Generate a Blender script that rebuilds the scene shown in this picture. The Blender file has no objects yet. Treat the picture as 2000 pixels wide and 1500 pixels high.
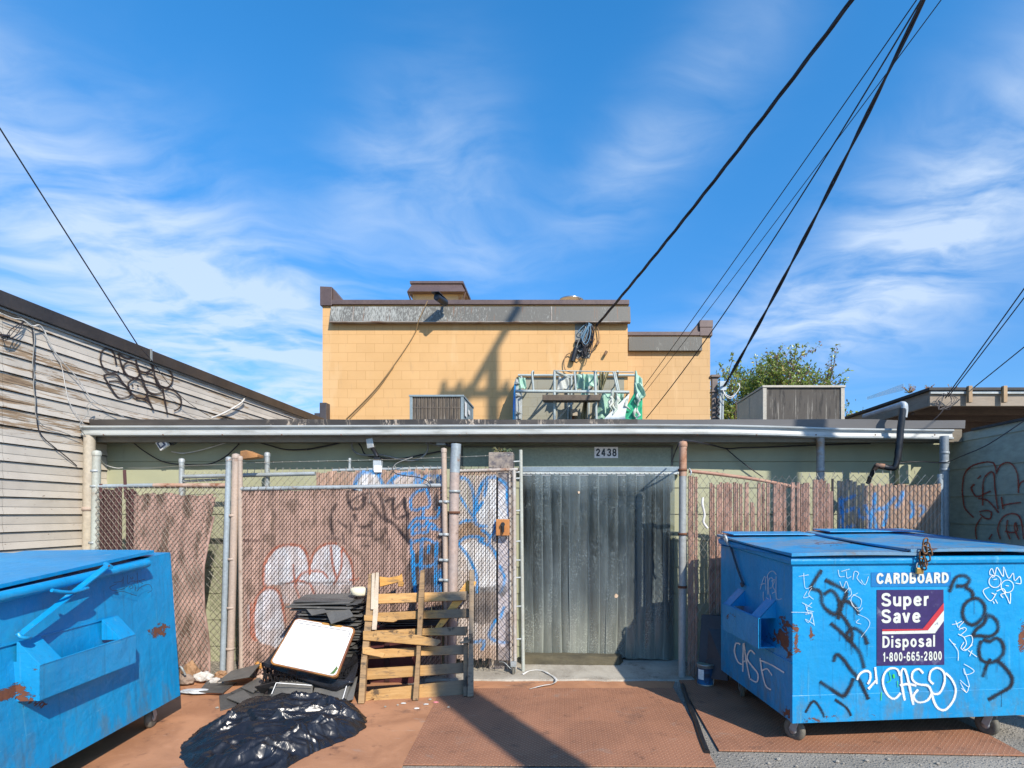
import bpy, bmesh, math, random
import numpy as np
from mathutils import Vector, Matrix, noise as mnoise
R = math.radians
random.seed(7)
rng = np.random.default_rng(7)
scene = bpy.context.scene

# ------------------------------------------------------------------ camera
S, H, CX, CY = 1080.0, 1.64, 1100.0, 1003.0      # focal length in photo pixels, eye height, principal point
cam_d = bpy.data.cameras.new('camera'); cam = bpy.data.objects.new('camera', cam_d)
scene.collection.objects.link(cam); scene.camera = cam
cam.location = (0, 0, H); cam.rotation_euler = (R(90), 0, 0)
cam_d.sensor_width = 36; cam_d.lens = S / 2000 * 36
cam_d.shift_x = -(CX - 1000) / 2000; cam_d.shift_y = (CY - 750) / 2000
cam_d.clip_start = 0.05; cam_d.clip_end = 2000

# ------------------------------------------------------------------ node helpers
def nd(t, typ, ins=None, **props):
    n = t.nodes.new(typ)
    for k, v in props.items(): setattr(n, k, v)
    for k, v in (ins or {}).items():
        s = n.inputs[k]
        if isinstance(v, bpy.types.NodeSocket): t.links.new(v, s)
        else:
            if hasattr(s.default_value, '__len__') and hasattr(v, '__len__') and len(s.default_value) == 4 and len(v) == 3: v = (*v, 1)
            s.default_value = v
    return n
def ma(t, op, a, b=0.0, c=0.0, clamp=False):
    n = nd(t, 'ShaderNodeMath', {0: a, 1: b, 2: c}, operation=op); n.use_clamp = clamp
    return n.outputs[0]
def sstep(t, x, lo, hi):
    n = nd(t, 'ShaderNodeMapRange', {'Value': x, 'From Min': lo, 'From Max': hi}); n.interpolation_type = 'SMOOTHSTEP'
    return n.outputs['Result']
def mixc(t, f, a, b, mode='MIX'):
    n = nd(t, 'ShaderNodeMix', data_type='RGBA', blend_type=mode)
    for k, v in ((0, f), (6, a), (7, b)):
        if isinstance(v, bpy.types.NodeSocket): t.links.new(v, n.inputs[k])
        else: n.inputs[k].default_value = (*v, 1) if hasattr(v, '__len__') and len(v) == 3 else v
    return n.outputs[2]
def noi(t, co, scale, detail=4, rough=.55, dist=0.0):
    return nd(t, 'ShaderNodeTexNoise', {'Vector': co, 'Scale': scale, 'Detail': detail, 'Roughness': rough, 'Distortion': dist}).outputs['Fac']
def mapv(t, co, scale=(1, 1, 1), rot=(0, 0, 0), loc=(0, 0, 0)):
    return nd(t, 'ShaderNodeMapping', {'Vector': co, 'Scale': scale, 'Rotation': rot, 'Location': loc}).outputs[0]

# ------------------------------------------------------------------ world: sky + thin cloud
SUN_AZ, SUN_EL = 147.2, 37.5          # bearing from +Y clockwise, elevation
world = bpy.data.worlds.new('World'); scene.world = world; world.use_nodes = True
t = world.node_tree; t.nodes.clear()
sky = nd(t, 'ShaderNodeTexSky', sky_type='NISHITA', sun_disc=False, sun_elevation=R(SUN_EL), sun_rotation=R(SUN_AZ), altitude=0, air_density=1.0, dust_density=0.4, ozone_density=2.0)
hs0 = nd(t, 'ShaderNodeHueSaturation', {'Hue': .494, 'Saturation': 1.36, 'Value': 1.20, 'Color': sky.outputs[0]})
tc = nd(t, 'ShaderNodeTexCoord').outputs['Generated']
sx = nd(t, 'ShaderNodeSeparateXYZ', {0: tc})
X, Y, Z = sx.outputs
az = ma(t, 'ARCTAN2', X, Y); el = ma(t, 'ARCSINE', Z)
hs = nd(t, 'ShaderNodeMix', data_type='RGBA', blend_type='MULTIPLY'); hs.inputs[0].default_value = 1; t.links.new(hs0.outputs[0], hs.inputs[6])
t.links.new(mixc(t, sstep(t, el, 0.0, R(42)), (.40, .50, .68), (.92, 1.02, 1.10)), hs.inputs[7])
zz = ma(t, 'MAXIMUM', Z, .05)
pl = nd(t, 'ShaderNodeCombineXYZ', {0: ma(t, 'DIVIDE', X, ma(t, 'ADD', zz, .12)), 1: ma(t, 'DIVIDE', Y, ma(t, 'ADD', zz, .12)), 2: 0.0}).outputs[0]
def blob(px, py, ra, re, rot=0, amp=1.0):
    u, v = (px - CX) / S, (CY - py) / S
    a0 = math.atan2(u, 1); e0 = math.asin(v / math.sqrt(1 + u * u + v * v))
    da, de = ma(t, 'SUBTRACT', az, a0), ma(t, 'SUBTRACT', el, e0)
    c, s = math.cos(R(rot)), math.sin(R(rot))
    a = ma(t, 'ADD', ma(t, 'MULTIPLY', da, c / R(ra)), ma(t, 'MULTIPLY', de, s / R(ra)))
    b = ma(t, 'ADD', ma(t, 'MULTIPLY', da, -s / R(re)), ma(t, 'MULTIPLY', de, c / R(re)))
    r2 = ma(t, 'ADD', ma(t, 'MULTIPLY', a, a), ma(t, 'MULTIPLY', b, b))
    return ma(t, 'MULTIPLY', ma(t, 'EXPONENT', ma(t, 'MULTIPLY', r2, -1.0)), amp)
blobs = [blob(330, 560, 24, 8, -24, .95), blob(120, 330, 18, 6, -18, .40), blob(580, 680, 13, 7, 0, .75), blob(100, 700, 14, 7, 0, .35),
         blob(890, 340, 6, 7, 0, .62), blob(730, 350, 4.2, 6, -30, .62), blob(930, 500, 5, 4, 0, .34), blob(1220, 330, 10, 3.5, 34, .60),
         blob(1960, 330, 15, 6, 30, .85), blob(1750, 480, 13, 5, 26, .62), blob(1560, 610, 16, 3.5, 12, .55), blob(1400, 170, 14, 4, 40, .28), blob(1740, 620, 9, 4, 10, .40)]
acc = blobs[0]
for b in blobs[1:]: acc = ma(t, 'ADD', acc, b)
warp = nd(t, 'ShaderNodeTexNoise', {'Vector': pl, 'Scale': 1.3, 'Detail': 3}).outputs['Color']
plw = nd(t, 'ShaderNodeVectorMath', {0: pl, 1: nd(t, 'ShaderNodeVectorMath', {0: warp, 'Scale': .70}, operation='SCALE').outputs[0]}, operation='ADD').outputs[0]
n1 = noi(t, mapv(t, plw, (1.2, 3.4, 1), (0, 0, R(22))), 1.5, 7, .54)
n2 = noi(t, mapv(t, plw, (3.0, 3.6, 1), (0, 0, R(-30))), 2.6, 6, .56)
nn = ma(t, 'ADD', ma(t, 'MULTIPLY', n1, .72), ma(t, 'MULTIPLY', n2, .28))
dens = ma(t, 'MULTIPLY', acc, sstep(t, nn, .28, .74), clamp=True)
dens = ma(t, 'MULTIPLY', dens, .74)
colr = mixc(t, dens, hs.outputs[2], (3.7, 4.35, 5.2))
bg = nd(t, 'ShaderNodeBackground', {'Color': colr, 'Strength': .15})
t.links.new(bg.outputs[0], nd(t, 'ShaderNodeOutputWorld').inputs[0])

# ------------------------------------------------------------------ sun
sd = bpy.data.lights.new('sun', 'SUN'); sun = bpy.data.objects.new('sun', sd); scene.collection.objects.link(sun)
sd.energy = 4.5; sd.angle = R(.53); sd.color = (1, .92, .80)
sv = Vector((math.sin(R(SUN_AZ)) * math.cos(R(SUN_EL)), math.cos(R(SUN_AZ)) * math.cos(R(SUN_EL)), math.sin(R(SUN_EL))))
sun.rotation_euler = sv.to_track_quat('Z', 'Y').to_euler(); sun.location = sv * 60
scene.view_settings.view_transform = 'Standard'; scene.view_settings.look = 'None'
scene.view_settings.exposure = .48; scene.view_settings.gamma = 1
scene.cycles.max_bounces = 8; scene.cycles.transparent_max_bounces = 24

# ------------------------------------------------------------------ geometry helpers
def P(px, py, Y): return Vector(((px - CX) / S * Y, Y, H + (CY - py) / S * Y))      # photo pixel at a known distance
def PX(px, py, X): return P(px, py, X * S / (px - CX))                              # photo pixel on a wall x = X
def PG(px, py, z=0.0): return P(px, py, (H - z) * S / (py - CY))                    # photo pixel on the ground
def RP(px, py, o, n):                                                               # photo pixel on any plane
    d = Vector(((px - CX) / S, 1, (CY - py) / S)); c = Vector((0, 0, H))
    return c + d * ((Vector(o) - c).dot(n) / d.dot(n))
WM = {}
def wm(o): return WM.get(o.name, Matrix.Identity(4)) if o else Matrix.Identity(4)
def thing(name, label, cat, loc=(0, 0, 0), rz=0.0, group=None):
    o = bpy.data.objects.new(name, None); scene.collection.objects.link(o)
    o.location = loc; o.rotation_euler = (0, 0, rz); o.empty_display_size = .1
    WM[o.name] = Matrix.Translation(Vector(loc)) @ Matrix.Rotation(rz, 4, 'Z')
    o['label'] = label; o['category'] = cat
    if group: o['group'] = group
    return o
def tag(o, label, cat, group=None):
    o['label'] = label; o['category'] = cat
    if group: o['group'] = group
    return o
def link_mesh(name, me, mat, parent=None, kind=None):
    o = bpy.data.objects.new(name, me); scene.collection.objects.link(o)
    if mat: me.materials.append(mat)
    if parent is not None:
        me.transform(wm(parent).inverted()); o.parent = parent; WM[o.name] = wm(parent)
    if kind: o['kind'] = kind
    return o
class MB:
    def __init__(s): s.v = []; s.f = []; s.uv = []; s.sm = []
    def add(s, vs, fs, uvs=None, smooth=False):
        b = len(s.v); s.v += [tuple(v) for v in vs]
        for i, f in enumerate(fs):
            s.f.append(tuple(b + k for k in f)); s.uv.append(uvs[i] if uvs else None); s.sm.append(smooth)
        return s
    def obox(s, c, ax, ay, az):
        c, ax, ay, az = map(Vector, (c, ax, ay, az))
        vs = [c + ax * i + ay * j + az * k for i in (-1, 1) for j in (-1, 1) for k in (-1, 1)]
        fs = [(0, 1, 3, 2), (4, 6, 7, 5), (0, 4, 5, 1), (2, 3, 7, 6), (0, 2, 6, 4), (1, 5, 7, 3)]
        if ax.cross(ay).dot(az) < 0: fs = [f[::-1] for f in fs]
        return s.add(vs, fs)
    def box(s, x0, x1, y0, y1, z0, z1):
        return s.obox(((x0 + x1) / 2, (y0 + y1) / 2, (z0 + z1) / 2), ((x1 - x0) / 2, 0, 0), (0, (y1 - y0) / 2, 0), (0, 0, (z1 - z0) / 2))
    def beam(s, p, q, w, th, up=(0, 0, 1)):
        p, q, up = Vector(p), Vector(q), Vector(up); d = q - p; u = d.normalized()
        sd = u.cross(up)
        if sd.length < 1e-4: sd = u.cross(Vector((0, 1, 0)))
        sd.normalize(); n = sd.cross(u)
        return s.obox((p + q) / 2, d / 2, sd * w / 2, n * th / 2)
    def tube(s, pts, r, n=8, caps=True, smooth=True):
        pts = [Vector(p) for p in pts]; m = len(pts)
        rs = r if hasattr(r, '__len__') else [r] * m
        up = None; vs = []
        for i, p in enumerate(pts):
            d = (pts[min(i + 1, m - 1)] - pts[max(i - 1, 0)])
            if d.length < 1e-9: d = Vector((0, 0, 1))
            d.normalize()
            if up is None: up = d.orthogonal().normalized()
            up = (up - d * up.dot(d))
            up = up.normalized() if up.length > 1e-6 else d.orthogonal().normalized()
            w = d.cross(up)
            for k in range(n):
                a = 2 * math.pi * k / n; vs.append(p + (up * math.cos(a) + w * math.sin(a)) * rs[i])
        fs = [(i * n + k, i * n + (k + 1) % n, (i + 1) * n + (k + 1) % n, (i + 1) * n + k) for i in range(m - 1) for k in range(n)]
        s.add(vs, fs, smooth=smooth)
        if caps: s.add(vs[:n], [tuple(range(n))[::-1]]); s.add(vs[-n:], [tuple(range(n))])
        return s
    def prism(s, poly, vec):
        poly = [Vector(p) for p in poly]; vec = Vector(vec); n = len(poly)
        nrm = Vector((0, 0, 0))
        for i in range(n): nrm += poly[i].cross(poly[(i + 1) % n])
        if nrm.dot(vec) > 0: poly = poly[::-1]
        return s.add(poly + [p + vec for p in poly], [tuple(range(n)), tuple(range(2 * n - 1, n - 1, -1))] + [(i, i + n, (i + 1) % n + n, (i + 1) % n) for i in range(n)])
    def lathe(s, c, prof, n=20, smooth=True, axis=None):
        c = Vector(c); ax = Vector(axis or (0, 0, 1)).normalized(); u = ax.orthogonal().normalized(); w = ax.cross(u); vs = []
        for r, z in prof:
            for k in range(n):
                a = 2 * math.pi * k / n; vs.append(c + ax * z + (u * math.cos(a) + w * math.sin(a)) * max(r, 1e-4))
        fs = [(i * n + k, i * n + (k + 1) % n, (i + 1) * n + (k + 1) % n, (i + 1) * n + k) for i in range(len(prof) - 1) for k in range(n)]
        return s.add(vs, fs, smooth=smooth)
    def grid(s, p00, p10, p11, p01, nu, nv, fn=None, smooth=False):
        p00, p10, p11, p01 = map(Vector, (p00, p10, p11, p01)); vs = []; uvs = []
        for j in range(nv + 1):
            for i in range(nu + 1):
                u, v = i / nu, j / nv
                p = (p00 * (1 - u) + p10 * u) * (1 - v) + (p01 * (1 - u) + p11 * u) * v
                vs.append(fn(p, u, v) if fn else p)
        fs = [(j * (nu + 1) + i, j * (nu + 1) + i + 1, (j + 1) * (nu + 1) + i + 1, (j + 1) * (nu + 1) + i) for j in range(nv) for i in range(nu)]
        return s.add(vs, fs, smooth=smooth)
    def ribbon(s, pts, w, mp, off0=0.0, vary=True, step=4.0):
        """a painted stroke: pts in 2-D, mp(u, v, off) -> 3-D"""
        q = smooth2(pts, step); m = len(q); vs = []; uvs = []
        lead = [0]
        for i in range(1, m): lead.append(lead[-1] + (q[i] - q[i - 1]).length)
        for i in range(m):
            d = q[min(i + 1, m - 1)] - q[max(i - 1, 0)]
            d = d.normalized() if d.length > 0 else Vector((1, 0))
            nn_ = Vector((-d.y, d.x)); o = off0 + i * 2.5e-5
            wv = w * (1 + .22 * mnoise.noise(Vector((q[i].x * .05, q[i].y * .05, off0 * 900))) + .10 * mnoise.noise(Vector((q[i].x * .2, q[i].y * .2, 3)))) if vary else w
            for sg in (-1, 1):
                a = q[i] + nn_ * (wv / 2 * sg); vs.append(mp(a.x, a.y, o))
        fs = [(2 * i, 2 * i + 1, 2 * i + 3, 2 * i + 2) for i in range(m - 1)]
        uv = [((lead[i], 0), (lead[i], 1), (lead[i + 1], 1), (lead[i + 1], 0)) for i in range(m - 1)]
        return s.add(vs, fs, uv)
    def build(s, name, mat, parent=None, bevel=0.0, kind=None, attrs=None, cols=None, seg=2):
        me = bpy.data.meshes.new(name); me.from_pydata(s.v, [], s.f); 
        me.polygons.foreach_set('use_smooth', s.sm)
        if any(u is not None for u in s.uv):
            ul = me.uv_layers.new(name='UVMap'); k = 0
            for f, u in zip(s.f, s.uv):
                for j in range(len(f)):
                    ul.data[k].uv = u[j] if u else (0, 0); k += 1
        if attrs:
            for an, av in attrs.items():
                a = me.attributes.new(an, 'FLOAT', 'POINT'); a.data.foreach_set('value', np.asarray(av, dtype=np.float32))
        if cols is not None:
            a = me.attributes.new('col', 'FLOAT_COLOR', 'POINT')
            c = np.ones((len(s.v), 4), np.float32); c[:, :3] = cols; a.data.foreach_set('color', c.ravel())
        me.update()
        o = link_mesh(name, me, mat, parent, kind)
        if bevel:
            b = o.modifiers.new('bevel', 'BEVEL'); b.width = bevel; b.segments = seg; b.limit_method = 'ANGLE'; b.angle_limit = R(40)
        return o
def smooth2(pts, step=4.0):
    p = [Vector(a) for a in pts]
    if len(p) == 2: n = max(2, int((p[1] - p[0]).length / step)); return [p[0].lerp(p[1], i / n) for i in range(n + 1)]
    out = []
    for i in range(len(p) - 1):
        a, b, c, d = p[max(i - 1, 0)], p[i], p[i + 1], p[min(i + 2, len(p) - 1)]
        n = max(2, int((c - b).length / step))
        for k in range(n):
            x = k / n
            out.append(.5 * ((2 * b) + (c - a) * x + (2 * a - 5 * b + 4 * c - d) * x * x + (3 * b - a - 3 * c + d) * x ** 3))
    out.append(p[-1]); return out
def smooth3(pts, n=8): 
    p = [Vector(a) for a in pts]; out = []
    for i in range(len(p) - 1):
        a, b, c, d = p[max(i - 1, 0)], p[i], p[i + 1], p[min(i + 2, len(p) - 1)]
        for k in range(n):
            x = k / n
            out.append(.5 * ((2 * b) + (c - a) * x + (2 * a - 5 * b + 4 * c - d) * x * x + (3 * b - a - 3 * c + d) * x ** 3))
    out.append(p[-1]); return out
def crop(pts, sc, ox, oy): return [(ox + x / sc, oy + y / sc) for x, y in pts]
GL = {'S': ['.62,.74 .55,.86 .36,.90 .18,.85 .13,.70 .20,.58 .38,.50 .56,.42 .64,.28 .57,.14 .37,.10 .17,.15 .10,.28'], 'u': ['.10,.72 .10,.28 .15,.14 .28,.10 .42,.16 .50,.28', '.50,.72 .50,.0'], 'p': ['.10,.72 .10,-.25', 'E.31,.37,.21,.27'], 'e': ['.12,.38 .52,.38', '.52,.38 .50,.52 .42,.62 .32,.65 .18,.60 .11,.46 .10,.36 .12,.22 .20,.12 .33,.09 .45,.12 .53,.20'], 'r': ['.10,0 .10,.72', '.10,.45 .16,.58 .26,.64 .36,.64'], 'a': ['.12,.52 .18,.62 .30,.65 .42,.61 .46,.50 .46,.25 .46,.0', '.46,.40 .28,.37 .14,.32 .10,.20 .15,.10 .26,.08 .38,.13 .46,.24'], 'v': ['.06,.72 .27,.03', '.27,.03 .48,.72'],
      'D': ['.12,0 .12,1', '.12,.90 .33,.90 .53,.80 .62,.60 .62,.40 .53,.20 .33,.10 .12,.10'], 'i': ['.1,0 .1,.72', '.1,.84 .1,1'], 's': ['.48,.54 .42,.63 .28,.66 .15,.61 .13,.50 .22,.41 .38,.35 .48,.27 .48,.16 .40,.09 .27,.07 .14,.11 .09,.20'], 'o': ['E.31,.37,.21,.28'], 'l': ['.1,0 .1,1'], '1': ['.30,0 .30,1', '.30,.88 .22,.78 .08,.74'], '8': ['E.32,.71,.19,.20', 'E.32,.29,.22,.21'], '0': ['E.32,.5,.21,.40'], '6': ['E.32,.31,.21,.22', '.53,.76 .46,.88 .34,.91 .20,.83 .12,.60 .11,.32'], '5': ['.54,.90 .20,.90', '.20,.94 .14,.50', '.14,.50 .25,.58 .40,.60 .52,.50 .55,.34 .48,.15 .32,.09 .18,.12 .10,.22'],
      '2': ['.11,.68 .15,.82 .28,.91 .43,.87 .52,.74 .48,.58 .32,.38 .18,.22 .12,.12', '.06,.10 .56,.10'], '-': ['.05,.42 .34,.42'], '4': ['.43,0 .43,1', '.43,.95 .07,.34', '.03,.30 .60,.30'], '3': ['.10,.74 .17,.86 .31,.91 .46,.85 .50,.72 .44,.58 .26,.53', '.26,.53 .46,.47 .54,.31 .48,.15 .31,.09 .15,.14 .08,.26'], 'C': ['.64,.70 .55,.84 .38,.91 .20,.82 .12,.62 .12,.38 .20,.18 .38,.09 .55,.16 .64,.30'], 'A': ['.06,0 .35,.97', '.35,.97 .64,0', '.16,.28 .54,.28'], 'R': ['.12,0 .12,1', '.12,.90 .38,.90 .53,.83 .55,.68 .47,.55 .12,.52', '.34,.52 .46,.40 .58,0'], 'B': ['.12,0 .12,1', '.12,.90 .38,.90 .51,.82 .51,.64 .38,.54 .12,.53', '.38,.53 .55,.44 .57,.26 .50,.13 .36,.10 .12,.10'], 'O': ['E.38,.5,.26,.40']}
def letters(txt, o, u, v, width, height, name, mat, parent, w=.2):
    """printed writing: each letter is laid down as flat strokes a fraction of a millimetre thick"""
    o, u, v = Vector(o), Vector(u).normalized(), Vector(v).normalized(); n = u.cross(v); runs, x = [], 0.0
    for ch in txt:
        mx = 0
        for s in GL[ch]:
            if s[0] == 'E':
                cx, cy, rx, ry = map(float, s[1:].split(',')); q = [(cx + rx * math.cos(a), cy + ry * math.sin(a)) for a in np.linspace(0, 2 * math.pi + .02, 22)]
            else: q = [tuple(map(float, p.split(','))) for p in s.split()]
            mx = max(mx, max(p[0] for p in q)); runs.append([(p[0] + x, p[1]) for p in q])
        x += mx + (.25 if ch != '-' else .17)
    kx = width / (x - .15); mb = MB()
    for i, q in enumerate(runs):
        mb.ribbon([Vector(p) * 100 for p in q], w * 100, lambda a, b, off: o + u * (a / 100 * kx) + v * (b / 100 * height) + n * off, i * 4e-5, False, 5)
    return mb.build(name, mat, parent)
# ------------------------------------------------------------------ materials
def newmat(name):
    m = bpy.data.materials.new(name); m.use_nodes = True; t = m.node_tree; t.nodes.clear()
    b = nd(t, 'ShaderNodeBsdfPrincipled'); o = nd(t, 'ShaderNodeOutputMaterial'); t.links.new(b.outputs[0], o.inputs[0])
    co = nd(t, 'ShaderNodeTexCoord').outputs['Object']
    return m, t, b, co
def setc(t, b, **k):
    for n, v in k.items():
        n = {'base': 'Base Color', 'rough': 'Roughness', 'metal': 'Metallic', 'spec': 'Specular IOR Level', 'norm': 'Normal', 'alpha': 'Alpha'}.get(n, n)
        s = b.inputs[n]
        if isinstance(v, bpy.types.NodeSocket): t.links.new(v, s)
        else: s.default_value = (*v, 1) if hasattr(v, '__len__') and len(v) == 3 and n == 'Base Color' else v
def bumpn(t, h, strength=.3, dist=.01):
    return nd(t, 'ShaderNodeBump', {'Height': h, 'Strength': strength, 'Distance': dist}).outputs[0]
def M(name, col, col2=None, sc=4.0, rough=.6, metal=0.0, bump=.15, bsc=40.0, dist=.004, dirt=None, dsc=6.0, dlo=.52, dhi=.7, stretch=(1, 1, 1), spec=.5, rvar=.15):
    m, t, b, co = newmat(name)
    cs = mapv(t, co, stretch)
    c2 = col2 or tuple(x * .72 for x in col)
    f = sstep(t, noi(t, cs, sc, 6, .6, .3), .32, .68)
    c = mixc(t, f, col, c2)
    fine = noi(t, cs, sc * 14, 3, .6)
    c = mixc(t, 1.0, c, nd(t, 'ShaderNodeMapRange', {'Value': fine, 'From Min': .25, 'From Max': .75, 'To Min': .82, 'To Max': 1.14}).outputs[0], 'MULTIPLY')
    if dirt:
        d = sstep(t, noi(t, cs, dsc, 8, .68, .4), dlo, dhi); c = mixc(t, d, c, dirt)
    rr = nd(t, 'ShaderNodeMapRange', {'Value': noi(t, co, sc * 3, 4), 'To Min': max(rough - rvar, .03), 'To Max': min(rough + rvar, 1)}).outputs[0]
    setc(t, b, base=c, rough=rr, metal=metal, spec=spec)
    if bump: setc(t, b, norm=bumpn(t, noi(t, co, bsc, 4, .6), bump, dist))
    return m
def vcol(name, rough=.55, bump=.1, bsc=60, sc=10, var=(.8, 1.15), spec=.4):
    m, t, b, co = newmat(name)
    a = nd(t, 'ShaderNodeAttribute', attribute_name='col').outputs['Color']
    k = nd(t, 'ShaderNodeMapRange', {'Value': noi(t, co, sc, 6, .65), 'From Min': .3, 'From Max': .7, 'To Min': var[0], 'To Max': var[1]}).outputs[0]
    setc(t, b, base=mixc(t, 1.0, a, k, 'MULTIPLY'), rough=rough, spec=spec)
    if bump: setc(t, b, norm=bumpn(t, noi(t, co, bsc, 3), bump, .003))
    return m
def spray(name, col, soft=.30, gaps=.35, rough=.5, nsc=110, dens=1.0, fade=.72):
    """spray paint: solid in the middle of the stroke, speckled and thin at its edges"""
    m, t, b, co = newmat(name)
    uv = nd(t, 'ShaderNodeSeparateXYZ', {0: nd(t, 'ShaderNodeTexCoord').outputs['UV']}).outputs[1]
    e = ma(t, 'SUBTRACT', .5, ma(t, 'ABSOLUTE', ma(t, 'SUBTRACT', uv, .5)))
    thin = noi(t, co, 7, 4, .6)
    n = noi(t, co, nsc, 3, .6)
    a = sstep(t, ma(t, 'ADD', e, ma(t, 'MULTIPLY', ma(t, 'SUBTRACT', n, .5), gaps)), .02, soft)
    a = ma(t, 'MULTIPLY', a, ma(t, 'MULTIPLY', dens, nd(t, 'ShaderNodeMapRange', {'Value': thin, 'From Min': .30, 'From Max': .52, 'To Min': fade, 'To Max': 1.0}).outputs[0]))
    c = mixc(t, noi(t, co, 12, 3), col, tuple(x * .8 for x in col))
    setc(t, b, base=c, rough=rough, alpha=a)
    return m

# paint evaluated on fence slats: strokes and filled shapes in photo pixels
def paint(px, py, base, items):
    col = base.copy(); wear = np.clip(np.array([.80 + .55 * mnoise.fractal(Vector((a * .06, b * .035, 11)), 1, 2, 4) for a, b in zip(px, py)]), .62, 1)
    for it in items:
        kind, pts, c = it[0], np.array(it[1], float), np.array(it[2])
        al = it[4] if len(it) > 4 else 1.0
        if kind == 's':
            w = it[3]
            pts = np.array([tuple(q) for q in smooth2([tuple(p) for p in pts], 6)])
            d = np.full(px.shape, 1e9)
            for a, b in zip(pts[:-1], pts[1:]):
                ab = b - a; L = max((ab ** 2).sum(), 1e-9)
                h = np.clip(((px - a[0]) * ab[0] + (py - a[1]) * ab[1]) / L, 0, 1)
                d = np.minimum(d, np.hypot(px - a[0] - h * ab[0], py - a[1] - h * ab[1]))
            k = np.clip((w / 2 + 1.0 - d) / 1.6, 0, 1) * al
        else:
            ins = np.zeros(px.shape, bool); n = len(pts)
            for i in range(n):
                (x1, y1), (x2, y2) = pts[i], pts[(i + 1) % n]
                if y1 == y2: continue
                cnd = ((y1 > py) != (y2 > py)) & (px < (x2 - x1) * (py - y1) / (y2 - y1) + x1); ins ^= cnd
            k = ins * al
        k = k * wear
        col = col * (1 - k[:, None]) + c * k[:, None]
    return col
# ------------------------------------------------------------------ shared materials
M_galv = M('galvanised', (.40, .43, .44), (.30, .33, .33), 5, .5, .25, .1, 60, dirt=(.24, .13, .07), dsc=5, dlo=.62, dhi=.75)
M_postg = M('post_green_grey', (.42, .45, .40), (.36, .36, .31), 4, .55, .05, .1, 60, dirt=(.26, .17, .11), dsc=4, dlo=.58, dhi=.74)
M_postb = M('post_blue_grey', (.34, .40, .44), (.27, .31, .33), 4, .5, .15, .1, 60, dirt=(.25, .14, .08), dsc=4, dlo=.6, dhi=.74)
M_postbrown = M('post_beige', (.43, .33, .26), (.36, .29, .24), 4, .6, .0, .12, 60, dirt=(.22, .12, .07), dsc=4, dlo=.6, dhi=.74)
M_rustpipe = M('rust_pipe', (.36, .18, .10), (.42, .32, .26), 3, .75, .0, .35, 70, dirt=(.20, .08, .04), dsc=9, dlo=.5, dhi=.64)
M_wire = M('fence_wire', (.20, .165, .13), (.30, .26, .21), 6, .6, .2, 0)
M_wired = M('rusty_fence_wire', (.045, .03, .026), (.085, .058, .045), 6, .8, 0, 0)
M_wirel = M('fence_wire_bare', (.42, .42, .38), (.26, .22, .17), 6, .55, .3, 0)
M_slat = vcol('privacy_slats', .5, .1, 60, 9, (.74, 1.16), .35)
M_blackwire = M('black_cable', (.014, .014, .02), (.03, .025, .03), 8, .5, 0, 0)
M_greywire = M('grey_cable', (.30, .30, .28), (.2, .2, .19), 8, .5, 0, 0)
M_whitewire = M('white_cable', (.68, .66, .62), (.5, .48, .44), 8, .5, 0, 0)
M_browncap = M('brown_flashing', (.105, .072, .066), (.13, .09, .08), 2, .42, .1, .06, 30)
M_dark = M('dark_interior', (.035, .037, .036), (.02, .02, .02), 3, .9, 0, 0)
M_rust = M('bare_rust', (.16, .065, .03), (.09, .035, .02), 20, .85, 0, .5, 120)
M_blackplastic = M('black_plastic', (.012, .012, .014), (.02, .02, .022), 10, .35, 0, .05, 30)
M_white = M('white_plastic', (.82, .81, .78), (.74, .72, .68), 5, .45, 0, .03, 40)
M_greymetal = M('grey_metal', (.33, .36, .37), (.26, .28, .29), 4, .45, .2, .06, 40)
M_rubber = M('caster_rubber', (.16, .15, .12), (.09, .085, .07), 14, .8, 0, .3, 90)
M_wood = M('weathered_wood', (.40, .27, .15), (.27, .185, .11), 7, .75, 0, .35, 60, stretch=(1, 1, .15), dirt=(.10, .08, .06), dsc=5, dlo=.6, dhi=.72)

S_black = spray('black_spray', (.010, .011, .018), .50, .95, nsc=150, fade=.6)
S_blackthin = spray('dark_marker', (.02, .03, .05), .2, .3, nsc=60)
S_white = spray('white_spray', (.78, .80, .80), .40, .40)
S_whitethin = spray('white_marker', (.62, .72, .78), .25, .7, nsc=70, dens=.75)
S_red = spray('red_spray', (.30, .026, .014), .48, .6, nsc=90)
S_dark = spray('brown_black_spray', (.025, .017, .018), .30, .35)
S_green = spray('green_spray', (.05, .55, .06), .3, .4)

# ------------------------------------------------------------------ ground
def ground_mat():
    m, t, b, co = newmat('alley_asphalt')
    c = mixc(t, sstep(t, noi(t, co, 1.6, 6, .6), .35, .65), (.24, .22, .185), (.35, .32, .27))
    v = nd(t, 'ShaderNodeTexVoronoi', {'Vector': co, 'Scale': 42.0})
    peb = sstep(t, v.outputs['Distance'], .42, .15)
    pc = mixc(t, nd(t, 'ShaderNodeSeparateColor', {0: v.outputs['Color']}).outputs[0], (.17, .155, .135), (.56, .52, .46))
    c = mixc(t, ma(t, 'MULTIPLY', peb, sstep(t, noi(t, co, 5, 4), .4, .62)), c, pc)
    v2 = nd(t, 'ShaderNodeTexVoronoi', {'Vector': co, 'Scale': 160.0}).outputs['Distance']
    c = mixc(t, 1.0, c, nd(t, 'ShaderNodeMapRange', {'Value': v2, 'From Max': .7, 'To Min': 1.15, 'To Max': .7}).outputs[0], 'MULTIPLY')
    h = ma(t, 'ADD', ma(t, 'MULTIPLY', peb, .7), noi(t, co, 70, 4))
    setc(t, b, base=c, rough=.9, norm=bumpn(t, h, .8, .012)); return m
MB().grid((-150, -60, 0), (150, -60, 0), (150, 240, 0), (-150, 240, 0), 6, 6).build('ground', ground_mat(), kind='structure')
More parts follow.
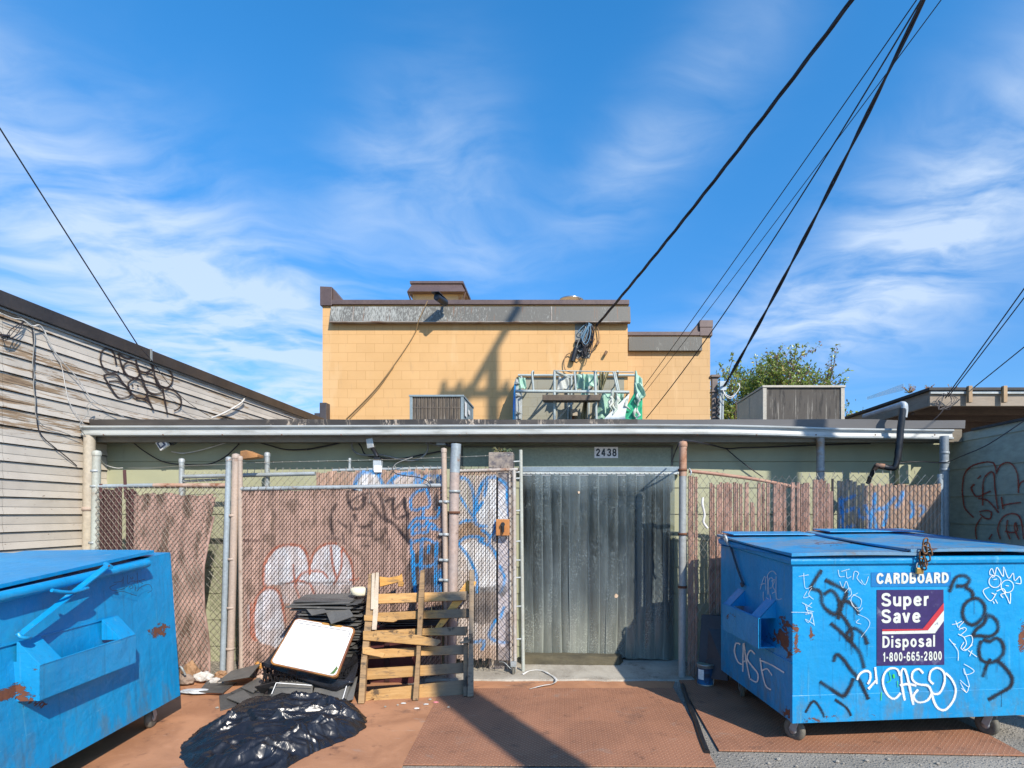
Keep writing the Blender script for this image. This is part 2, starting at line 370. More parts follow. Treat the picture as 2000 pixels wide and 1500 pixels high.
def concrete_mat():
    m, t, b, co = newmat('worn_concrete')
    c = mixc(t, sstep(t, noi(t, co, 2.2, 8, .68, .5), .35, .68), (.42, .385, .32), (.27, .24, .195))
    c = mixc(t, sstep(t, noi(t, co, 7, 8, .7), .56, .68), c, (.17, .145, .115))
    c = mixc(t, sstep(t, noi(t, co, 120, 2), .64, .72), c, (.6, .57, .5))
    setc(t, b, base=c, rough=.85, norm=bumpn(t, noi(t, co, 60, 6, .7), .5, .006)); return m
M_conc = concrete_mat()
def rough_slab(x0, x1, y0, y1, z, mat, name, wob=.03, n=40):
    mb = MB(); top = []; 
    for i in range(n + 1):
        x = x0 + (x1 - x0) * i / n; top.append((x, y0 + wob * (mnoise.noise(Vector((x * 3, 1, 0))) + .5 * mnoise.noise(Vector((x * 11, 4, 0)))), z))
    mb.add(top + [(p[0], y1, z) for p in top] + [(p[0], p[1] - .012, 0.0) for p in top],
           [(i, i + 1, n + 2 + i, n + 1 + i) for i in range(n)] + [(2 * n + 2 + i, 2 * n + 3 + i, i + 1, i) for i in range(n)])
    return mb.build(name, mat, kind='structure')
rough_slab(-1.35, 1.28, 5.40, 6.14, .022, M_conc, 'doorway_pavement')

def plate_mat(tread=True, name='rusty_plate', c1=(.45, .205, .112), c2=(.33, .150, .083)):
    m, t, b, co = newmat(name)
    c = mixc(t, sstep(t, noi(t, co, 2.0, 7, .62, .6), .33, .67), c1, c2)
    c = mixc(t, sstep(t, noi(t, co, 5.5, 8, .7), .55, .72), c, (.16, .078, .048)); c = mixc(t, ma(t, 'MULTIPLY', sstep(t, noi(t, co, 1.3, 7, .72, .8), .56, .66), .55), c, (.13, .075, .055))
    c = mixc(t, ma(t, 'MULTIPLY', sstep(t, noi(t, mapv(t, co, (1, 5, 1), (0, 0, R(25))), 4.0, 6, .7), .62, .70), .5), c, (.50, .36, .27))
    c = mixc(t, sstep(t, noi(t, co, 3.1, 5, .6, 1.2), .6, .74), c, (.36, .23, .165))
    c = mixc(t, sstep(t, noi(t, co, 150, 2), .7, .76), c, (.42, .33, .27))
    h = noi(t, co, 90, 4, .6)
    nrm = bumpn(t, h, .3, .004)
    if tread:
        sp = nd(t, 'ShaderNodeSeparateXYZ', {0: mapv(t, co, (36, 36, 36), (0, 0, R(45)))}).outputs
        fx, fy = ma(t, 'SUBTRACT', ma(t, 'FRACT', sp[0]), .5), ma(t, 'SUBTRACT', ma(t, 'FRACT', sp[1]), .5)
        par = ma(t, 'MODULO', ma(t, 'ADD', ma(t, 'FLOOR', sp[0]), ma(t, 'FLOOR', sp[1])), 2.0)
        par = ma(t, 'ABSOLUTE', par)
        def lug(a, bb):
            return sstep(t, ma(t, 'SQRT', ma(t, 'ADD', ma(t, 'MULTIPLY', ma(t, 'MULTIPLY', a, a), 4.8), ma(t, 'MULTIPLY', ma(t, 'MULTIPLY', bb, bb), 60.0))), 1.05, .65)
        l = nd(t, 'ShaderNodeMix', {0: par, 2: lug(fx, fy), 3: lug(fy, fx)}).outputs[0]
        nrm = bumpn(t, ma(t, 'ADD', l, ma(t, 'MULTIPLY', h, .25)), 1.0, .0075)
        c = mixc(t, ma(t, 'MULTIPLY', l, .5), c, (.56, .34, .235))
        c = mixc(t, ma(t, 'MULTIPLY', ma(t, 'SUBTRACT', 1.0, l), .38), c, (.15, .07, .042))
    setc(t, b, base=c, rough=.72, metal=.0, spec=.35, norm=nrm); return m
M_tread, M_plain = plate_mat(True), plate_mat(False, 'rusty_sheet', (.47, .230, .120), (.33, .155, .080))
def plate(name, poly, z, th, mat, label):
    o = MB().prism([(x, y, z) for x, y in poly], (0, 0, -th)).build(name, mat, bevel=.002)
    return tag(o, label, 'steel plate', 'rusty steel plates laid over the ground')
plate('steel_plate', [(-1.04, 3.585), (.985, 3.56), (1.03, 5.16), (-1.13, 5.15)], .014, .008, M_tread, 'large brown tread plate lying straight in front of the strip curtain doorway')
plate('steel_plate', [(1.07, 3.80), (3.12, 3.72), (3.13, 4.14), (3.0, 5.42), (1.13, 5.42)], .016, .01, M_tread, 'brown tread plate lying under the blue dumpster with the purple sticker')
plate('steel_plate', [(-1.6, 5.10), (1.02, 5.17), (1.10, 5.42), (-1.2, 5.42)], .006, .004, M_plain, 'narrow smooth brown strip of plate between tread plate and concrete doorstep')
plate('steel_plate', [(-3.9, 2.4), (-.99, 2.4), (-1.10, 5.08), (-1.75, 5.42), (-4.0, 5.42)], .010, .006, M_plain, 'wide smooth rusty plate under the black plastic bag')
plate('steel_plate', [(-3.3, 4.97), (-2.35, 4.93), (-2.2, 5.42), (-3.3, 5.42)], .030, .014, M_plain, 'smaller raised rusty sheet beside the left dumpster corner')
pipe = MB().tube(smooth3([PG(1333, 1338, .02), PG(1345, 1372, .02), PG(1358, 1405, .02), PG(1372, 1445, .022), PG(1382, 1470, .02)]), .019, 8).build('rubber_hose', M_blackplastic)
tag(pipe, 'black hose lying in the gap between the two tread plates', 'hose')

# ------------------------------------------------------------------ low green building
def siding_mat(name, ca, cb, bh, z0=0.0, axis=2, peel=None, streak=(6, 6, .5), wear=.62, grime=(.10, .10, .075)):
    m, t, b, co = newmat(name)
    c = mixc(t, sstep(t, noi(t, co, 2.2, 6, .6, .4), .3, .7), ca, cb)
    c = mixc(t, ma(t, 'MULTIPLY', sstep(t, noi(t, mapv(t, co, streak), 2.0, 6, .65), wear, .8), .5), c, grime)
    if peel:
        pn = noi(t, mapv(t, co, (1, .42, 6.6)), 1.15, 9, .74, .5)
        pn2 = noi(t, mapv(t, co, (1, .6, 9)), 6.0, 6, .72, .4)
        pk = ma(t, 'ADD', ma(t, 'MULTIPLY', pn, .7), ma(t, 'MULTIPLY', pn2, .3)); bandz = noi(t, mapv(t, co, (1, .25, 1.0)), 1.9, 2); zl_ = nd(t, 'ShaderNodeSeparateXYZ', {0: co}).outputs[2]; pk = ma(t, 'ADD', pk, ma(t, 'MULTIPLY', ma(t, 'SUBTRACT', bandz, .5), .32)); pk = ma(t, 'SUBTRACT', pk, ma(t, 'MULTIPLY', sstep(t, zl_, 2.5, 1.9), .10)); pk = ma(t, 'SUBTRACT', pk, .030); pk = ma(t, 'ADD', pk, ma(t, 'MULTIPLY', sstep(t, zl_, 2.3, 2.6), .022))
        c = mixc(t, sstep(t, pk, .525, .542), c, peel[0]); c = mixc(t, sstep(t, pk, .565, .60), c, peel[1])
        grain = noi(t, mapv(t, co, (20, 2.2, 60)), 1.5, 5, .6)
        c = mixc(t, ma(t, 'MULTIPLY', sstep(t, pk, .5, .55), ma(t, 'MULTIPLY', grain, .55)), c, (.06, .04, .025))
        sp = sstep(t, noi(t, mapv(t, co, (1, .5, 1.3)), 24, 4, .6), .665, .71)
        c = mixc(t, ma(t, 'MULTIPLY', sp, .85), c, (.13, .075, .045))
    setc(t, b, base=c, rough=.7, spec=.3, norm=bumpn(t, noi(t, mapv(t, co, (8, 8, 40) if peel else (1, 1, 1)), 6, 5), .25, .003)); return m
M_green = siding_mat('green_siding', (.365, .37, .245), (.32, .33, .225), .3)
FY, GY = 6.15, 5.80
bld = thing('low_building', 'low flat roofed green building behind the chain link fences with a strip curtain doorway', 'building', (0, FY, 0))
DX0, DX1, DZ = -.455, 1.19, 2.095
def boards(mb, x0, x1, z0, z1, yf, bh=.293, off=1.342, lap=.012):
    """horizontal lap boards, each a little proud of the one above"""
    z = off - math.ceil((off - z0) / bh) * bh
    while z < z1 - 1e-4:
        a, b = max(z, z0), min(z + bh - .006, z1)
        if b - a > .01:
            mb.add([(x0, yf - lap, a), (x1, yf - lap, a), (x1, yf - .002, b), (x0, yf - .002, b), (x0, yf + .01, a), (x1, yf + .01, a)], [(0, 1, 2, 3), (4, 5, 1, 0)])
        z += bh
w = MB()
for x0, x1, z0, z1 in ((-5.07, DX0, 0, 2.45), (DX1, 4.27, 0, 2.45)): boards(w, x0, x1, z0, z1, FY)
w.box(-5.07, DX0, FY + .004, FY + .12, 0, 2.6); w.box(DX1, 4.27, FY + .004, FY + .12, 0, 2.6); w.box(DX0, DX1, FY + .004, FY + .12, DZ, 2.6)
w.build('wall', M_green, bld)
hp = MB(); hp.box(P(905, 0, FY).x, 1.215, FY - .03, FY + .003, DZ + .005, 2.385); hp.build('door_header', M('header_panel', (.27, .295, .20), (.235, .26, .18), 3, .6, 0, .08, 30), bld, .004)
tr = MB()
for x in (P(905, 0, FY).x - .014, 1.205): tr.box(x - .012, x + .012, FY - .036, FY - .004, 2.0 if x < 0 else 1.9, 2.39)
tr.box(P(905, 0, FY).x + .013, 1.19, FY - .036, FY - .031, 2.37, 2.39); tr.build('door_trim', M('trim_dark', (.13, .13, .095), (.09, .09, .07), 6, .6), bld)
M_fascia = M('brown_fascia', (.20, .165, .115), (.15, .125, .09), 3, .7, 0, .1, 30, stretch=(.3, 1, 1))
MB().box(-5.06, 4.26, GY + .102, FY - .04, 2.415, 2.44).build('soffit', M_fascia, bld)
MB().box(-5.06, 4.24, GY + .080, GY + .100, 2.40, 2.535).build('fascia', M_fascia, bld)
# the doorway interior: a short dark passage
it = MB(); 
it.add([(DX0, FY, 0.03), (DX1, FY, 0.03), (DX1, FY + 3, 0.03), (DX0, FY + 3, 0.03), (DX0, FY, DZ), (DX1, FY, DZ), (DX1, FY + 3, DZ), (DX0, FY + 3, DZ)], [(0, 1, 2, 3), (7, 6, 5, 4), (0, 3, 7, 4), (1, 5, 6, 2), (2, 6, 7, 3)])
it.build('passage', M('passage_wall', (.12, .13, .12), (.07, .075, .07), 2, .9, 0, 0), bld)
pp = MB()
for x, yy, r in ((.52, .9, .05), (.80, 1.0, .10), (-.2, 1.6, .16)): pp.tube([(x, FY + yy, .03), (x, FY + yy, 1.75)], r, 10)
pp.tube([(.52, FY + .9, 1.75), (.75, FY + .95, 1.80), (1.0, FY + 1.0, 1.78)], .07, 10); pp.build('inner_pipe', M_galv, bld)
# roof
M_roof = M('dark_roofing', (.05, .048, .047), (.035, .034, .034), 3, .8, 0, .3, 50)
MB().box(-5.05, 4.22, GY + .12, 12.36, 2.56, 2.615).build('roof', M_roof, bld)
def flash_mat():
    m, t, b, co = newmat('roof_edge_flashing')
    x = nd(t, 'ShaderNodeSeparateXYZ', {0: co}).outputs[0]
    c = mixc(t, sstep(t, noi(t, mapv(t, co, (.5, 1, 2)), 3, 5), .35, .65), (.042, .038, .036), (.072, .064, .058))
    c = mixc(t, sstep(t, x, .78, .80), c, mixc(t, noi(t, mapv(t, co, (.4, 1, 1)), 4, 3), (.085, .085, .088), (.135, .13, .13)))  # right stretch coloured paler to imitate reflected sky
    # pale bird and lichen drips over the middle stretch
    band = ma(t, 'MULTIPLY', sstep(t, x, -3.3, -2.9), sstep(t, x, .72, .3))
    d = noi(t, mapv(t, co, (9, 1, 2.6)), 3.2, 8, .75, 1.6); cl = noi(t, mapv(t, co, (1, 0, 0)), 2.6, 2)
    k = ma(t, 'MULTIPLY', ma(t, 'MULTIPLY', sstep(t, d, .50, .56), sstep(t, cl, .47, .56)), band)
    c = mixc(t, k, c, (.42, .35, .28))
    setc(t, b, base=c, rough=.5, spec=.4, norm=bumpn(t, noi(t, mapv(t, co, (.6, 1, 1)), 9, 4), .25, .008)); return m
fl = MB()
xs = [-5.03 + i * (9.30 / 40) for i in range(41)]
for i in range(40):
    za, zb = [2.640 + .006 * mnoise.noise(Vector((x * 1.2, 0, 0))) - (.01 if x > 3.4 else 0) for x in xs[i:i + 2]]
    fl.add([(xs[i], GY + .075, 2.545), (xs[i + 1], GY + .075, 2.545), (xs[i + 1], GY + .07, zb), (xs[i], GY + .07, za), (xs[i + 1], GY + .30, zb + .004), (xs[i], GY + .30, za + .004)], [(0, 1, 2, 3), (3, 2, 4, 5)])
fl.build('roof_edge_flashing', flash_mat(), bld)
# K-style gutter lofted along three stations
gm, gt, gb, gco = newmat('gutter_paint')
gc = mixc(gt, sstep(gt, noi(gt, mapv(gt, gco, (.7, 1, 4)), 4, 7, .65), .45, .7), (.40, .42, .41), (.27, .28, .265))
gc = mixc(gt, sstep(gt, noi(gt, gco, 22, 4), .70, .76), gc, (.25, .19, .14))
setc(gt, gb, base=gc, rough=.42, spec=.5)
prof = [(.10, .010), (.10, .0), (.022, .0), (.008, .003), (.006, .018), (.024, .025), (.030, .055), (.020, .074), (.004, .080), (.000, .086), (.000, .097), (.006, .101), (.014, .099), (.014, .092), (.10, .085)]
stn = [(P(160, 0, GY).x, 2.457), (-3.6, 2.459), (-2.3, 2.463), (P(1240, 0, GY).x, 2.474), (1.7, 2.468), (P(1520, 0, GY).x, 2.455), (2.9, 2.432), (P(1860, 0, GY).x, 2.418)]
g = MB(); vs = [(x, GY - .03 + a, z + b) for x, z in stn for a, b in prof]; m_ = len(prof)
g.add(vs, [(i * m_ + k, i * m_ + k + 1, (i + 1) * m_ + k + 1, (i + 1) * m_ + k) for i in range(len(stn) - 1) for k in range(m_ - 1)])
g.add(vs[:m_], [tuple(range(m_))]); g.add(vs[-m_:], [tuple(range(m_))[::-1]]); g.build('gutter', gm, bld)
for x in np.arange(-4.8, 4.0, .62): MB().lathe((x, GY - .024, 2.45 + .012), [(.0, .006), (.007, .005), (.007, -.002)], 8, axis=(0, -1, 0)).build('gutter_screw', M_rust, bld)
# door rail and strip curtain
MB().box(DX0 - .03, DX1 + .10, FY - .075, FY - .037, 2.10, 2.155).build('curtain_track', M('blue_grey_track', (.24, .31, .36), (.20, .25, .29), 5, .4, .2, .1, 40), bld, .004)
cr = MB(); cr.box(DX0 - .03, DX1 + .10, FY - .082, FY - .037, 2.072, 2.096)
for x in np.arange(DX0, DX1 + .08, .052): cr.lathe((x, FY - .082, 2.082), [(.0, .006), (.007, .005), (.008, 0)], 8, axis=(0, -1, 0))
cr.build('curtain_rail', M('rail_pale', (.55, .58, .56), (.42, .44, .42), 9, .4, .3, 0), bld)
def strip_mat():
    m, t, b, co = newmat('clear_pvc_strip'); nt = t
    x, y, z = nd(t, 'ShaderNodeSeparateXYZ', {0: co}).outputs
    rnd = nd(t, 'ShaderNodeObjectInfo').outputs['Random']; edge = nd(t, 'ShaderNodeAttribute', attribute_name='edge').outputs['Fac']
    film = noi(t, mapv(t, co, (5.0, 1, .6)), 2.4, 7, .68, .4); spk = noi(t, mapv(t, co, (1, 1, .8)), 75, 3, .7)
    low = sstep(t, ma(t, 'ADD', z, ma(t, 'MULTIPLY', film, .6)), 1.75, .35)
    f = ma(t, 'ADD', ma(t, 'ADD', .16, ma(t, 'MULTIPLY', ma(t, 'SUBTRACT', film, .5), .7)), ma(t, 'MULTIPLY', rnd, .16))
    f = ma(t, 'ADD', f, ma(t, 'MULTIPLY', edge, .34))  # pale highlight along each strip edge, mixed into the colour
    f = ma(t, 'ADD', f, ma(t, 'MULTIPLY', low, .22))  # milkier towards the bottom, imitating a reflection in the strips
    f = ma(t, 'ADD', f, ma(t, 'MULTIPLY', ma(t, 'MULTIPLY', sstep(t, spk, .50, .66), .42), sstep(t, noi(t, mapv(t, co, (3, 1, 1)), 2.2, 3), .42, .6)))
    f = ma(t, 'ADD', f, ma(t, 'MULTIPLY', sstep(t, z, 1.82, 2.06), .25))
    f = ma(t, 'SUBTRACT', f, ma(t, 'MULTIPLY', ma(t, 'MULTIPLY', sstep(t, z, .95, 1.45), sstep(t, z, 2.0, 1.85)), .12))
    f = ma(t, 'MINIMUM', ma(t, 'MAXIMUM', f, .05), .92)
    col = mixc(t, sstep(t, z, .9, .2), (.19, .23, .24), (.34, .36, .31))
    dif = nd(t, 'ShaderNodeBsdfDiffuse', {'Color': col})
    tra = nd(t, 'ShaderNodeBsdfTransparent', {'Color': (.52, .56, .56, 1)})
    body = nd(t, 'ShaderNodeMixShader', {0: f, 1: tra.outputs[0], 2: dif.outputs[0]})
    nrm = bumpn(t, ma(t, 'ADD', noi(t, mapv(t, co, (1, 1, .5)), 5, 3), ma(t, 'MULTIPLY', spk, .12)), .35, .02)
    glo = nd(t, 'ShaderNodeBsdfGlossy', {'Color': (.75, .85, .9, 1), 'Roughness': .22, 'Normal': nrm})
    fr = nd(t, 'ShaderNodeFresnel', {'IOR': 1.45, 'Normal': nrm}).outputs[0]
    mx = nd(t, 'ShaderNodeMixShader', {0: ma(t, 'MINIMUM', ma(t, 'ADD', fr, .03), .6), 1: body.outputs[0], 2: glo.outputs[0]})
    t.links.new(mx.outputs[0], [n for n in t.nodes if n.type == 'OUTPUT_MATERIAL'][0].inputs[0]); t.nodes.remove(b); return m
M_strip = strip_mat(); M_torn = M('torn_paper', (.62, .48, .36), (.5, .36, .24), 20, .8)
cur = MB().box(DX0 - .02, DX1 + .02, FY - .076, FY - .072, 2.056, 2.07).build('strip_curtain', M_greymetal, bld)
ns, sw = 16, .1035
for i in range(ns):
    xa = DX0 + .0 + i * sw; wd = sw * 1.22; ph = random.uniform(0, 6); bot = .10 - .0045 * i + random.uniform(-.008, .008); tw = random.uniform(-.045, .045)
    yo = FY - .062 - (.011 if i % 2 else 0)
    def fn(p, u, v, ph=ph, tw=tw, yo=yo):
        bow = .013 * (1 - (2 * u - 1) ** 2)
        return Vector((p.x + .012 * math.sin(ph + v * 4) * (1 - v), yo - bow + (u - .5) * tw * (1 - v) + .012 * math.sin(ph * 2 + v * 5) * (1 - v), p.z))
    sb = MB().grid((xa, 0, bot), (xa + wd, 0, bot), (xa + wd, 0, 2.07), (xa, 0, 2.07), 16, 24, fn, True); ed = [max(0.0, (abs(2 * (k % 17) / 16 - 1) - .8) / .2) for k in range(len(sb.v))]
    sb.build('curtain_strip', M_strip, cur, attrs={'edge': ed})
for px, py, r in ((1203, 1164, .026), (1193, 1228, .011), (1131, 962, .016)):
    c = P(px, py, FY - .09); k = [(c.x + r * random.uniform(.5, 1.2) * math.cos(a), c.y, c.z + r * random.uniform(.5, 1.2) * math.sin(a)) for a in np.linspace(0, 6.28, 10)[:-1]]
    MB().prism(k, (0, .0015, 0)).build('torn_sticker', M_torn, cur)
# house number
sg = thing('house_number_sign', 'white number plate reading 2438 above the strip curtain', 'sign', P(1184, 883, FY - .033))
a = P(1161, 894.5, FY - .034); bq = P(1207, 873, FY - .034)
MB().box(a.x, bq.x, FY - .037, FY - .031, a.z, bq.z).build('plate', M_white, sg)
letters('2438', (a.x + .016, FY - .0378, a.z + .019), (1, 0, 0), (0, 0, 1), bq.x - a.x - .032, bq.z - a.z - .038, 'digits', M_blackplastic, sg, .205)
# wooden threshold
th = MB()
def thf(p, u, v): return p + Vector((0, .012 * mnoise.noise(p * 6), .012 * mnoise.noise(p * 5 + Vector((3, 0, 0)))))
th.grid((-.45, 5.93, .02), (.60, 5.89, .02), (.60, 5.92, .10), (-.45, 5.96, .115), 24, 3, thf); th.grid((-.45, 5.96, .115), (.60, 5.92, .10), (.63, 6.05, .105), (-.45, 6.06, .12), 24, 3, thf)
th.grid((.60, 5.89, .02), (.66, 6.05, .02), (.63, 6.05, .105), (.60, 5.92, .10), 2, 3)
tag(th.build('threshold_beam', M('dirty_beam', (.10, .085, .05), (.055, .048, .03), 8, .85, 0, .5, 40, stretch=(.3, 1, 1))), 'dirty dark timber beam lying below the left half of the strip curtain', 'timber')

# ------------------------------------------------------------------ building on the left: peeling lap siding seen along the wall
LX = -5.07
lb = thing('clapboard_building', 'cream clapboard building with peeling paint along the left side', 'building', (LX, 6, 0))
M_peel = siding_mat('peeling_cream_siding', (.57, .515, .44), (.48, .43, .365), .152, peel=((.38, .27, .17), (.23, .155, .10)), streak=(2, 1, 3), wear=.56, grime=(.20, .16, .12))
wl = MB(); bh = .081; z = .0; k = 0
while z < 3.50:
    gap = .0025 if k % 2 else .014
    for seg in range(6):
        ya, yb = 1.5 + seg * 1.75, 1.5 + (seg + 1) * 1.75 - .002
        jz = random.uniform(-.003, .003)
        wl.add([(LX + (.0005 if k % 2 else .012), ya, z + gap), (LX + (.0005 if k % 2 else .012), yb, z + gap + jz * .5), (LX - .004, yb, z + bh + .004), (LX - .004, ya, z + bh + .004), (LX - .07, ya, z + gap), (LX - .07, yb, z + gap)], [(0, 1, 2, 3), (4, 5, 1, 0)])
    z += bh; k += 1
wl.box(LX - .2, LX - .07, 1.5, 12.0, 0, 3.55); wl.build('wall', M_peel, lb)
fa = MB(); fa.box(LX - .02, LX + .055, 1.4, 6.72, 3.50, 3.635); fa.box(LX - .02, LX + .058, 6.735, 12.1, 3.495, 3.63)
fa.build('roof_edge', M('black_metal_edge', (.030, .027, .027), (.05, .042, .038), 2, .42, .1, .1, 20), lb, .004)
fw = MB(); fw.box(LX - .01, LX + .024, 1.4, 12.1, 3.478, 3.497); fw.build('drip_edge', M_greymetal, lb)
MB().box(-9, LX - .02, 1.4, 12.1, 3.5, 3.6).build('roof', M_roof, lb)
MB().box(LX + .03, LX + .064, 6.715, 6.74, 3.50, 3.642).build('edge_joint', M_galv, lb)
gf = MB()
def mpl(u, v, o): 
    q = PX(u, v, LX + .014 + o); return q
gl = [[(910, 690), (890, 600), (850, 560), (800, 580), (785, 640), (800, 700), (850, 750), (900, 750), (930, 740)], [(925, 600), (950, 690), (985, 760), (1040, 795), (1090, 770), (1070, 700), (1010, 670), (965, 700), (970, 760)],
      [(1060, 650), (1090, 735), (1150, 748), (1195, 710), (1150, 650), (1080, 645)], [(930, 602), (990, 640), (1060, 630)], [(1195, 690), (1230, 850), (1290, 870), (1340, 840), (1342, 760), (1270, 700), (1215, 700)],
      [(808, 772), (855, 850), (925, 945), (1005, 940), (1022, 900), (960, 830), (905, 765), (808, 772)], [(850, 820), (920, 820), (990, 860)], [(1000, 835), (1050, 800), (1110, 830), (1150, 900), (1130, 955), (1050, 935), (1010, 880), (1000, 835)],
      [(1105, 820), (1180, 830), (1260, 865), (1272, 905), (1200, 918), (1140, 880), (1125, 830)], [(1060, 950), (1130, 960), (1170, 990), (1200, 1045)], [(1150, 920), (1165, 970), (1185, 1010)], [(1272, 880), (1290, 980), (1310, 1080)],
      [(1285, 872), (1360, 895), (1412, 950), (1408, 1020), (1360, 1052)], [(1080, 740), (1120, 810)], [(1140, 755), (1210, 780), (1260, 880)], [(1030, 845), (1040, 862)], [(1072, 848), (1082, 864)]]
for i, q in enumerate(gl): gf.ribbon(crop(q, 4, 0, 540), 5.0, mpl, i * .0006)
gf.build('graffiti', S_dark, lb)

# ------------------------------------------------------------------ yellow block building behind
YF = 12.4
def block_mat(name, c1, c2, oz, paint_joint=.9, w=.405, h=.203):
    m, t, b, co = newmat(name)
    v = nd(t, 'ShaderNodeSeparateXYZ', {0: co}).outputs
    v2 = nd(t, 'ShaderNodeCombineXYZ', {0: v[0], 1: ma(t, 'ADD', v[2], oz), 2: 0.0}).outputs[0]
    br = nd(t, 'ShaderNodeTexBrick', {'Vector': v2, 'Color1': (1, 1, 1, 1), 'Color2': (.95, .945, .935, 1), 'Mortar': (.80, .76, .70, 1), 'Scale': 1.0, 'Mortar Size': .0055, 'Mortar Smooth': .3, 'Bias': 0.0, 'Brick Width': w, 'Row Height': h}, offset=.5)
    c = mixc(t, sstep(t, noi(t, co, .8, 5, .6), .35, .65), c1, c2)
    c = mixc(t, 1.0, c, br.outputs['Color'], 'MULTIPLY')
    c = mixc(t, ma(t, 'MULTIPLY', sstep(t, noi(t, mapv(t, co, (3, 1, .6)), 2.5, 7, .7), .56, .72), .42), c, (.40, .26, .14)); c = mixc(t, ma(t, 'MULTIPLY', sstep(t, noi(t, mapv(t, co, (1.2, 1, .25)), 1.4, 7, .65), .54, .64), .30), c, (.66, .46, .26))
    hgt = ma(t, 'ADD', ma(t, 'MULTIPLY', br.outputs['Fac'], -1.0), ma(t, 'MULTIPLY', noi(t, co, 60, 4), .25))
    setc(t, b, base=c, rough=.75, spec=.25, norm=bumpn(t, hgt, .3, .005)); return m
M_yel = block_mat('yellow_block', (.62, .378, .170), (.58, .350, .152), .03)
M_yel2 = block_mat('yellow_block_wing', (.56, .365, .185), (.52, .335, .165), .1)
def lichen_mat():
    m, t, b, co = newmat('lichen_metal')
    x = nd(t, 'ShaderNodeSeparateXYZ', {0: co}).outputs[0]
    c = mixc(t, noi(t, mapv(t, co, (4, 1, .5)), 3, 5), (.37, .375, .34), (.25, .255, .235))
    s = noi(t, mapv(t, co, (1, 1, .14)), 46, 4, .8); big = noi(t, mapv(t, co, (1, 1, .4)), 2.2, 5, .7)
    bias = ma(t, 'MULTIPLY', sstep(t, x, -2.5, 2.5), .11)
    k = sstep(t, ma(t, 'ADD', ma(t, 'ADD', ma(t, 'MULTIPLY', s, .62), ma(t, 'MULTIPLY', big, .38)), bias), .43, .55)
    c = mixc(t, ma(t, 'MULTIPLY', k, .88), c, (.075, .07, .058))
    c = mixc(t, ma(t, 'MULTIPLY', sstep(t, noi(t, mapv(t, co, (10, 1, .5)), 2.4, 4), .60, .72), .7), c, (.17, .09, .05))
    setc(t, b, base=c, rough=.55, norm=bumpn(t, noi(t, co, 14, 3), .2, .01)); return m
M_lich = lichen_mat()
yb = thing('block_building', 'tall ochre yellow concrete block building behind the low green roof', 'building', (-2, YF, 0))
XL, XR, ZT = P(630, 0, YF).x, P(1226, 0, YF).x, P(0, 592, YF).z
MB().box(XL, XR, YF, 22, 2.3, ZT).build('wall', M_yel, yb)
c_ = MB(); c_.box(XL - .03, XR + .03, YF - .05, YF + .35, ZT - .045, ZT + .06); c_.box(XL - .03, XL + .3, YF + .36, 22, ZT - .04, ZT + .055); c_.box(XR - .25, XR + .03, YF + .36, 22, ZT - .04, ZT + .055)
c_.build('parapet_cap', M_browncap, yb, .008)
z0 = ZT + .061; MB().prism([(XL - .035, YF - .055, ZT - .07), (P(650, 0, YF).x, YF - .055, ZT - .07), (P(650, 0, YF).x, YF - .055, P(0, 562, YF).z), (XL - .035, YF - .055, P(0, 561, YF).z)], (0, .3, 0)).build('corner_cap', M_browncap, yb, .006)
MB().prism([(P(650, 0, YF).x + .002, YF + .0, z0), (P(670, 0, YF).x, YF + .0, z0), (P(650, 0, YF).x + .002, YF + .0, P(0, 563, YF).z)], (0, .28, 0)).build('corner_slope', M_browncap, yb, .004)
a, bq = P(645, 628, YF - .1), P(1226, 597.5, YF - .1)
fp = MB(); 
fp.add([(a.x, YF - .06, bq.z), (bq.x + .06, YF - .06, bq.z), (bq.x + .06, YF - .14, a.z), (a.x, YF - .14, a.z), (a.x, YF, a.z - .004), (bq.x + .06, YF, a.z - .004), (a.x, YF, bq.z), (bq.x + .06, YF, bq.z)], [(3, 2, 1, 0), (4, 5, 2, 3), (6, 4, 3, 0), (1, 2, 5, 7)])
fp.build('metal_panel', M_lich, yb)
sj = MB()
for px in (690, 1077): q = P(px, 0, YF - .1).x; sj.beam((q, YF - .064, bq.z), (q, YF - .146, a.z), .022, .012, (0, 1, 0))
sj.box(a.x, bq.x + .06, YF - .15, YF - .02, a.z - .03, a.z - .006); sj.build('panel_joint', M('panel_trim', (.16, .10, .07), (.3, .28, .25), 3, .6), yb)
q0, q1 = P(1010, 818, YF), P(1219, 738, YF)
MB().box(q0.x, q1.x, YF - .006, YF - .0005, 2.35, q1.z).build('grey_painted_patch', block_mat('grey_block', (.30, .29, .225), (.26, .25, .20), .03), yb)
q0 = P(1123, 700, YF); q1 = P(1152, 630, YF)
MB().box(q0.x, q1.x, YF - .008, YF - .0015, q0.z, q1.z).build('unpainted_patch', block_mat('bare_block', (.21, .22, .21), (.17, .18, .18), .03), yb)
# right wing, set back
WY = 14.1; wx0, wx1, wz = XR - .1, P(1387, 0, WY).x, P(0, 653, WY).z
MB().box(wx0, wx1, WY, 22.3, 2.3, wz).build('wing_wall', M_yel2, yb)
MB().box(wx0 + .15, wx1 + .04, WY - .05, WY + .3, wz - .04, wz + .055).build('wing_cap', M_browncap, yb, .008)
ex = MB(); e0 = P(1366, 0, WY).x
ex.box(e0, wx1 + .045, WY - .06, WY + .25, wz - .05, P(0, 641, WY).z); ex.box(e0 - .01, wx1 + .055, WY - .07, WY + .26, P(0, 640.5, WY).z, P(0, 627, WY).z)
ex.prism([(e0 - .012, WY, wz + .057), (e0 - .24, WY, wz + .057), (e0 - .012, WY, P(0, 630, WY).z)], (0, .3, 0)); ex.build('wing_corner_cap', M_browncap, yb, .006)
a, bq = P(1228, 685, WY - .1), P(1371, 658.5, WY - .1)
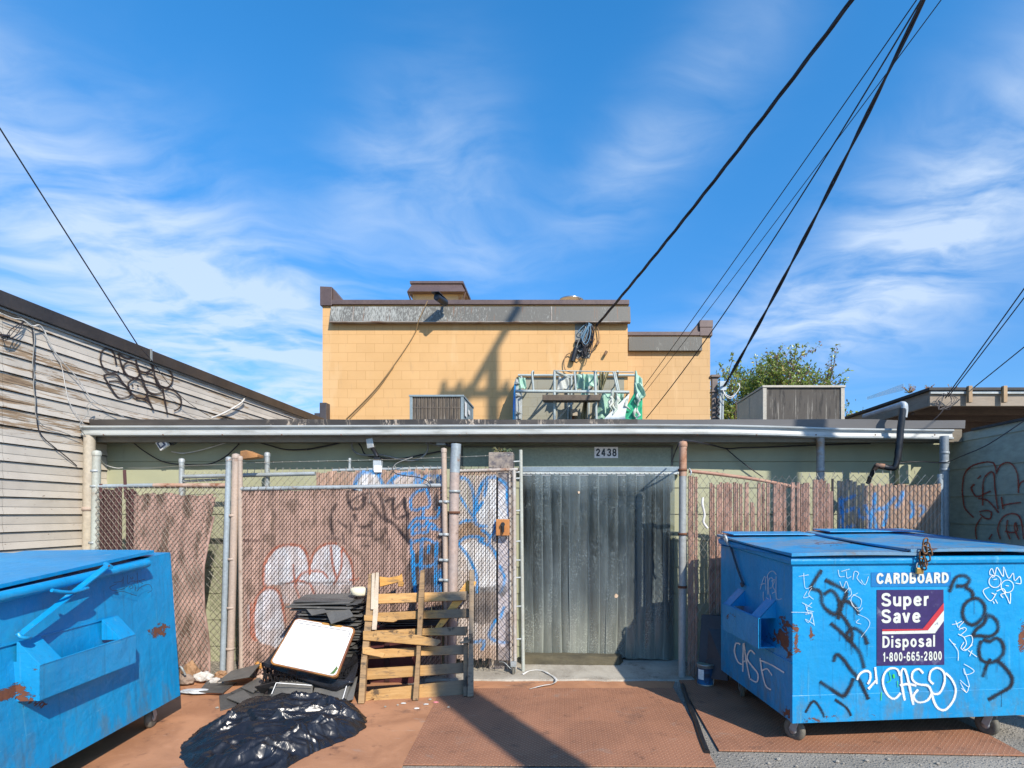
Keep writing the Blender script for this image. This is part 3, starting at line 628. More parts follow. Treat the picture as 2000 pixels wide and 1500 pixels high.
MB().box(a.x, bq.x, WY - .12, WY - .002, a.z, bq.z).build('wing_metal_panel', M_lich, yb)
# roof vents
vt = thing('roof_vent_box', 'yellow box vent with flared brown metal hood on the block building roof', 'vent', P(857, 590, 14.5))
a, bq = P(806, 592, 14.5), P(904, 569, 14.5)
MB().box(a.x, bq.x, 14.5, 15.6, a.z - .6, bq.z).build('box', M('vent_yellow', (.58, .42, .20), (.50, .38, .20), 3, .6, 0, .05, 20, dirt=(.35, .16, .05), dsc=3, dlo=.58, dhi=.7), vt)
l, r_, tl, tr_ = P(795, 569, 14.3), P(909, 569, 14.3), P(806, 554, 14.5), P(901, 553.5, 14.5)
hb = MB(); pts = [(l.x, 14.3, l.z), (r_.x, 14.3, l.z), (tr_.x, 14.5, tl.z), (tl.x, 14.5, tl.z), (l.x, 15.8, l.z), (r_.x, 15.8, l.z), (tr_.x, 15.6, tl.z), (tl.x, 15.6, tl.z)]
hb.add(pts, [(0, 1, 2, 3), (1, 5, 6, 2), (5, 4, 7, 6), (4, 0, 3, 7), (3, 2, 6, 7), (4, 5, 1, 0)]); hb.box(tl.x - .06, tr_.x + .06, 14.45, 15.65, tl.z - .01, tl.z + .05); hb.build('hood', M_browncap, vt)
for x in (bq.x - .02, a.x + .02): MB().beam((x, 14.47, a.z - .1), (x + (.12 if x > -3 else -.1), 14.33, l.z), .04, .02).build('brace', M_browncap, vt)
sv_ = MB().lathe(P(1116, 588, 14), [(.26, -.3), (.26, -.02), (.32, -.01), (.31, .02), (.16, .075), (.03, .09), (.0, .09)], 24).build('turbine_vent', M('bright_metal', (.6, .6, .58), (.5, .5, .5), 6, .25, .9, 0))
tag(sv_, 'shiny domed metal vent cap showing above the yellow parapet', 'vent')
# ------------------------------------------------------------------ things on the roofs
def coil_mat(name, base, fin, sc):
    m, t, b, co = newmat(name)
    w = nd(t, 'ShaderNodeTexWave', {'Vector': co, 'Scale': sc, 'Distortion': .25, 'Detail': 2.0}, bands_direction='X').outputs['Fac']
    c = mixc(t, sstep(t, w, .35, .7), base, fin)
    gr = noi(t, mapv(t, co, (6, 1, .8)), 3.0, 7, .75, .5)
    c = mixc(t, sstep(t, gr, .52, .62), c, (.04, .036, .032)); c = mixc(t, sstep(t, noi(t, mapv(t, co, (12, 1, .5)), 2.1, 6, .75, .3), .56, .68), c, (.34, .32, .28))
    setc(t, b, base=c, rough=.7, norm=bumpn(t, w, .5, .01)); return m
def ac_unit(label, x0, x1, y0, y1, z0, z1, mat, coil, bars, fr=.045, top=.02):
    o = thing('rooftop_condenser', label, 'air conditioner', ((x0 + x1) / 2, y0, z0))
    c = MB()
    for x in (x0, x1 - fr): c.box(x, x + fr, y0, y0 + fr, z0, z1)
    for x in (x0, x1 - fr): c.box(x, x + fr, y1 - fr, y1, z0, z1)
    c.box(x0 + fr, x1 - fr, y0, y0 + fr, z0, z0 + .05); c.box(x0 - .01, x1 + .01, y0 - .01, y1 + .01, z1 + .001, z1 + top + .012)
    for x in (x0 + .004, x1 - .014):
        ym = (y0 + y1) / 2
        c.box(x, x + .01, y0 + fr, ym - .006, z0, z1 - .002); c.box(x, x + .01, ym + .006, y1 - fr, z0, z1 - .002)
    c.box(x0 + fr, x1 - fr, y1 - .02, y1 - .005, z0, z1 - .003); c.build('cabinet', mat, o, .004)
    MB().box(x0 + fr, x1 - fr, y0 + .02, y0 + .04, z0 + .05, z1 - .004).build('coil', coil, o)
    g = MB()
    for z in (z0 + .25, z0 + .5, z0 + .75):
        if z < z1 - .05: g.box(x0 + fr, x1 - fr, y0 + .008, y0 + .013, z - .004, z + .004)
    for x in np.arange(x0 + fr + .04, x1 - fr, .036): g.box(x - .0028, x + .0028, y0 + .003, y0 + .007, z0 + .05, z1 - .004)
    if bars: g.build('guard', M('guard_tan', (.22, .185, .14), (.13, .10, .08), 9, .6), o)
    return o
a, b_ = P(800, 775, 9), P(905, 775, 9)
u1 = ac_unit('grey metal air conditioner cabinet with white stickers standing before the yellow wall', a.x, b_.x, 9.0, 10.0, 2.62, a.z, M('ac_blue_grey', (.25, .31, .33), (.20, .25, .27), 3, .45, .1, .05, 20), coil_mat('dirty_fins', (.05, .04, .032), (.16, .125, .09), 14), 1)
for (ya, yb_, pa, pb) in ((9.08, 9.25, 784, 812), (9.42, 9.56, 800, 809)): MB().box(b_.x + .012, b_.x + .015, ya, yb_, P(0, pb, ya).z, P(0, pa, ya).z).build('sticker', M_white, u1)
a, b_ = P(1490, 757, 8), P(1650, 757, 8)
ac_unit('wide beige air conditioner cabinet with streaked dark coil standing in front of the tree', a.x, b_.x, 8.0, 9.2, 2.64, a.z, M('ac_beige', (.40, .37, .31), (.35, .33, .28), 3, .45, .05, .05, 20), coil_mat('streaked_coil', (.075, .066, .056), (.10, .088, .075), 30), 0, .055)
# security camera on the parapet
sc1 = thing('security_camera', 'black bullet security camera on the edge of the yellow parapet', 'camera', P(860, 590, YF - .2))
c0 = P(868, 592, YF - .3); c1 = P(853, 580, YF - .62)
MB().tube([P(866, 590, YF), c0, c0 + Vector((0, -.1, .02))], .03, 8).build('bracket', M_blackplastic, sc1)
MB().tube([c0 + Vector((.02, 0, 0)), c1], [.075, .075], 14).tube([c1, c1 + (c1 - c0).normalized() * .012], [.05, .05], 14).build('housing', M_blackplastic, sc1)
MB().beam(c0 + Vector((-.02, .05, .075)), c1 + Vector((-.02, -.08, .08)), .17, .012).build('sunshade', M_blackplastic, sc1)
# cable draped down the yellow wall from the camera
cb = MB().tube([RP(px, py, (0, YF - .03, 0), Vector((0, 1, 0))) + Vector((0, -.13 if py < 640 else 0, 0)) for px, py in smooth2([(838, 592), (826, 618), (805, 660), (770, 712), (735, 758), (700, 795), (676, 818)], 12)], .010, 6)
cb.tube([RP(px, py, (0, YF - .03, 0), Vector((0, 1, 0))) for px, py in smooth2([(770, 714), (740, 757), (708, 792), (682, 818)], 12)], .007, 6)
tag(cb.build('wall_cable', M('tan_cable', (.30, .19, .08), (.26, .17, .08), 5)), 'thin tan cable running diagonally down the yellow wall', 'cable')
# dark corner post at the left foot of the yellow wall
o = MB(); a = P(628, 818, 12.2); o.box(a.x, P(641, 0, 12.2).x, 12.1, 12.3, 2.6, P(0, 788, 12.2).z); o.box(P(617, 0, 12.2).x, a.x - .002, 12.12, 12.28, 2.6, P(0, 808, 12.2).z)
tag(o.build('roof_corner_post', M('dark_flashing', (.05, .045, .05), (.07, .06, .06), 3, .5), bevel=.006), 'dark metal flashed stub at the left foot of the yellow wall', 'post')
# service cables: weatherhead loops on the yellow wall
wb = thing('cable_bundle', 'tangle of looped black and blue cables hanging on the yellow wall', 'cables', P(1145, 635, YF))
random.seed(3)
def loops(mb, n, cx, cy, wx, hy, r, y):
    for i in range(n):
        x0 = cx + random.uniform(-5, 8); y0 = cy + random.uniform(-3, 4); w_ = wx * random.uniform(.4, 1.1); h_ = hy * random.uniform(.55, 1.1); sl = random.uniform(-14, -2)
        yy = y - random.uniform(.03, .16)
        mb.tube([P(px, py, yy) for px, py in smooth2([(x0, y0), (x0 + sl * .3 + w_ * .4, y0 + h_ * .4), (x0 + sl * .7 + w_ * .3, y0 + h_ * .85), (x0 + sl, y0 + h_), (x0 + sl * 1.1 - w_ * .4, y0 + h_ * .8), (x0 + sl * .4 - w_ * .25, y0 + h_ * .35), (x0 + 2, y0 + 1)], 5)], r, 5)
m_ = MB(); loops(m_, 9, 1150, 634, 17, 58, .010, YF); loops(m_, 3, 1140, 665, 9, 30, .016, YF); m_.build('black_loops', M_blackwire, wb)
m_ = MB(); loops(m_, 6, 1147, 632, 11, 38, .010, YF); m_.build('blue_loops', M('blue_cable', (.10, .22, .34), (.16, .25, .33), 6, .4, 0, 0), wb)
m_ = MB(); loops(m_, 4, 1148, 640, 14, 46, .012, YF); m_.build('pale_loops', M_greywire, wb)
m_ = MB()
for q in ([(1160, 632), (1160, 655), (1157, 668), (1150, 680), (1143, 684)], [(1166, 632), (1170, 660), (1165, 676), (1152, 687), (1140, 680)], [(1138, 690), (1130, 702), (1112, 690), (1102, 703), (1104, 722), (1118, 728)]):
    m_.tube([P(px, py, YF - .06) for px, py in smooth2(q, 5)], .012, 5)
for c in ((1158, 665), (1167, 671), (1183, 690)): m_.tube([P(c[0] - 2, c[1] + 3, YF - .08), P(c[0] + 2, c[1] - 4, YF - .08)], .032, 7)
m_.build('tan_loops', M('tan_cable_dark', (.24, .14, .07), (.18, .10, .05), 5), wb)
mb = MB(); mb.tube([P(1125, 680, YF - .08), P(1118, 706, YF - .08)], .06, 8); mb.tube([P(1124, 668, YF - .04), P(1140, 668, YF - .04)], .05, 8); mb.build('splice_case', M_blackplastic, wb)

# old awning frame with torn green tarp
AF = 11.45
aw = thing('awning_frame', 'broken awning frame of pipes with torn green and white tarpaulin on the yellow wall', 'awning', P(1120, 818, YF))
fr = MB()
def A(px, py, y=AF): return P(px, py, y)
def tb(mb, pts, r=.024, n=7): mb.tube(pts, r, n)
tb(fr, [A(1006, 764), A(1229, 766)], .034)
for px, tp in ((1083, 727), (1165, 727)): tb(fr, [A(px, 822), A(px - (3 if px > 1100 else 0), tp)], .030)
for px in (1040, 1123, 1204, 1207): tb(fr, [A(px + 2, 763), A(px + (-1 if px < 1200 else -6), 727)], .022)
for px in (1040, 1083, 1123, 1163, 1205): tb(fr, smooth3([A(px - 1, 727), P(px + 2, 726, AF + .1), P(px - 2, 745, YF - .3), P(px - 6, 756, YF - .03)], 4), .018)
tb(fr, [A(1084, 724), A(1238, 727)], .012); tb(fr, [A(1083, 725), P(1112, 738, YF - .15)], .03)
tb(fr, [P(1012, 733, YF - .06), P(1245, 733, YF - .06)], .028)
for px in (1018, 1110, 1116, 1150): tb(fr, [P(px, 735, YF - .10), P(px, 822, YF - .10)], .026)
tb(fr, [P(1088, 820, AF + .2), P(1125, 778, YF - .1)], .016); fr.build('pipe_frame', M('pale_pipe', (.40, .45, .43), (.33, .37, .36), 3, .45, .1, .05, 30), aw)
M_brp = M('brown_post', (.12, .08, .065), (.09, .06, .05), 4)
for px in (1172, 1200): MB().tube([P(px, 770, YF - .2), P(px - 4, 822, YF - .2)], .03, 7).build('rear_post', M_brp, aw)
brd = MB().obox((A(1060, 773) + A(1170, 781)) / 2 + Vector((0, .10, .0)), ((A(1170, 0).x - A(1060, 0).x) / 2, 0, 0), (0, .30, .035), (0, -.006, .055)); brd.build('plank', M('dark_plank', (.15, .115, .085), (.10, .078, .06), 6, .8, 0, .3, 50), aw, .004)
# curved blue end panel on the left
pan = MB(); ar = [(0, 0, 2.60), (.82, 0, 2.60), (.90, 0, 2.95), (.92, 0, 3.3), (.86, 0, 3.75), (.72, 0, 4.15), (.50, 0, 4.42), (.25, 0, 4.53), (0, 0, 4.56)]
kz = (P(0, 723, AF).z - 2.6) / (4.56 - 2.6)
pan.prism([(P(1001, 0, AF).x, YF - d, 2.6 + (z - 2.6) * kz) for d, _, z in ar], (.035, 0, 0)); pan.build('end_panel', M('blue_awning_end', (.03, .17, .50), (.02, .30, .28), 1.2, .4, 0, .05, 20), aw)
hd = MB()
for i in range(7): hd.tube([P(1008 + i * 1.6, 740 + i, YF - .5 + i * .05), P(1009 + i * 1.6, 818, YF - .5 + i * .05)], .018, 6)
for py in (748, 772, 806): hd.tube([P(1008, py, YF - .6), P(1019, py + 2, YF - .1)], .03, 6)
hd.build('side_ladder', M_galv, aw)
M_tarpg = M('green_tarp', (.02, .34, .16), (.03, .40, .21), 2, .45, 0, .15, 8)
M_tarpl = M('pale_green_tarp', (.36, .55, .44), (.24, .44, .34), 3, .5, 0, .2, 10)
def sheet(name, pts, mat, y, ny=None, wav=.05):
    mb = MB(); a, b, c, d = [P(*p[:2], p[2] if len(p) > 2 else y) for p in pts]
    mb.grid(a, b, c, d, 10, 10, lambda p, u, v: p + Vector((0, wav * math.sin(u * 9 + v * 3) + .03 * mnoise.noise(p * 5), .015 * math.sin(u * 13))), True)
    o = mb.build(name, mat, aw); s_ = o.modifiers.new('thick', 'SOLIDIFY'); s_.thickness = .006; return o
gx = MB(); gx.prism([(P(1252, 0, AF).x, YF - d, 2.6 + (z - 2.6) * kz) for d, _, z in ar], (-.02, 0, 0)); gx.build('green_end_panel', M_tarpg, aw)
sheet('tarp', [(1208, 822, AF - .02), (1255, 822, AF + .05), (1254, 770, AF + .05), (1240, 765, AF)], M_tarpg, AF, wav=.02)
sheet('tarp', [(1236, 800, AF + .02), (1255, 790, AF + .08), (1254, 740, AF + .2), (1240, 724, AF + .3)], M_tarpl, AF)
sheet('tarp', [(1240, 790, AF - .05), (1262, 772, AF - .05), (1250, 748, AF - .02), (1238, 750, AF - .02)], M_tarpl, AF, wav=.06)
sheet('tarp', [(1126, 760, AF + .25), (1168, 752, AF + .25), (1166, 731, AF + .3), (1124, 733, AF + .3)], M_tarpl, AF)
sheet('tarp', [(1135, 775, AF + .2), (1147, 775, AF + .2), (1150, 731, AF + .2), (1137, 731, AF + .2)], M_tarpl, AF)
M_khaki = M('khaki_tarp', (.28, .25, .13), (.21, .19, .10), 3, .6, 0, .2, 10)
sheet('tarp', [(1170, 764, AF + .2), (1176, 762, AF + .2), (1180, 727, AF + .2), (1171, 727, AF + .2)], M_khaki, AF)
sheet('tarp', [(1172, 768, AF + .1), (1176, 762, AF + .1), (1190, 727, AF + .2), (1182, 727, AF + .2)], M_khaki, AF)
sheet('tarp', [(1160, 822, AF + .4), (1186, 822, AF + .4), (1200, 768, AF + .45), (1176, 768, AF + .45)], M_tarpl, AF, wav=.04)
sheet('tarp', [(1088, 762, AF + .5), (1112, 760, AF + .5), (1110, 737, AF + .6), (1090, 737, AF + .6)], M('dull_white_tarp', (.46, .47, .43), (.36, .38, .35), 3, .6, 0, .2, 10), AF, wav=.03)
sheet('tarp', [(1010, 760, AF + .5), (1028, 758, AF + .55), (1026, 738, AF + .6), (1012, 738, AF + .55)], M_tarpl, AF, wav=.04)
sheet('tarp', [(1196, 800, AF + .15), (1214, 796, AF + .15), (1218, 768, AF + .2), (1202, 768, AF + .2)], M_tarpl, AF, wav=.05)
sheet('tarp', [(1133, 822, AF + .3), (1142, 822, AF + .3), (1148, 782, AF + .3), (1140, 782, AF + .3)], M_khaki, AF)
wt = MB(); wt.prism([A(1176, 822, AF - .1), A(1222, 822, AF - .1), A(1221, 812, AF - .1), A(1230, 768, AF - .06)], (0, .02, 0)); wt.build('white_panel', M('white_sheet', (.60, .64, .62), (.52, .56, .55), 2, .45, 0, .1, 5), aw)
rg = MB(); random.seed(11)
for i in range(14):
    px, py = random.uniform(1196, 1246), random.uniform(758, 806)
    if px < 1226: px = 1200 + random.uniform(-8, 6)
    rg.tube([P(px + dx, py + dy, AF - .08 + random.uniform(-.05, .05)) for dx, dy in ((0, 0), (random.uniform(-4, 4), 6), (random.uniform(-6, 6), 14), (random.uniform(-5, 5), 22))], [.01, .035, .03, .01], 6)
rg.build('torn_rags', M('rag_white', (.55, .56, .50), (.35, .44, .38), 5, .7, 0, .2, 20), aw)
mt = thing('electric_meter_box', 'small tan meter box low on the wall behind the awning frame', 'meter box', P(1121, 805, YF - .12))
a, b_ = P(1114, 812, YF - .2), P(1128, 799, YF - .2)
MB().box(a.x, b_.x, YF - .2, YF - .02, a.z, b_.z).build('box', M('meter_tan', (.42, .36, .27), (.36, .31, .24), 5), mt, .006)
MB().tube([P(1119, 812, YF - .12), P(1119, 824, YF - .12)], .03, 8).build('conduit', M_rust, mt)

# mast with conduits and white loops
ma_ = thing('service_mast', 'grey brown cable mast with white loops beside the yellow wing', 'mast', P(1397, 820, 11.5))
a, b_ = P(1391, 822, 11.5), P(1402, 737, 11.5)
mb = MB(); mb.box(a.x, b_.x, 11.5, 11.62, 2.6, b_.z); mb.box(a.x - .03, b_.x + .05, 11.46, 11.68, b_.z, b_.z + .05); mb.box(a.x - .02, b_.x + .02, 11.47, 11.64, P(0, 766, 11.5).z, P(0, 763, 11.5).z); mb.build('post', M('mast_brown', (.17, .135, .12), (.12, .095, .085), 3, .6, .1, .1, 30), ma_, .006)
MB().tube([P(1405, 822, 11.45), P(1407, 755, 11.45)], .04, 8).build('conduit', M_galv, ma_); MB().tube([P(1411, 822, 11.45), P(1412, 765, 11.45)], .025, 8).build('conduit', M_galv, ma_)
a = P(1405, 763, 11.4); MB().box(a.x, P(1418, 0, 11.4).x, 11.36, 11.46, a.z, P(0, 745, 11.4).z).build('junction_box', M('pale_blue_box', (.42, .50, .55), (.36, .42, .46), 5), ma_, .006)
mb = MB()
for k in (0, 1): mb.tube([P(px, py, 11.35 - k * .05) for px, py in smooth2([(1412, 762), (1417, 770 + k * 3), (1428, 775 + k * 3), (1440, 765), (1445, 755), (1443 - 3 * k, 748)], 4)], .010, 6)
mb.build('white_loops', M_whitewire, ma_)
for k in range(5): MB().tube([P(1404, 770 + k * 9, 11.4), P(1398 + k % 2 * 3, 776 + k * 9, 11.36), P(1405, 783 + k * 9, 11.4)], .02, 6).build('strap', M_blackwire, ma_)

# ------------------------------------------------------------------ right: green board wall and brown roofed building
RX = 4.27
rw = thing('board_wall', 'dark green wall of wide boards with red graffiti at the right edge', 'wall', (RX, 5, 0))
WY0 = 3.95
mb = MB(); z = .36 - .293
while z < 2.50:
    zt = min(z + .285, 2.5)
    mb.add([(RX - .012, WY0, z), (RX - .012, FY, z), (RX - .002, FY, zt), (RX - .002, WY0, zt), (RX + .02, WY0, z), (RX + .02, FY, z)], [(3, 2, 1, 0), (0, 1, 5, 4)]); z += .293
mb.box(RX, RX + .12, WY0 + .002, FY + .1, 0, 2.5); mb.build('boards', M('dark_green_board', (.33, .35, .285), (.27, .29, .235), 2, .7, 0, .12, 30, stretch=(1, .4, 1), dirt=(.19, .20, .165), dsc=4, dlo=.58, dhi=.74), rw)
MB().box(RX - .03, RX + .15, WY0, FY - .4, 2.501, 2.525).build('cap', M_roof, rw)
gf = MB()
def mpr(u, v, o): return PX(u, v, RX - .015 - o)
gr = [[(690, 1210), (700, 1120), (740, 1070), (810, 1047), (865, 1050), (882, 1100)], [(880, 1110), (910, 1060), (960, 1050), (1000, 1110), (1006, 1220)], [(1005, 1190), (1020, 1160), (1040, 1150)], [(690, 1200), (700, 1290), (725, 1330), (755, 1357)], [(795, 1120), (775, 1140)],
      [(760, 1170), (740, 1190), (770, 1240), (812, 1225), (850, 1208)], [(780, 1250), (830, 1260), (870, 1300), (895, 1332)], [(805, 1290), (808, 1160), (830, 1115), (865, 1105), (875, 1200), (890, 1310)], [(910, 1240), (915, 1280), (920, 1310)], [(912, 1290), (960, 1280), (1022, 1272)],
      [(785, 1325), (820, 1318), (852, 1325), (848, 1362), (820, 1362), (790, 1338)], [(800, 1355), (770, 1400), (765, 1440), (772, 1480)], [(840, 1480), (858, 1450)], [(905, 1480), (890, 1420), (920, 1355), (980, 1335), (1020, 1370), (1036, 1480)], [(930, 1435), (970, 1442), (1000, 1430), (990, 1385), (985, 1420), (1010, 1482)], [(945, 1370), (940, 1430), (960, 1480)]]
for i, q in enumerate(gr): gf.ribbon(crop(q, 2.883, 1640, 540), 5.5, mpr, i * .0006)
gf.build('graffiti', S_red, rw)
rb = thing('brown_roofed_building', 'building with low dark roof and deep beige eaves at the far right', 'building', (6, 6.5, 0))
ex0 = 4.31; ey = 6.5; zt = P(0, 764, ey).z; zb = P(0, 793, ey).z
M_eave = M('beige_fascia', (.27, .225, .175), (.22, .18, .14), 2, .65, 0, .1, 20, stretch=(.3, .3, 2), dirt=(.14, .10, .075), dsc=5, dlo=.6, dhi=.72)
mb = MB(); mb.box(ex0, 9, ey, ey + .04, zb, zt); mb.box(ex0, ex0 + .04, ey + .041, 9.6, zb, zt); mb.build('fascia', M_eave, rb, .004)
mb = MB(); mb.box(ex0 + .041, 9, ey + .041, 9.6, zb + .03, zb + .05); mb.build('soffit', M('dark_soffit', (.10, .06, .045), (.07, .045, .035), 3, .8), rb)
mb = MB(); mb.box(ex0 - .04, 9, ey - .05, 9.7, zt + .001, zt + .035); mb.build('roof', M_roof, rb, .004)
mb = MB(); mb.box(ex0 - .01, 9, ey - .03, ey - .004, zt - .035, zt - .005); mb.build('drip_edge', M_galv, rb)
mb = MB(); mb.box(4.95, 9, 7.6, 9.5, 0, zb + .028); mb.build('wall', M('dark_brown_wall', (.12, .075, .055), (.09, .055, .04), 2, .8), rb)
for px in (1893, 1961): q = P(px, 0, ey - .05).x; MB().box(q - .022, q + .022, ey - .075, ey - .031, P(0, 788, ey).z, P(0, 756, ey).z).build('bracket', M_wood, rb, .003)
M_raft = M('rafter', (.13, .085, .06), (.10, .065, .045), 3)
for yy in (6.9, 7.4): MB().beam((ex0 + .05, yy, zb + .01), (8, yy, zb + .01), .07, .08).build('rafter', M_raft, rb)
gl_ = MB(); q0, q1 = P(1700, 778, 8.2), P(1765, 758, 7.3); gl_.add([(q0.x, 8.3, q0.z), (q1.x, 7.3, q1.z - .03), (q1.x, 7.3, q1.z + .06), (q0.x, 8.3, q0.z + .04)], [(0, 1, 2, 3)])
gmt, gt_, gb_, _ = newmat('clear_film'); setc(gt_, gb_, base=(.55, .75, .8), alpha=.28, rough=.1)
so = gl_.build('plastic_sheet', gmt, rb); sm_ = so.modifiers.new('thick', 'SOLIDIFY'); sm_.thickness = .004
random.seed(5)
for k, (px, py) in enumerate(((1776, 762), (1813, 755), (1857, 757))):
    wmb = MB(); c = P(px, py + 6, 7.2 if k == 0 else 6.7); cols = []
    for i in range(30 if k == 0 else 8):
        d = Vector((random.uniform(-1, 1), random.uniform(-.4, .4), random.uniform(.2, 1.0))).normalized() * random.uniform(.03, .13 if k == 0 else .09); n0 = len(wmb.v)
        wmb.tube([c, c + d], .003, 4, False)
        for q in range(3):
            e = c + d * (.5 + .25 * q); u = Vector((random.uniform(-1, 1), random.uniform(-1, 1), random.uniform(-1, 1))).normalized() * .016; v = u.orthogonal().normalized() * .009
            wmb.add([e - u, e + v, e + u, e - v], [(0, 1, 2, 3)])
    tag(wmb.build('roof_weed', M('weed_red', (.28, .12, .07), (.20, .16, .05), 20, .6)), ['bushy reddish weed growing on the sloping roof edge at right', 'tiny reddish weed standing at the roof corner', 'small reddish weed sprouting above the beige fascia'][k], 'weed', 'weeds on the brown roof')

# ------------------------------------------------------------------ tree behind
tree = thing('tree', 'bushy tree with green and purple tinged leaves rising behind the wide condenser', 'tree', (6.6, 17.5, 0))
random.seed(21); tk = MB(); lf = MB(); lcol = []
base = Vector((6.7, 17.5, 0)); 
def leaf(p, s, c):
    u = Vector((random.gauss(0, 1), random.gauss(0, 1), random.gauss(0, 1))).normalized(); v = u.orthogonal().normalized(); v.rotate(Matrix.Rotation(random.uniform(0, 6.28), 3, u)); w_ = u.cross(v)
    lf.add([p - v * s * .15, p + v * s * .35 + w_ * s * .3 + u * s * .08, p + v * s, p + v * s * .35 - w_ * s * .3 + u * s * .08], [(0, 1, 2, 3)]); lcol.extend([c] * 4)
def twig(p, d, L, r, lev):
    pts = [p]; q = p.copy(); dd = d.copy(); n = 6
    for i in range(n):
        dd = (dd + Vector((random.gauss(0, .13), random.gauss(0, .13), random.gauss(.05, .1)))).normalized(); q = q + dd * L / n; pts.append(q.copy())
    tk.tube(pts, [r * (1 - .75 * i / n) for i in range(n + 1)], 5 if lev else 8, False)
    if lev < 3:
        for i in range(2, n + 1):
            for k in range((2, 2, 2)[lev]):
                e = (dd + Vector((random.gauss(0, .62), random.gauss(0, .62), random.gauss(.12, .45)))).normalized()
                twig(pts[i], e, L * random.uniform(.42, .66), r * .5, lev + 1)
    if lev >= 2:
        purple = max(0, min(1, (q.x - 6.6) * .22 + (q.z - 6.0) * .36 + random.gauss(0, .2)))
        for k in range(30 if lev == 3 else 22):
            a = random.uniform(.1, 1.08); j = min(int(a * n), n - 1); pp = pts[j].lerp(pts[j + 1], a * n - j) + Vector((random.gauss(0, .035), random.gauss(0, .035), random.gauss(0, .035)))
            g_ = random.uniform(.7, 1.3); base_c = (.20 * g_, .27 * g_, .045 * g_) if random.random() > purple * .75 else (.22 * g_, .09 * g_, .085 * g_)
            if random.random() < .12: base_c = (.42, .36, .07)
            leaf(pp, random.uniform(.06, .115), base_c)
tk.tube([base, base + Vector((.05, 0, 1.5)), base + Vector((0, .05, 2.9))], [.17, .14, .12], 10, False)
for i in range(12):
    a = -1.45 + 2.7 * i / 11 + random.gauss(0, .08)
    twig(base + Vector((0, .05, 2.5 + random.uniform(0, .4))), Vector((math.sin(a), random.gauss(0, .5), math.cos(a) * 1.05)).normalized(), (2.0 if abs(a) > .9 else 2.35) * random.uniform(.9, 1.12), .06, 1)
for i in range(430):
    a = random.uniform(0, 6.283); rr_ = random.random() ** .6; zz_ = random.uniform(0, 1)
    c = Vector((6.75 + 2.35 * rr_ * math.cos(a) * (1 - .45 * zz_), 17.6 + 1.1 * rr_ * math.sin(a), 3.6 + 2.4 * zz_ + .3 * math.sin(a * 3)))
    d = Vector((random.gauss(0, .6) + (c.x - 6.75) * .3, random.gauss(0, .5), random.uniform(.3, 1))).normalized(); L = random.uniform(.3, .6)
    tk.tube([c, c + d * L * .5 + Vector((0, 0, .02)), c + d * L], [.011, .007, .003], 4, False)
    for k in range(46):
        pp = c + d * L * random.uniform(0, 1.05) + Vector((random.gauss(0, .09), random.gauss(0, .09), random.gauss(0, .09))); g_ = random.uniform(.65, 1.3)
        leaf(pp, random.uniform(.06, .115), (.19 * g_, .27 * g_, .045 * g_) if random.random() > .16 * (1 + (c.x - 6.7)) else (.22 * g_, .10 * g_, .08 * g_))
tk.build('trunk', M('bark', (.13, .095, .07), (.09, .065, .05), 6, .85), tree)
lm, lt, lbb, lco = newmat('leaves'); at = nd(lt, 'ShaderNodeAttribute', attribute_name='col').outputs['Color']
d1 = nd(lt, 'ShaderNodeBsdfDiffuse', {'Color': at}); d2 = nd(lt, 'ShaderNodeBsdfTranslucent', {'Color': mixc(lt, .4, at, (.25, .32, .05))}); d3 = nd(lt, 'ShaderNodeBsdfGlossy', {'Roughness': .4, 'Color': (1, 1, 1, 1)})
mx = nd(lt, 'ShaderNodeMixShader', {0: .32, 1: d1.outputs[0], 2: d2.outputs[0]}); mx2 = nd(lt, 'ShaderNodeMixShader', {0: .05, 1: mx.outputs[0], 2: d3.outputs[0]})
lt.links.new(mx2.outputs[0], [n for n in lt.nodes if n.type == 'OUTPUT_MATERIAL'][0].inputs[0]); lt.nodes.remove(lbb)
lf.build('crown', lm, tree, cols=np.array(lcol, np.float32))
print('leaves', len(lf.f))
# ------------------------------------------------------------------ chain link fences
def chain(mb, x0, x1, zlo, zhi, y, w, h, r=.0024, off=.007, both=True, slash=True, jit=.0, skew=None, xmap=None):
    """diamond mesh; the / wires pass in front (y - off), the \\ wires behind (y + off)"""
    ni, z_min = int((x1 - x0) / (w / 2)), min(zlo(x0), zlo(x1), zlo((x0 + x1) / 2))
    z_max = max(zhi(x0), zhi(x1), zhi((x0 + x1) / 2)); nj = int((z_max - z_min) / (h / 2)) + 1
    vs, fs = [], []
    def seg(p, q):
        b = len(vs); d = (q - p).normalized(); u = d.cross(Vector((0, 1, 0))).normalized(); n = Vector((0, 1, 0))
        for c in (p, q):
            for a in (0, 2.094, 4.189): vs.append(c + (u * math.sin(a) - n * math.cos(a)) * r)
        for k in range(3): fs.append((b + k, b + (k + 1) % 3, b + 3 + (k + 1) % 3, b + 3 + k))
    def pt(i, j, o):
        x, z = x0 + i * w / 2, z_min + j * h / 2
        if jit: x += jit * mnoise.noise(Vector((i * .7, j * .7, 1))); z += jit * mnoise.noise(Vector((i * .7, j * .7, 9)))
        yy = y(x, z) if callable(y) else y
        if xmap: x = xmap(x, z)
        return Vector((x, yy + o, z))
    for i in range(ni):
        xm = x0 + (i + .5) * w / 2
        for j in range(nj):
            zm = z_min + (j + .5) * h / 2
            if zm < zlo(xm) or zm > zhi(xm): continue
            if (i + j) % 2 == 0:
                if slash: seg(pt(i, j, -off), pt(i + 1, j + 1, -off))
            elif both: seg(pt(i, j + 1, off), pt(i + 1, j, off))
    return mb.add(vs, fs)
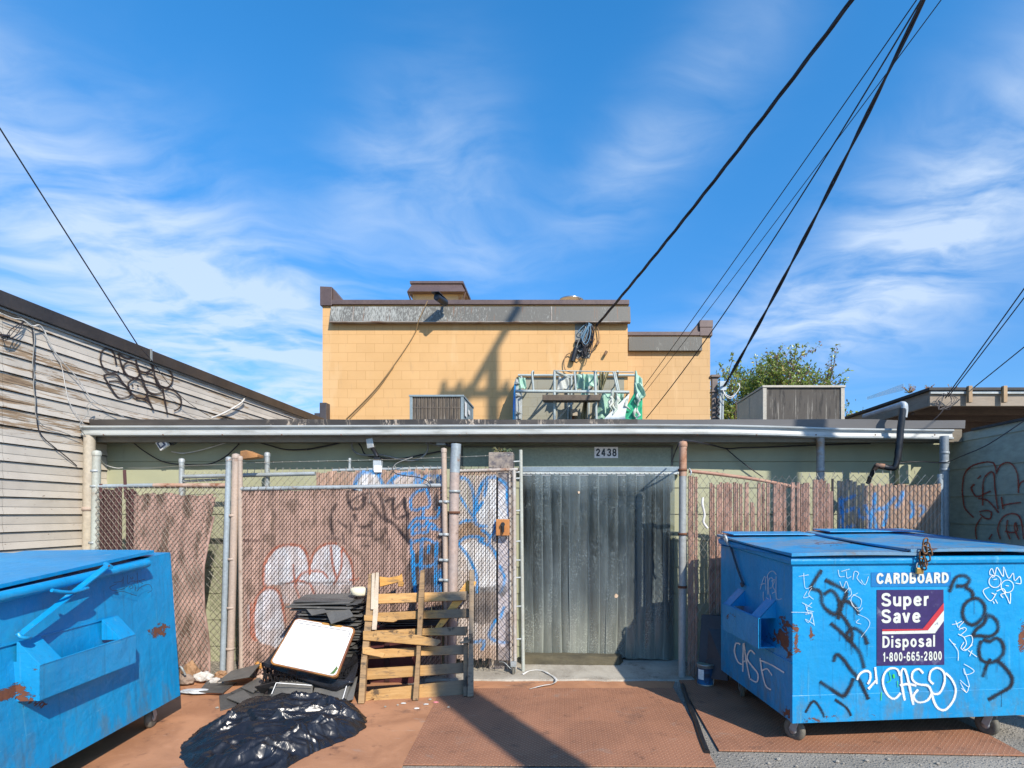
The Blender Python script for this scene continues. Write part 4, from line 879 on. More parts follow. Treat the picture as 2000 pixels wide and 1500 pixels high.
def slats(x0, x1, pitch, ztop, zbot, yf, colf, xmap=None, groove=True, step=.03, gaps=0.0, seed=1, wide=.90, tilt=0.0, broken=0.0):
    rr = random.Random(seed); mb = MB(); tint = []
    prof = [(0, .013), (.06, -.001), (.25, -.0075), (.42, -.003), (.5, .009), (.58, -.003), (.75, -.0075), (.94, -.001), (1, .013)] if groove else [(0, .006), (.08, -.003), (.5, -.005), (.92, -.003), (1, .006)]
    n = int(round((x1 - x0) / pitch)); m = len(prof)
    for i in range(n):
        if rr.random() < gaps: continue
        xa = x0 + i * pitch; zt, zb = ztop(xa) + rr.uniform(-.012, .012) - (rr.uniform(.02, .22) if rr.random() < broken else 0), zbot(xa) + rr.uniform(-.015, .015); ns_ = max(4, int((zt - zb) / step))
        tn = rr.uniform(.78, 1.13); yo = rr.uniform(-.0015, .0015); lean = rr.gauss(0, tilt); wv = rr.uniform(0, 6)
        vs = []
        for j in range(ns_ + 1):
            z = zb + (zt - zb) * j / ns_
            for u, d in prof:
                x = xa + pitch * ((1 - wide) / 2 + u * wide) + lean * (z - zb) + .0012 * math.sin(wv + z * 9)
                y = (yf(x, z) if callable(yf) else yf) + d + yo
                vs.append((xmap(x, z) if xmap else x, y, z))
        fs = [(j * m + k, j * m + k + 1, (j + 1) * m + k + 1, (j + 1) * m + k) for j in range(ns_) for k in range(m - 1)]
        mb.add(vs, fs, smooth=True); tint += [tn] * len(vs)
    v = np.array(mb.v); px = CX + v[:, 0] * S / v[:, 1]; py = CY - (v[:, 2] - H) * S / v[:, 1]
    c = colf(px, py) * np.array(tint)[:, None]
    return mb, c
def flat(c): return lambda px, py: np.tile(np.array(c, float), (len(px), 1))
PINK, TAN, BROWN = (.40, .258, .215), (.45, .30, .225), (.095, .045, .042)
def post(name, parent, px0, py0, px1, py1, y, r, mat, cap=True):
    p, q = P(px0, py0, y), P(px1, py1, y); q.z = min(q.z, 0.0) if py1 > 1290 else q.z
    mb = MB(); mb.tube([q, p], r, 14)
    if cap: mb.lathe(p, [(r * 1.12, -.03), (r * 1.14, 0), (r * .9, r * .45), (0.0, r * .7)], 14)
    return mb.build(name, mat, parent)
def band(parent, px, py, y, r, mat=None):
    return MB().lathe(P(px, py, y), [(r * 1.02, -.012), (r * 1.18, -.012), (r * 1.18, .012), (r * 1.02, .012)], 14).build('clamp_band', mat or M_galv, parent)
def zpx(py, y): return H + (CY - py) * y / S
def xpx(px, y): return (px - CX) * y / S
F = 5.5
# --- left fence panel
lf_ = thing('chain_link_fence', 'chain link fence with sagging pink slats and dark brown slats beside the left dumpster', 'fence', (xpx(310, F), F, 0))
def lmap(x, z):     # slats lean towards the left going down, more so near the right edge
    k = (x - xpx(195, F)) / (xpx(434, F) - xpx(195, F)); d = 1.87 - z
    s = max(0, min(1, (k - .25) / .75))
    return x - s * (.14 * min(1, d / .75) - .02 * max(0, d - .75) + .02 * math.sin(d * 3.1))
M_sl = M_slat
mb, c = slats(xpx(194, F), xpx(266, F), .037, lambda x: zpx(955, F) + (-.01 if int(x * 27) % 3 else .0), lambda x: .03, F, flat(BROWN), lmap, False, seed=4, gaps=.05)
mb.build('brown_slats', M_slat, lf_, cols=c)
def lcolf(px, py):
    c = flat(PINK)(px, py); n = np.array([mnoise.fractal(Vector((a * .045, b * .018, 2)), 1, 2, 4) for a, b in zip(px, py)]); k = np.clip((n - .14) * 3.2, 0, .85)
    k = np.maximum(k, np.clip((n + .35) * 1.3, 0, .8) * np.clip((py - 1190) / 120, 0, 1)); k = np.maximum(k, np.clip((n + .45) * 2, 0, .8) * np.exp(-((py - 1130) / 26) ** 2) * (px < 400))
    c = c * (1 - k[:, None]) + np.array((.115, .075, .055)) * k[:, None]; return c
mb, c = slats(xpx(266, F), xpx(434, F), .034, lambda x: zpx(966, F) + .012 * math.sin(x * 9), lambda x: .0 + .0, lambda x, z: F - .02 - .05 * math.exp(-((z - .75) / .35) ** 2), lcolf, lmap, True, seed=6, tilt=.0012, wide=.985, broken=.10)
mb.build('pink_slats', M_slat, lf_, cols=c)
mb = MB(); chain(mb, xpx(192, F), xpx(434, F), lambda x: .0, lambda x: zpx(951, F), lambda x, z: F - .032 - .05 * math.exp(-((z - .75) / .35) ** 2), .052, .068, .0028, .004, True, True, .006, xmap=lmap); mb.build('wire_mesh', M_wire, lf_)
mb = MB(); chain(mb, xpx(404, F), xpx(446, F), lambda x: .02, lambda x: zpx(965, F), F + .05, .075, .085, .0022, .003); mb.build('loose_mesh', M_wire, lf_)
MB().tube([P(192, 950, F), P(300, 948, F)], .021, 10).build('top_rail', M_postb, lf_); MB().tube([P(300.5, 948, F), P(443, 948, F)], .022, 10).build('rusty_top_rail', M_rustpipe, lf_)
post('post', lf_, 189, 884, 181, 1300, F, .036, M_postg); band(lf_, 187, 920, F, .036); band(lf_, 186, 950, F, .036); band(lf_, 183, 1060, F, .036)
M_lb = M('loose_brown', (.10, .04, .04), (.08, .035, .035), 6)
for px, a, b_, tl in ((243, 918, 975, 3), (235, 948, 985, 0), (258, 955, 1000, 2), (197, 945, 975, 0)): MB().beam(P(px, a, F - .015), P(px + tl, b_, F - .015), .03, .006, (0, 1, 0)).build('loose_slat', M_lb, lf_)
# posts between left and centre panels
tp = thing('fence_post', 'thin pale fence pipe leaning left, leftmost of the three posts left of the heart graffiti', 'post', P(436, 1318, F)); tp.location.z = 0
post('pipe', tp, 447, 888, 434, 1318, F - .02, .026, M_postb); 
mp_ = thing('fence_post', 'thicker grey beige fence pipe in the middle of the three posts', 'post', P(450, 1318, F)); mp_.location.z = 0
post('pipe', mp_, 461, 883, 449, 1318, F, .034, M_postbrown); 
for py in (1000, 1085, 1180, 1260): band(mp_, 457 - (py - 900) * .02, py, F, .034, M_postbrown)
# --- rear fence rising behind
B = 5.82
bf = thing('chain_link_fence', 'taller rear chain link fence with barbed line peeking over the graffiti panel', 'fence', (xpx(610, B), B, 0))
WH, BLU, BLK = (.66, .68, .70), (.025, .27, .62), (.035, .03, .035)
def bcol(px, py):
    it = [('f', [(692, 985), (694, 945), (704, 927), (722, 921), (738, 925), (746, 938), (752, 985)], WH, 0, .95), ('f', [(756, 985), (768, 938), (790, 927), (812, 932), (818, 985)], WH, 0, .55), ('f', [(826, 985), (832, 938), (850, 930), (868, 936), (876, 985)], WH, 0, .9),
          ('s', [(691, 960), (697, 935), (710, 922), (728, 921), (742, 925)], BLU, 8), ('s', [(738, 926), (746, 942), (752, 958)], BLU, 6), ('s', [(752, 955), (765, 937), (784, 926), (810, 926), (811, 945), (808, 958)], BLU, 7), ('s', [(765, 940), (770, 952)], BLU, 4), ('s', [(818, 930), (822, 955)], BLU, 6), ('s', [(824, 940), (832, 930), (850, 930), (862, 932), (868, 940)], BLU, 6),
          ('s', [(847, 922), (847, 948)], (.05, .05, .07), 11, .85), ('s', [(820, 922), (828, 926)], BLK, 4, .8)]
    return paint(px, py, flat(TAN)(px, py), it)
mb, c = slats(xpx(617, B), xpx(868, B), .037, lambda x: zpx(922 - (x - xpx(617, B)) / (xpx(868, B) - xpx(617, B)) * 6, B), lambda x: .9, B, bcol, seed=9, step=.02); mb.build('slats', M_slat, bf, cols=c)
mb = MB(); chain(mb, xpx(357, B), xpx(870, B), lambda x: .85, lambda x: zpx(921 - max(0, (x - xpx(617, B)) * .03 * 100 / 100), B), B - .008, .074, .082, .0019, .005); 
for x in np.arange(xpx(470, B), xpx(868, B), .074):
    zt = zpx(921 - max(0, (x - xpx(617, B)) * 3.6), B); mb.tube([(x - .004, B, zt - .02), (x, B, zt + .018), (x + .003, B, zt + .04)], .0032, 4); mb.tube([(x - .008, B, zt + .036), (x + .008, B, zt + .038)], .003, 4)
mb.build('wire_mesh', M_wirel, bf)
mb = MB(); mb.tube([P(358, 931, B), P(616, 925, B)], .022, 10); mb.tube([P(650, 919, B + .02), P(868, 914, B + .02)], .018, 10); mb.tube([P(356, 940, B + .03), P(446, 936, B + .03)], .014, 8); mb.build('top_rail', M_galv, bf)
for px, py in ((355, 898), (522, 886), (683, 896)): post('post', bf, px, py, px - 1, 1240, B + .04, .026 if px < 600 else .014, M_galv)
mb = MB(); pts = smooth3([P(448, 905, B), P(560, 902, B), P(700, 899, B), P(880, 893, B - .1), P(1003, 888, F + .1)], 30); mb.tube(pts, .0028, 4)
for i in range(0, len(pts) - 1, 4): mb.lathe(pts[i], [(.0, -.007), (.007, 0), (.0, .007)], 6)
mb.tube(smooth3([P(250, 914, B), P(300, 914, B), P(355, 910, B), P(447, 907, B)], 8), .0025, 4); mb.build('barbed_line', M_wirel, bf)
# --- centre panel with graffiti
cf = thing('chain_link_fence', 'slatted chain link gate panel with white heart shaped graffiti and black scribbles', 'fence', (xpx(670, F), F, 0))
ORG, BLA = (.40, .13, .08), (.05, .038, .045)
def ccol(px, py):
    w2 = (.60, .60, .63); w3 = (.50, .46, .46)
    c4 = lambda q: crop(q, 8.333, 640, 900)
    it = [('f', [(548, 1142), (692, 1142), (700, 1160), (690, 1185), (600, 1178), (552, 1180)], w3, 0, .7), ('f', [(514, 1142), (516, 1112), (524, 1092), (540, 1072), (560, 1065), (585, 1068), (598, 1082), (604, 1110), (603, 1142)], w2), ('f', [(604, 1142), (606, 1110), (615, 1080), (637, 1064), (656, 1062), (671, 1076), (685, 1098), (690, 1142)], w2),
          ('f', [(495, 1200), (503, 1166), (520, 1149), (537, 1150), (547, 1163), (554, 1195), (557, 1250), (540, 1265), (508, 1255), (496, 1235)], (.54, .53, .56)), ('f', [(482, 1180), (490, 1180), (492, 1240), (484, 1225)], w3, 0, .7),
          ('s', [(517, 1150), (514, 1115), (522, 1090), (540, 1070), (562, 1064), (585, 1066), (598, 1080), (604, 1105), (605, 1120)], ORG, 5), ('s', [(606, 1100), (616, 1075), (637, 1063), (656, 1062)], ORG, 4.5), ('s', [(668, 1070), (682, 1090), (689, 1115), (690, 1140)], ORG, 4.5), ('s', [(497, 1245), (495, 1200), (503, 1165), (520, 1149), (538, 1151), (547, 1163), (553, 1190), (557, 1215)], ORG, 5),
          ('s', [(573, 1104), (575, 1130), (580, 1142)], ORG, 4), ('s', [(576, 1140), (590, 1120), (610, 1115), (630, 1117), (640, 1128)], ORG, 3.5), ('s', [(646, 1068), (650, 1105), (657, 1128)], ORG, 4.5), ('s', [(667, 1076), (667, 1105), (660, 1128), (652, 1140)], ORG, 4), ('s', [(575, 1143), (582, 1160), (585, 1170)], ORG, 3.5), ('s', [(605, 1140), (612, 1155), (617, 1172)], ORG, 4), ('s', [(490, 1180), (491, 1240), (500, 1250)], ORG, 4.5), ('s', [(684, 1132), (700, 1131)], ORG, 3.5), ('s', [(560, 1140), (585, 1133), (600, 1140)], ORG, 3),
          ('s', [(470, 1056), (505, 1056)], (.06, .03, .03), 5, .8), ('s', [(545, 1140), (575, 1138), (620, 1138), (690, 1137)], (.10, .06, .05), 3.5, .75), ('s', [(640, 1050), (662, 1052)], BLA, 8, .5),
          ('f', [(792, 1165), (793, 1112), (802, 1088), (830, 1066), (868, 1056), (870, 1165)], (.05, .045, .05), 0, .93)]
    for q, w, al in (([(325, 480), (320, 560), (350, 700), (400, 780), (520, 780), (600, 700)], 5.5, .8), ([(350, 490), (480, 470)], 5, .8), ([(330, 690), (480, 590), (600, 540), (690, 520)], 3, .8), ([(580, 640), (600, 610)], 9, .8), ([(680, 690), (760, 730), (860, 900), (960, 960), (1080, 1030), (1200, 1180), (1320, 1330)], 6.5, .88), ([(700, 530), (710, 700)], 4, .7), ([(830, 530), (880, 660), (930, 880), (950, 990)], 6, .8), ([(940, 660), (1030, 620), (1090, 610)], 5, .8), ([(1060, 650), (1060, 800), (1100, 930), (1200, 920), (1320, 860)], 5, .85), ([(1250, 620), (1260, 760), (1300, 870), (1300, 1200), (1330, 1330)], 6.5, .9), ([(1080, 800), (1180, 710), (1240, 640)], 4, .7),
                     ([(140, 700), (60, 850), (50, 1000), (80, 1180)], 5, .75), ([(170, 980), (260, 1050), (310, 1080)], 4.5, .7), ([(370, 1010), (380, 1180)], 4, .7), ([(440, 890), (460, 960)], 7, .7), ([(490, 1060), (580, 1080), (680, 1050)], 4.5, .75), ([(710, 990), (720, 1230)], 4.5, .75), ([(480, 1220), (600, 1210), (700, 1230)], 4, .75), ([(690, 860), (720, 900)], 4, .7), ([(940, 1090), (950, 1180)], 4, .7), ([(760, 1290), (880, 1260), (900, 1200)], 3.5, .7), ([(540, 1390), (680, 1385)], 3.5, .7), ([(240, 1180), (270, 1350)], 4, .6), ([(1000, 1280), (1010, 1400), (960, 1430)], 3.5, .65)):
        it.append(('s', c4(q), (.03, .024, .03), w * 1.12, min(1, al * 1.12)))
    for q, w in (([(1600, 460), (1450, 500), (1360, 600), (1350, 690), (1380, 800), (1560, 770), (1650, 740), (1660, 620), (1600, 460)], 5.5), ([(1560, 770), (1545, 900), (1500, 950)], 5.5), ([(1320, 1080), (1400, 960), (1500, 930), (1640, 930), (1760, 930), (1810, 850), (1820, 760), (1760, 790)], 5), ([(1380, 1200), (1380, 1110), (1450, 1040), (1560, 1060), (1620, 990)], 6.5), ([(1390, 1190), (1500, 1170), (1620, 1160), (1660, 1030), (1750, 1060), (1780, 1120), (1850, 1130), (1850, 1200)], 5.5), ([(1480, 1000), (1500, 1130)], 5), ([(1360, 1290), (1360, 1500)], 5.5), ([(1420, 1300), (1600, 1270)], 4.5), ([(1760, 1120), (1700, 1100)], 5)):
        it.append(('s', c4(q), BLU, w))
    it += [('s', [(806, 1078), (808, 1125), (812, 1160)], BLU, 7), ('s', [(824, 1058), (822, 1100), (824, 1128)], BLU, 7), ('s', [(853, 1060), (851, 1110), (852, 1160)], BLU, 7), ('s', [(806, 1060), (830, 1052), (848, 1060)], BLU, 5), ('s', [(805, 1102), (835, 1106), (852, 1100)], BLU, 5), ('s', [(860, 1115), (860, 1160)], BLU, 7), ('s', [(838, 1066), (836, 1080)], BLU, 5), ('f', [(855, 955), (857, 995), (846, 998), (844, 980)], (.04, .04, .05), 0, .9)]
    for _ in range(1):
        n = np.array([mnoise.fractal(Vector((a * .05, b * .03, 5)), 1, 2, 4) for a, b in zip(px, py)]); base = flat((.41, .275, .225))(px, py); k = np.clip((n - .22) * 2.5, 0, .6)[:, None]; base = base * (1 - k) + np.array((.16, .11, .085)) * k
    return paint(px, py, base, it)
def cmap(x, z): return x - .022 * (1.9 - z) * (1 if x < xpx(520, F) else .6)
mb, c = slats(xpx(473, F), xpx(866, F), .0372, lambda x: zpx(957 if x < xpx(700, F) else 950, F), lambda x: .02, F, ccol, cmap, True, step=.016, seed=12); mb.build('slats', M_slat, cf, cols=c)
mb = MB(); chain(mb, xpx(470, F), xpx(868, F), lambda x: .0, lambda x: zpx(953, F), F - .010, .0372 * 2, .098, .0026, .003, False, True, .003, xmap=cmap); chain(mb, xpx(470, F) + .0372, xpx(868, F), lambda x: .0, lambda x: zpx(953, F), F - .010, .0372 * 2, .098, .0026, .003, False, True, .003, xmap=cmap)
for x in np.arange(xpx(474, F), xpx(866, F), .0372 * 2): chain_top = zpx(953, F); mb.tube([(x, F - .02, chain_top - .05), (x + .02, F - .025, chain_top), (x + .035, F, chain_top + .012)], .0022, 4, False)
mb.build('wire_mesh', M_wired, cf)
MB().tube([P(470, 955, F + .0), P(700, 951, F), P(868, 948, F)], .021, 10).build('top_rail', M_galv, cf)
post('post', cf, 469, 893, 472, 1318, F + .0, .022, M_postbrown); post('post', cf, 867, 878, 873, 1318, F - .03, .026, M_postbrown)
for py in (980, 1044, 1094, 1133): hg = MB(); hg.tube([P(858, py, F - .03), P(885, py, F - .03)], .016, 8); hg.lathe(P(871, py, F - .03), [(.029, -.014), (.033, -.014), (.033, .014), (.029, .014)], 12); hg.build('hinge', M_galv, cf)
# --- big pole
bp = thing('pipe_pole', 'thick pipe pole, grey at the top and beige below, standing behind the pallet', 'post', P(883, 1330, 5.45)); bp.location.z = 0
p, q = P(891, 869, F - .03), P(881, 1330, F - .03); q.z = 0; s_ = P(888, 925, F - .03)
MB().tube([s_, p], [.049, .049], 18).lathe(p, [(.047, 0), (.04, .002), (.036, -.05)], 18).build('upper_pipe', M_postb, bp); mb = MB().tube([q, s_ - Vector((0, 0, .001))], [.047, .0485], 18); mb.build('lower_pipe', M('painted_pipe', (.40, .29, .235), (.36, .30, .27), 2, .5, 0, .08, 30, dirt=(.2, .14, .11), dsc=6, dlo=.6, dhi=.72), bp)
for py in (962, 1003): band(bp, 888, py, F - .03, .049, M_rust if py > 990 else M_galv)
# --- rolling gate with white and blue graffiti
G = 5.66
gt2 = thing('rolling_gate', 'narrow slatted gate on a caster with white and blue graffiti left of the doorway', 'gate', P(945, 1310, G)); gt2.location.z = 0
def gcol(px, py):
    it = [('f', [(892, 1300), (892, 925), (1000, 918), (1000, 1300)], (.62, .63, .64), 0, .55), ('f', [(892, 1018), (892, 1050), (925, 1040), (948, 1050), (950, 1030), (925, 1014)], (.30, .19, .11), 0, .95), ('f', [(900, 1060), (925, 1048), (950, 1062), (975, 1100), (975, 1150), (930, 1150)], (.70, .70, .70)), ('f', [(930, 1010), (950, 930), (985, 930), (992, 1000), (990, 1060), (950, 1030)], (.66, .68, .70)), ('f', [(892, 925), (915, 930), (926, 1000), (900, 1010)], (.42, .40, .38), 0, .7),
          ('f', [(905, 1142), (992, 1138), (1000, 1160), (975, 1205), (940, 1215), (905, 1200)], (.05, .045, .05), 0, .8), ('f', [(892, 1255), (1000, 1255), (1000, 1300), (892, 1300)], (.42, .30, .22), 0, .9)]
    for q, w in (([(892, 928), (908, 928), (920, 942), (926, 970), (927, 1008)], 6), ([(893, 955), (908, 980), (924, 1003)], 5), ([(926, 1000), (934, 960), (944, 935), (958, 926), (978, 928), (988, 940), (991, 965), (993, 1000), (994, 1020)], 6.5), ([(951, 935), (946, 962)], 6), ([(931, 992), (942, 975)], 6), ([(928, 1008), (930, 1018), (950, 1022)], 6), ([(892, 1018), (910, 1011), (930, 1010)], 5), ([(894, 1056), (905, 1046), (925, 1042), (944, 1046)], 6), ([(896, 1058), (914, 1080), (926, 1105), (932, 1125), (932, 1150)], 5.5), ([(942, 1030), (955, 1040), (956, 1058), (966, 1072), (976, 1100), (980, 1130), (984, 1155), (978, 1200)], 6), ([(958, 1045), (966, 1030), (968, 1012)], 5), ([(968, 1205), (958, 1225), (956, 1238), (975, 1248), (998, 1252)], 6), ([(926, 1248), (946, 1246), (942, 1262)], 6), ([(935, 1050), (952, 1058)], 6)):
        it.append(('s', q, BLU, w))
    return paint(px, py, flat((.42, .30, .22))(px, py), it)
mb, c = slats(xpx(884, G), xpx(972, G), .0372, lambda x: zpx(914, G), lambda x: zpx(1282, G), G, gcol, None, True, .016, seed=15); mb.build('slats', M_slat, gt2, cols=c)
bd = MB().grid(P(973, 1284, G + .015), P(999, 1284, G + .015), P(999, 918, G + .015), P(973, 918, G + .015), 10, 130); v = np.array(bd.v); px_, py_ = CX + v[:, 0] * S / v[:, 1], CY - (v[:, 2] - H) * S / v[:, 1]
cc = paint(px_, py_, flat((.46, .42, .43))(px_, py_), [('f', [(970, 915), (1000, 915), (1000, 940), (970, 940)], (.16, .14, .13)), ('f', [(970, 950), (1000, 950), (1000, 1040), (970, 1050)], (.62, .63, .64)), ('s', [(974, 930), (988, 940), (991, 965), (993, 1000)], BLU, 6), ('s', [(978, 1150), (986, 1125), (976, 1100)], BLU, 5), ('s', [(978, 1200), (984, 1180)], BLU, 5), ('s', [(975, 1248), (998, 1250)], (.2, .35, .6), 5), ('f', [(972, 1135), (992, 1140), (985, 1160), (972, 1155)], (.1, .1, .1), 0, .8), ('f', [(988, 1190), (1000, 1190), (1000, 1284), (988, 1284)], (.06, .05, .05), 0, .9), ('f', [(970, 1256), (988, 1256), (988, 1284), (970, 1284)], (.25, .2, .17))])
bd.build('backing_board', M_slat, gt2, cols=cc)
mb = MB(); chain(mb, xpx(884, G), xpx(974, G), lambda x: zpx(1284, G), lambda x: zpx(912, G), G - .011, .0744, .098, .0026, .003, False, True, .003); chain(mb, xpx(884, G) + .0372, xpx(974, G), lambda x: zpx(1284, G), lambda x: zpx(912, G), G - .011, .0744, .098, .0026, .003, False, True, .003)
chain(mb, xpx(970, G), xpx(1004, G), lambda x: zpx(1290, G), lambda x: zpx(912, G), G - .02, .07, .078, .0022, .006, True, True, .022)
for x in np.arange(xpx(892, G), xpx(996, G), .0744): zt = zpx(911, G); mb.tube([(x - .004, G, zt - .03), (x, G, zt + .015), (x + .003, G, zt + .03)], .003, 4); mb.tube([(x - .007, G, zt + .028), (x + .008, G, zt + .03)], .003, 4)
for k in range(8): xx = xpx(890 + k * 11, G); mb.tube(smooth3([(xx, G - .01, zpx(1283, G)), (xx + .02, G - .03, zpx(1296, G)), (xx + .045, G - .02, zpx(1290, G)), (xx + .05, G, zpx(1282, G))], 5), .0028, 4)
mb.build('wire_mesh', M_wired, gt2)
mb = MB(); mb.tube([P(890, 914, G), P(1012, 911, G)], .018, 10); mb.tube([P(1004, 912, G), P(1006, 1300, G)], .020, 10); mb.tube([P(995, 915, G), P(998, 1290, G)], .012, 8); mb.build('frame', M('gate_frame', (.38, .31, .26), (.46, .45, .42), 3, .5, .1, .1, 40, dirt=(.25, .13, .07), dsc=6, dlo=.55, dhi=.7), gt2)
cs = MB(); q = P(1003, 1318, 5.60); q.z = 0.022; cs.lathe(q + Vector((-.013, 0, .05)), [(.0, 0), (.035, 0), (.049, .005), (.049, .021), (.035, .026), (0, .026)], 18, axis=(1, 0, 0)); w_ = cs.build('caster_wheel', M_rubber, gt2)
cs = MB(); cs.obox(q + Vector((0, 0, .125)), (.028, 0, 0), (0, .03, 0), (0, 0, .024)); cs.beam(q + Vector((-.02, 0, .04)), q + Vector((-.02, 0, .10)), .03, .004, (1, 0, 0)); cs.beam(q + Vector((.02, 0, .04)), q + Vector((.02, 0, .10)), .03, .004, (1, 0, 0)); cs.build('caster_bracket', M_galv, gt2, .004)
mb = MB(); mb.tube(smooth3([P(975, 1287, G - .06), P(985, 1288, G - .1), P(997, 1300, G - .12)], 6), .004, 5); mb.build('loose_wire', M_galv, gt2)
lad = thing('gate_post', 'slim grey pipe with short rung brackets at the left edge of the doorway', 'post', P(1021, 1305, F + .2)); lad.location.z = 0
p, q = P(1017, 870, G + .02), P(1022, 1290, G + .02); q.z = .02; s_ = P(1018, 900, G + .02)
MB().tube([q, p], .0185, 12).build('pipe', M_postg, lad); 
for py in (893, 914, 926, 989, 1049, 1086, 1120, 1176, 1240): MB().tube([P(1003, py, G), P(1020, py - 1, G + .02)], .009, 7).build('rung', M_galv, lad)
lk = thing('lock_box', 'orange square lock box with black handle hanging on the narrow gate', 'lock box', P(982, 1030, G - .05))
a, b_ = P(969, 1046, G - .06), P(995, 1014, G - .06); MB().box(a.x, b_.x, G - .08, G - .025, a.z, b_.z).build('box', M('orange_box', (.48, .20, .055), (.40, .16, .045), 4, .5, 0, .05, 30, dirt=(.12, .06, .03), dsc=6, dlo=.6, dhi=.72), lk, .006)
mb = MB(); mb.tube([P(982, 1022, G - .10), P(982, 1040, G - .10)], [.016, .014], 10); mb.tube([P(982, 1024, G - .08), P(982, 1024, G - .115)], .022, 12); mb.build('handle', M_blackplastic, lk, .002)
# --- right pole and fence
rp = thing('pipe_pole', 'grey pipe pole with rusty top at the right edge of the doorway', 'post', P(1332, 1325, F)); rp.location.z = 0
p, q, s_ = P(1334, 866, F), P(1332, 1325, F), P(1333.5, 930, F); q.z = 0
MB().tube([s_, p], .038, 18).lathe(p, [(.040, -.035), (.043, -.03), (.043, 0), (.034, .018), (0, .026)], 18).build('rusty_pipe', M_rustpipe, rp); MB().tube([q, s_ - Vector((0, 0, .001))], .0365, 18).build('pipe', M('grey_pipe', (.36, .38, .37), (.30, .31, .30), 2, .45, .2, .08, 40, dirt=(.2, .15, .12), dsc=7, dlo=.6, dhi=.72), rp)
for py in (918, 1043, 1146): band(rp, 1333, py, F, .038, M_rust)
rf = thing('chain_link_fence', 'chain link fence with narrow tan slats and sagging rusty rail right of the doorway', 'fence', (xpx(1480, F), F, 0))
RT = (.45, .28, .215)
def rcol(px, py):
    n = np.array([mnoise.fractal(Vector((a * .05, b * .04, 8)), 1, 2, 3) for a, b in zip(px, py)]); k = np.clip((n - .2) * 2, 0, .5)[:, None]
    return flat(RT)(px, py) * (1 - k) + np.array((.15, .09, .07)) * k
allv = MB(); cols = []
for x0, x1, tp, sd_ in ((1343, 1363, 930, 20), (1385, 1470, 944, 21), (1470, 1556, 944, 22), (1557, 1586, 944, 23), (1587, 1625, 938, 24)):
    mb, c = slats(xpx(x0, F), xpx(x1, F), .034, lambda x, tp=tp: zpx(tp, F), lambda x: .02, F, rcol, None, True, .03, seed=sd_, tilt=.004 if 1380 < x0 < 1580 else .002, gaps=.045, wide=.90, broken=.16); b0 = len(allv.v)
    allv.add(mb.v, mb.f, smooth=True); cols.append(c)
allv.build('slats', M_slat, rf, cols=np.vstack(cols))
mb = MB(); chain(mb, xpx(1340, F), xpx(1627, F), lambda x: .02, lambda x: zpx(921 + max(0, min(1, (x - 1.24) / 1.0)) * 10 + 0, F), F - .012, .068, .095, .0021, .006, True, True, .006)
for x in np.arange(xpx(1565, F), xpx(1627, F), .0786): zt = zpx(935, F); mb.tube([(x - .022, F - .015, zt), (x, F - .01, zt + .035), (x + .022, F - .015, zt)], .003, 4); mb.tube([(x, F - .01, zt + .03), (x - .004, F - .01, zt + .055)], .003, 4)
mb.build('wire_mesh', M_wirel, rf)
MB().tube(smooth3([P(1346, 920, F - .03), P(1400, 926, F - .02), P(1480, 937, F), P(1556, 952, F + .02)], 6), .0175, 10).build('sagging_rail', M('pink_rust_pipe', (.38, .22, .15), (.30, .14, .09), 4, .6, 0, .2, 60), rf)
mb = MB(); mb.tube(smooth3([P(1346, 915, F - .03), P(1350, 922, F - .05), P(1348, 928, F - .05)], 5), .008, 6); mb.build('tie_wire', M_galv, rf)
r2 = thing('chain_link_fence', 'slatted chain link panel with blue painted scrawl behind the right dumpster', 'fence', (xpx(1735, F), F, 0))
def r2col(px, py):
    c8 = lambda q: crop(q, 3.704, 1320, 880)
    it = [('s', c8(q), BLU, w) for q, w in (([(1195, 350), (1200, 470), (1195, 580)], 8), ([(1190, 370), (1240, 350), (1290, 325)], 6), ([(1200, 450), (1280, 420)], 6), ([(1200, 570), (1280, 545)], 7), ([(1320, 420), (1335, 480), (1370, 490)], 5), ([(1440, 320), (1435, 400), (1410, 480), (1405, 580)], 8), ([(1370, 400), (1390, 450), (1430, 480), (1450, 570)], 7), ([(1440, 430), (1500, 420), (1550, 380), (1580, 340)], 7), ([(1530, 420), (1520, 490), (1500, 540)], 7), ([(1640, 310), (1620, 370), (1600, 400)], 8), ([(1700, 370), (1720, 440), (1700, 480)], 6), ([(1770, 400), (1800, 420), (1770, 470)], 5))]
    return paint(px, py, flat((.40, .265, .19))(px, py), it)
mb, c = slats(xpx(1629, F), xpx(1838, F), .040, lambda x: zpx(946 if x > 2.9 else 938, F), lambda x: .02, F + .02, r2col, None, False, .02, seed=31, gaps=.02, wide=.90); mb.build('slats', M_slat, r2, cols=c)
mb = MB(); chain(mb, xpx(1628, F), xpx(1842, F), lambda x: .6, lambda x: zpx(925, F), F + .008, .080, .092, .0023, .006, True, True, .008)
for x in np.arange(xpx(1630, F), xpx(1800, F), .080): zt = zpx(926, F); mb.tube([(x, F, zt), (x - .002, F, zt + .035)], .003, 4)
mb.build('wire_mesh', M_wirel, r2)
post('post', r2, 1836, 926, 1838, 1200, F + .05, .026, M_postb, False)
MB().tube([P(1626, 935, F + .01), P(1626, 1200, F + .01)], .012, 8).build('edge_bar', M('dark_bar', (.07, .05, .045), (.05, .04, .035), 5), r2)

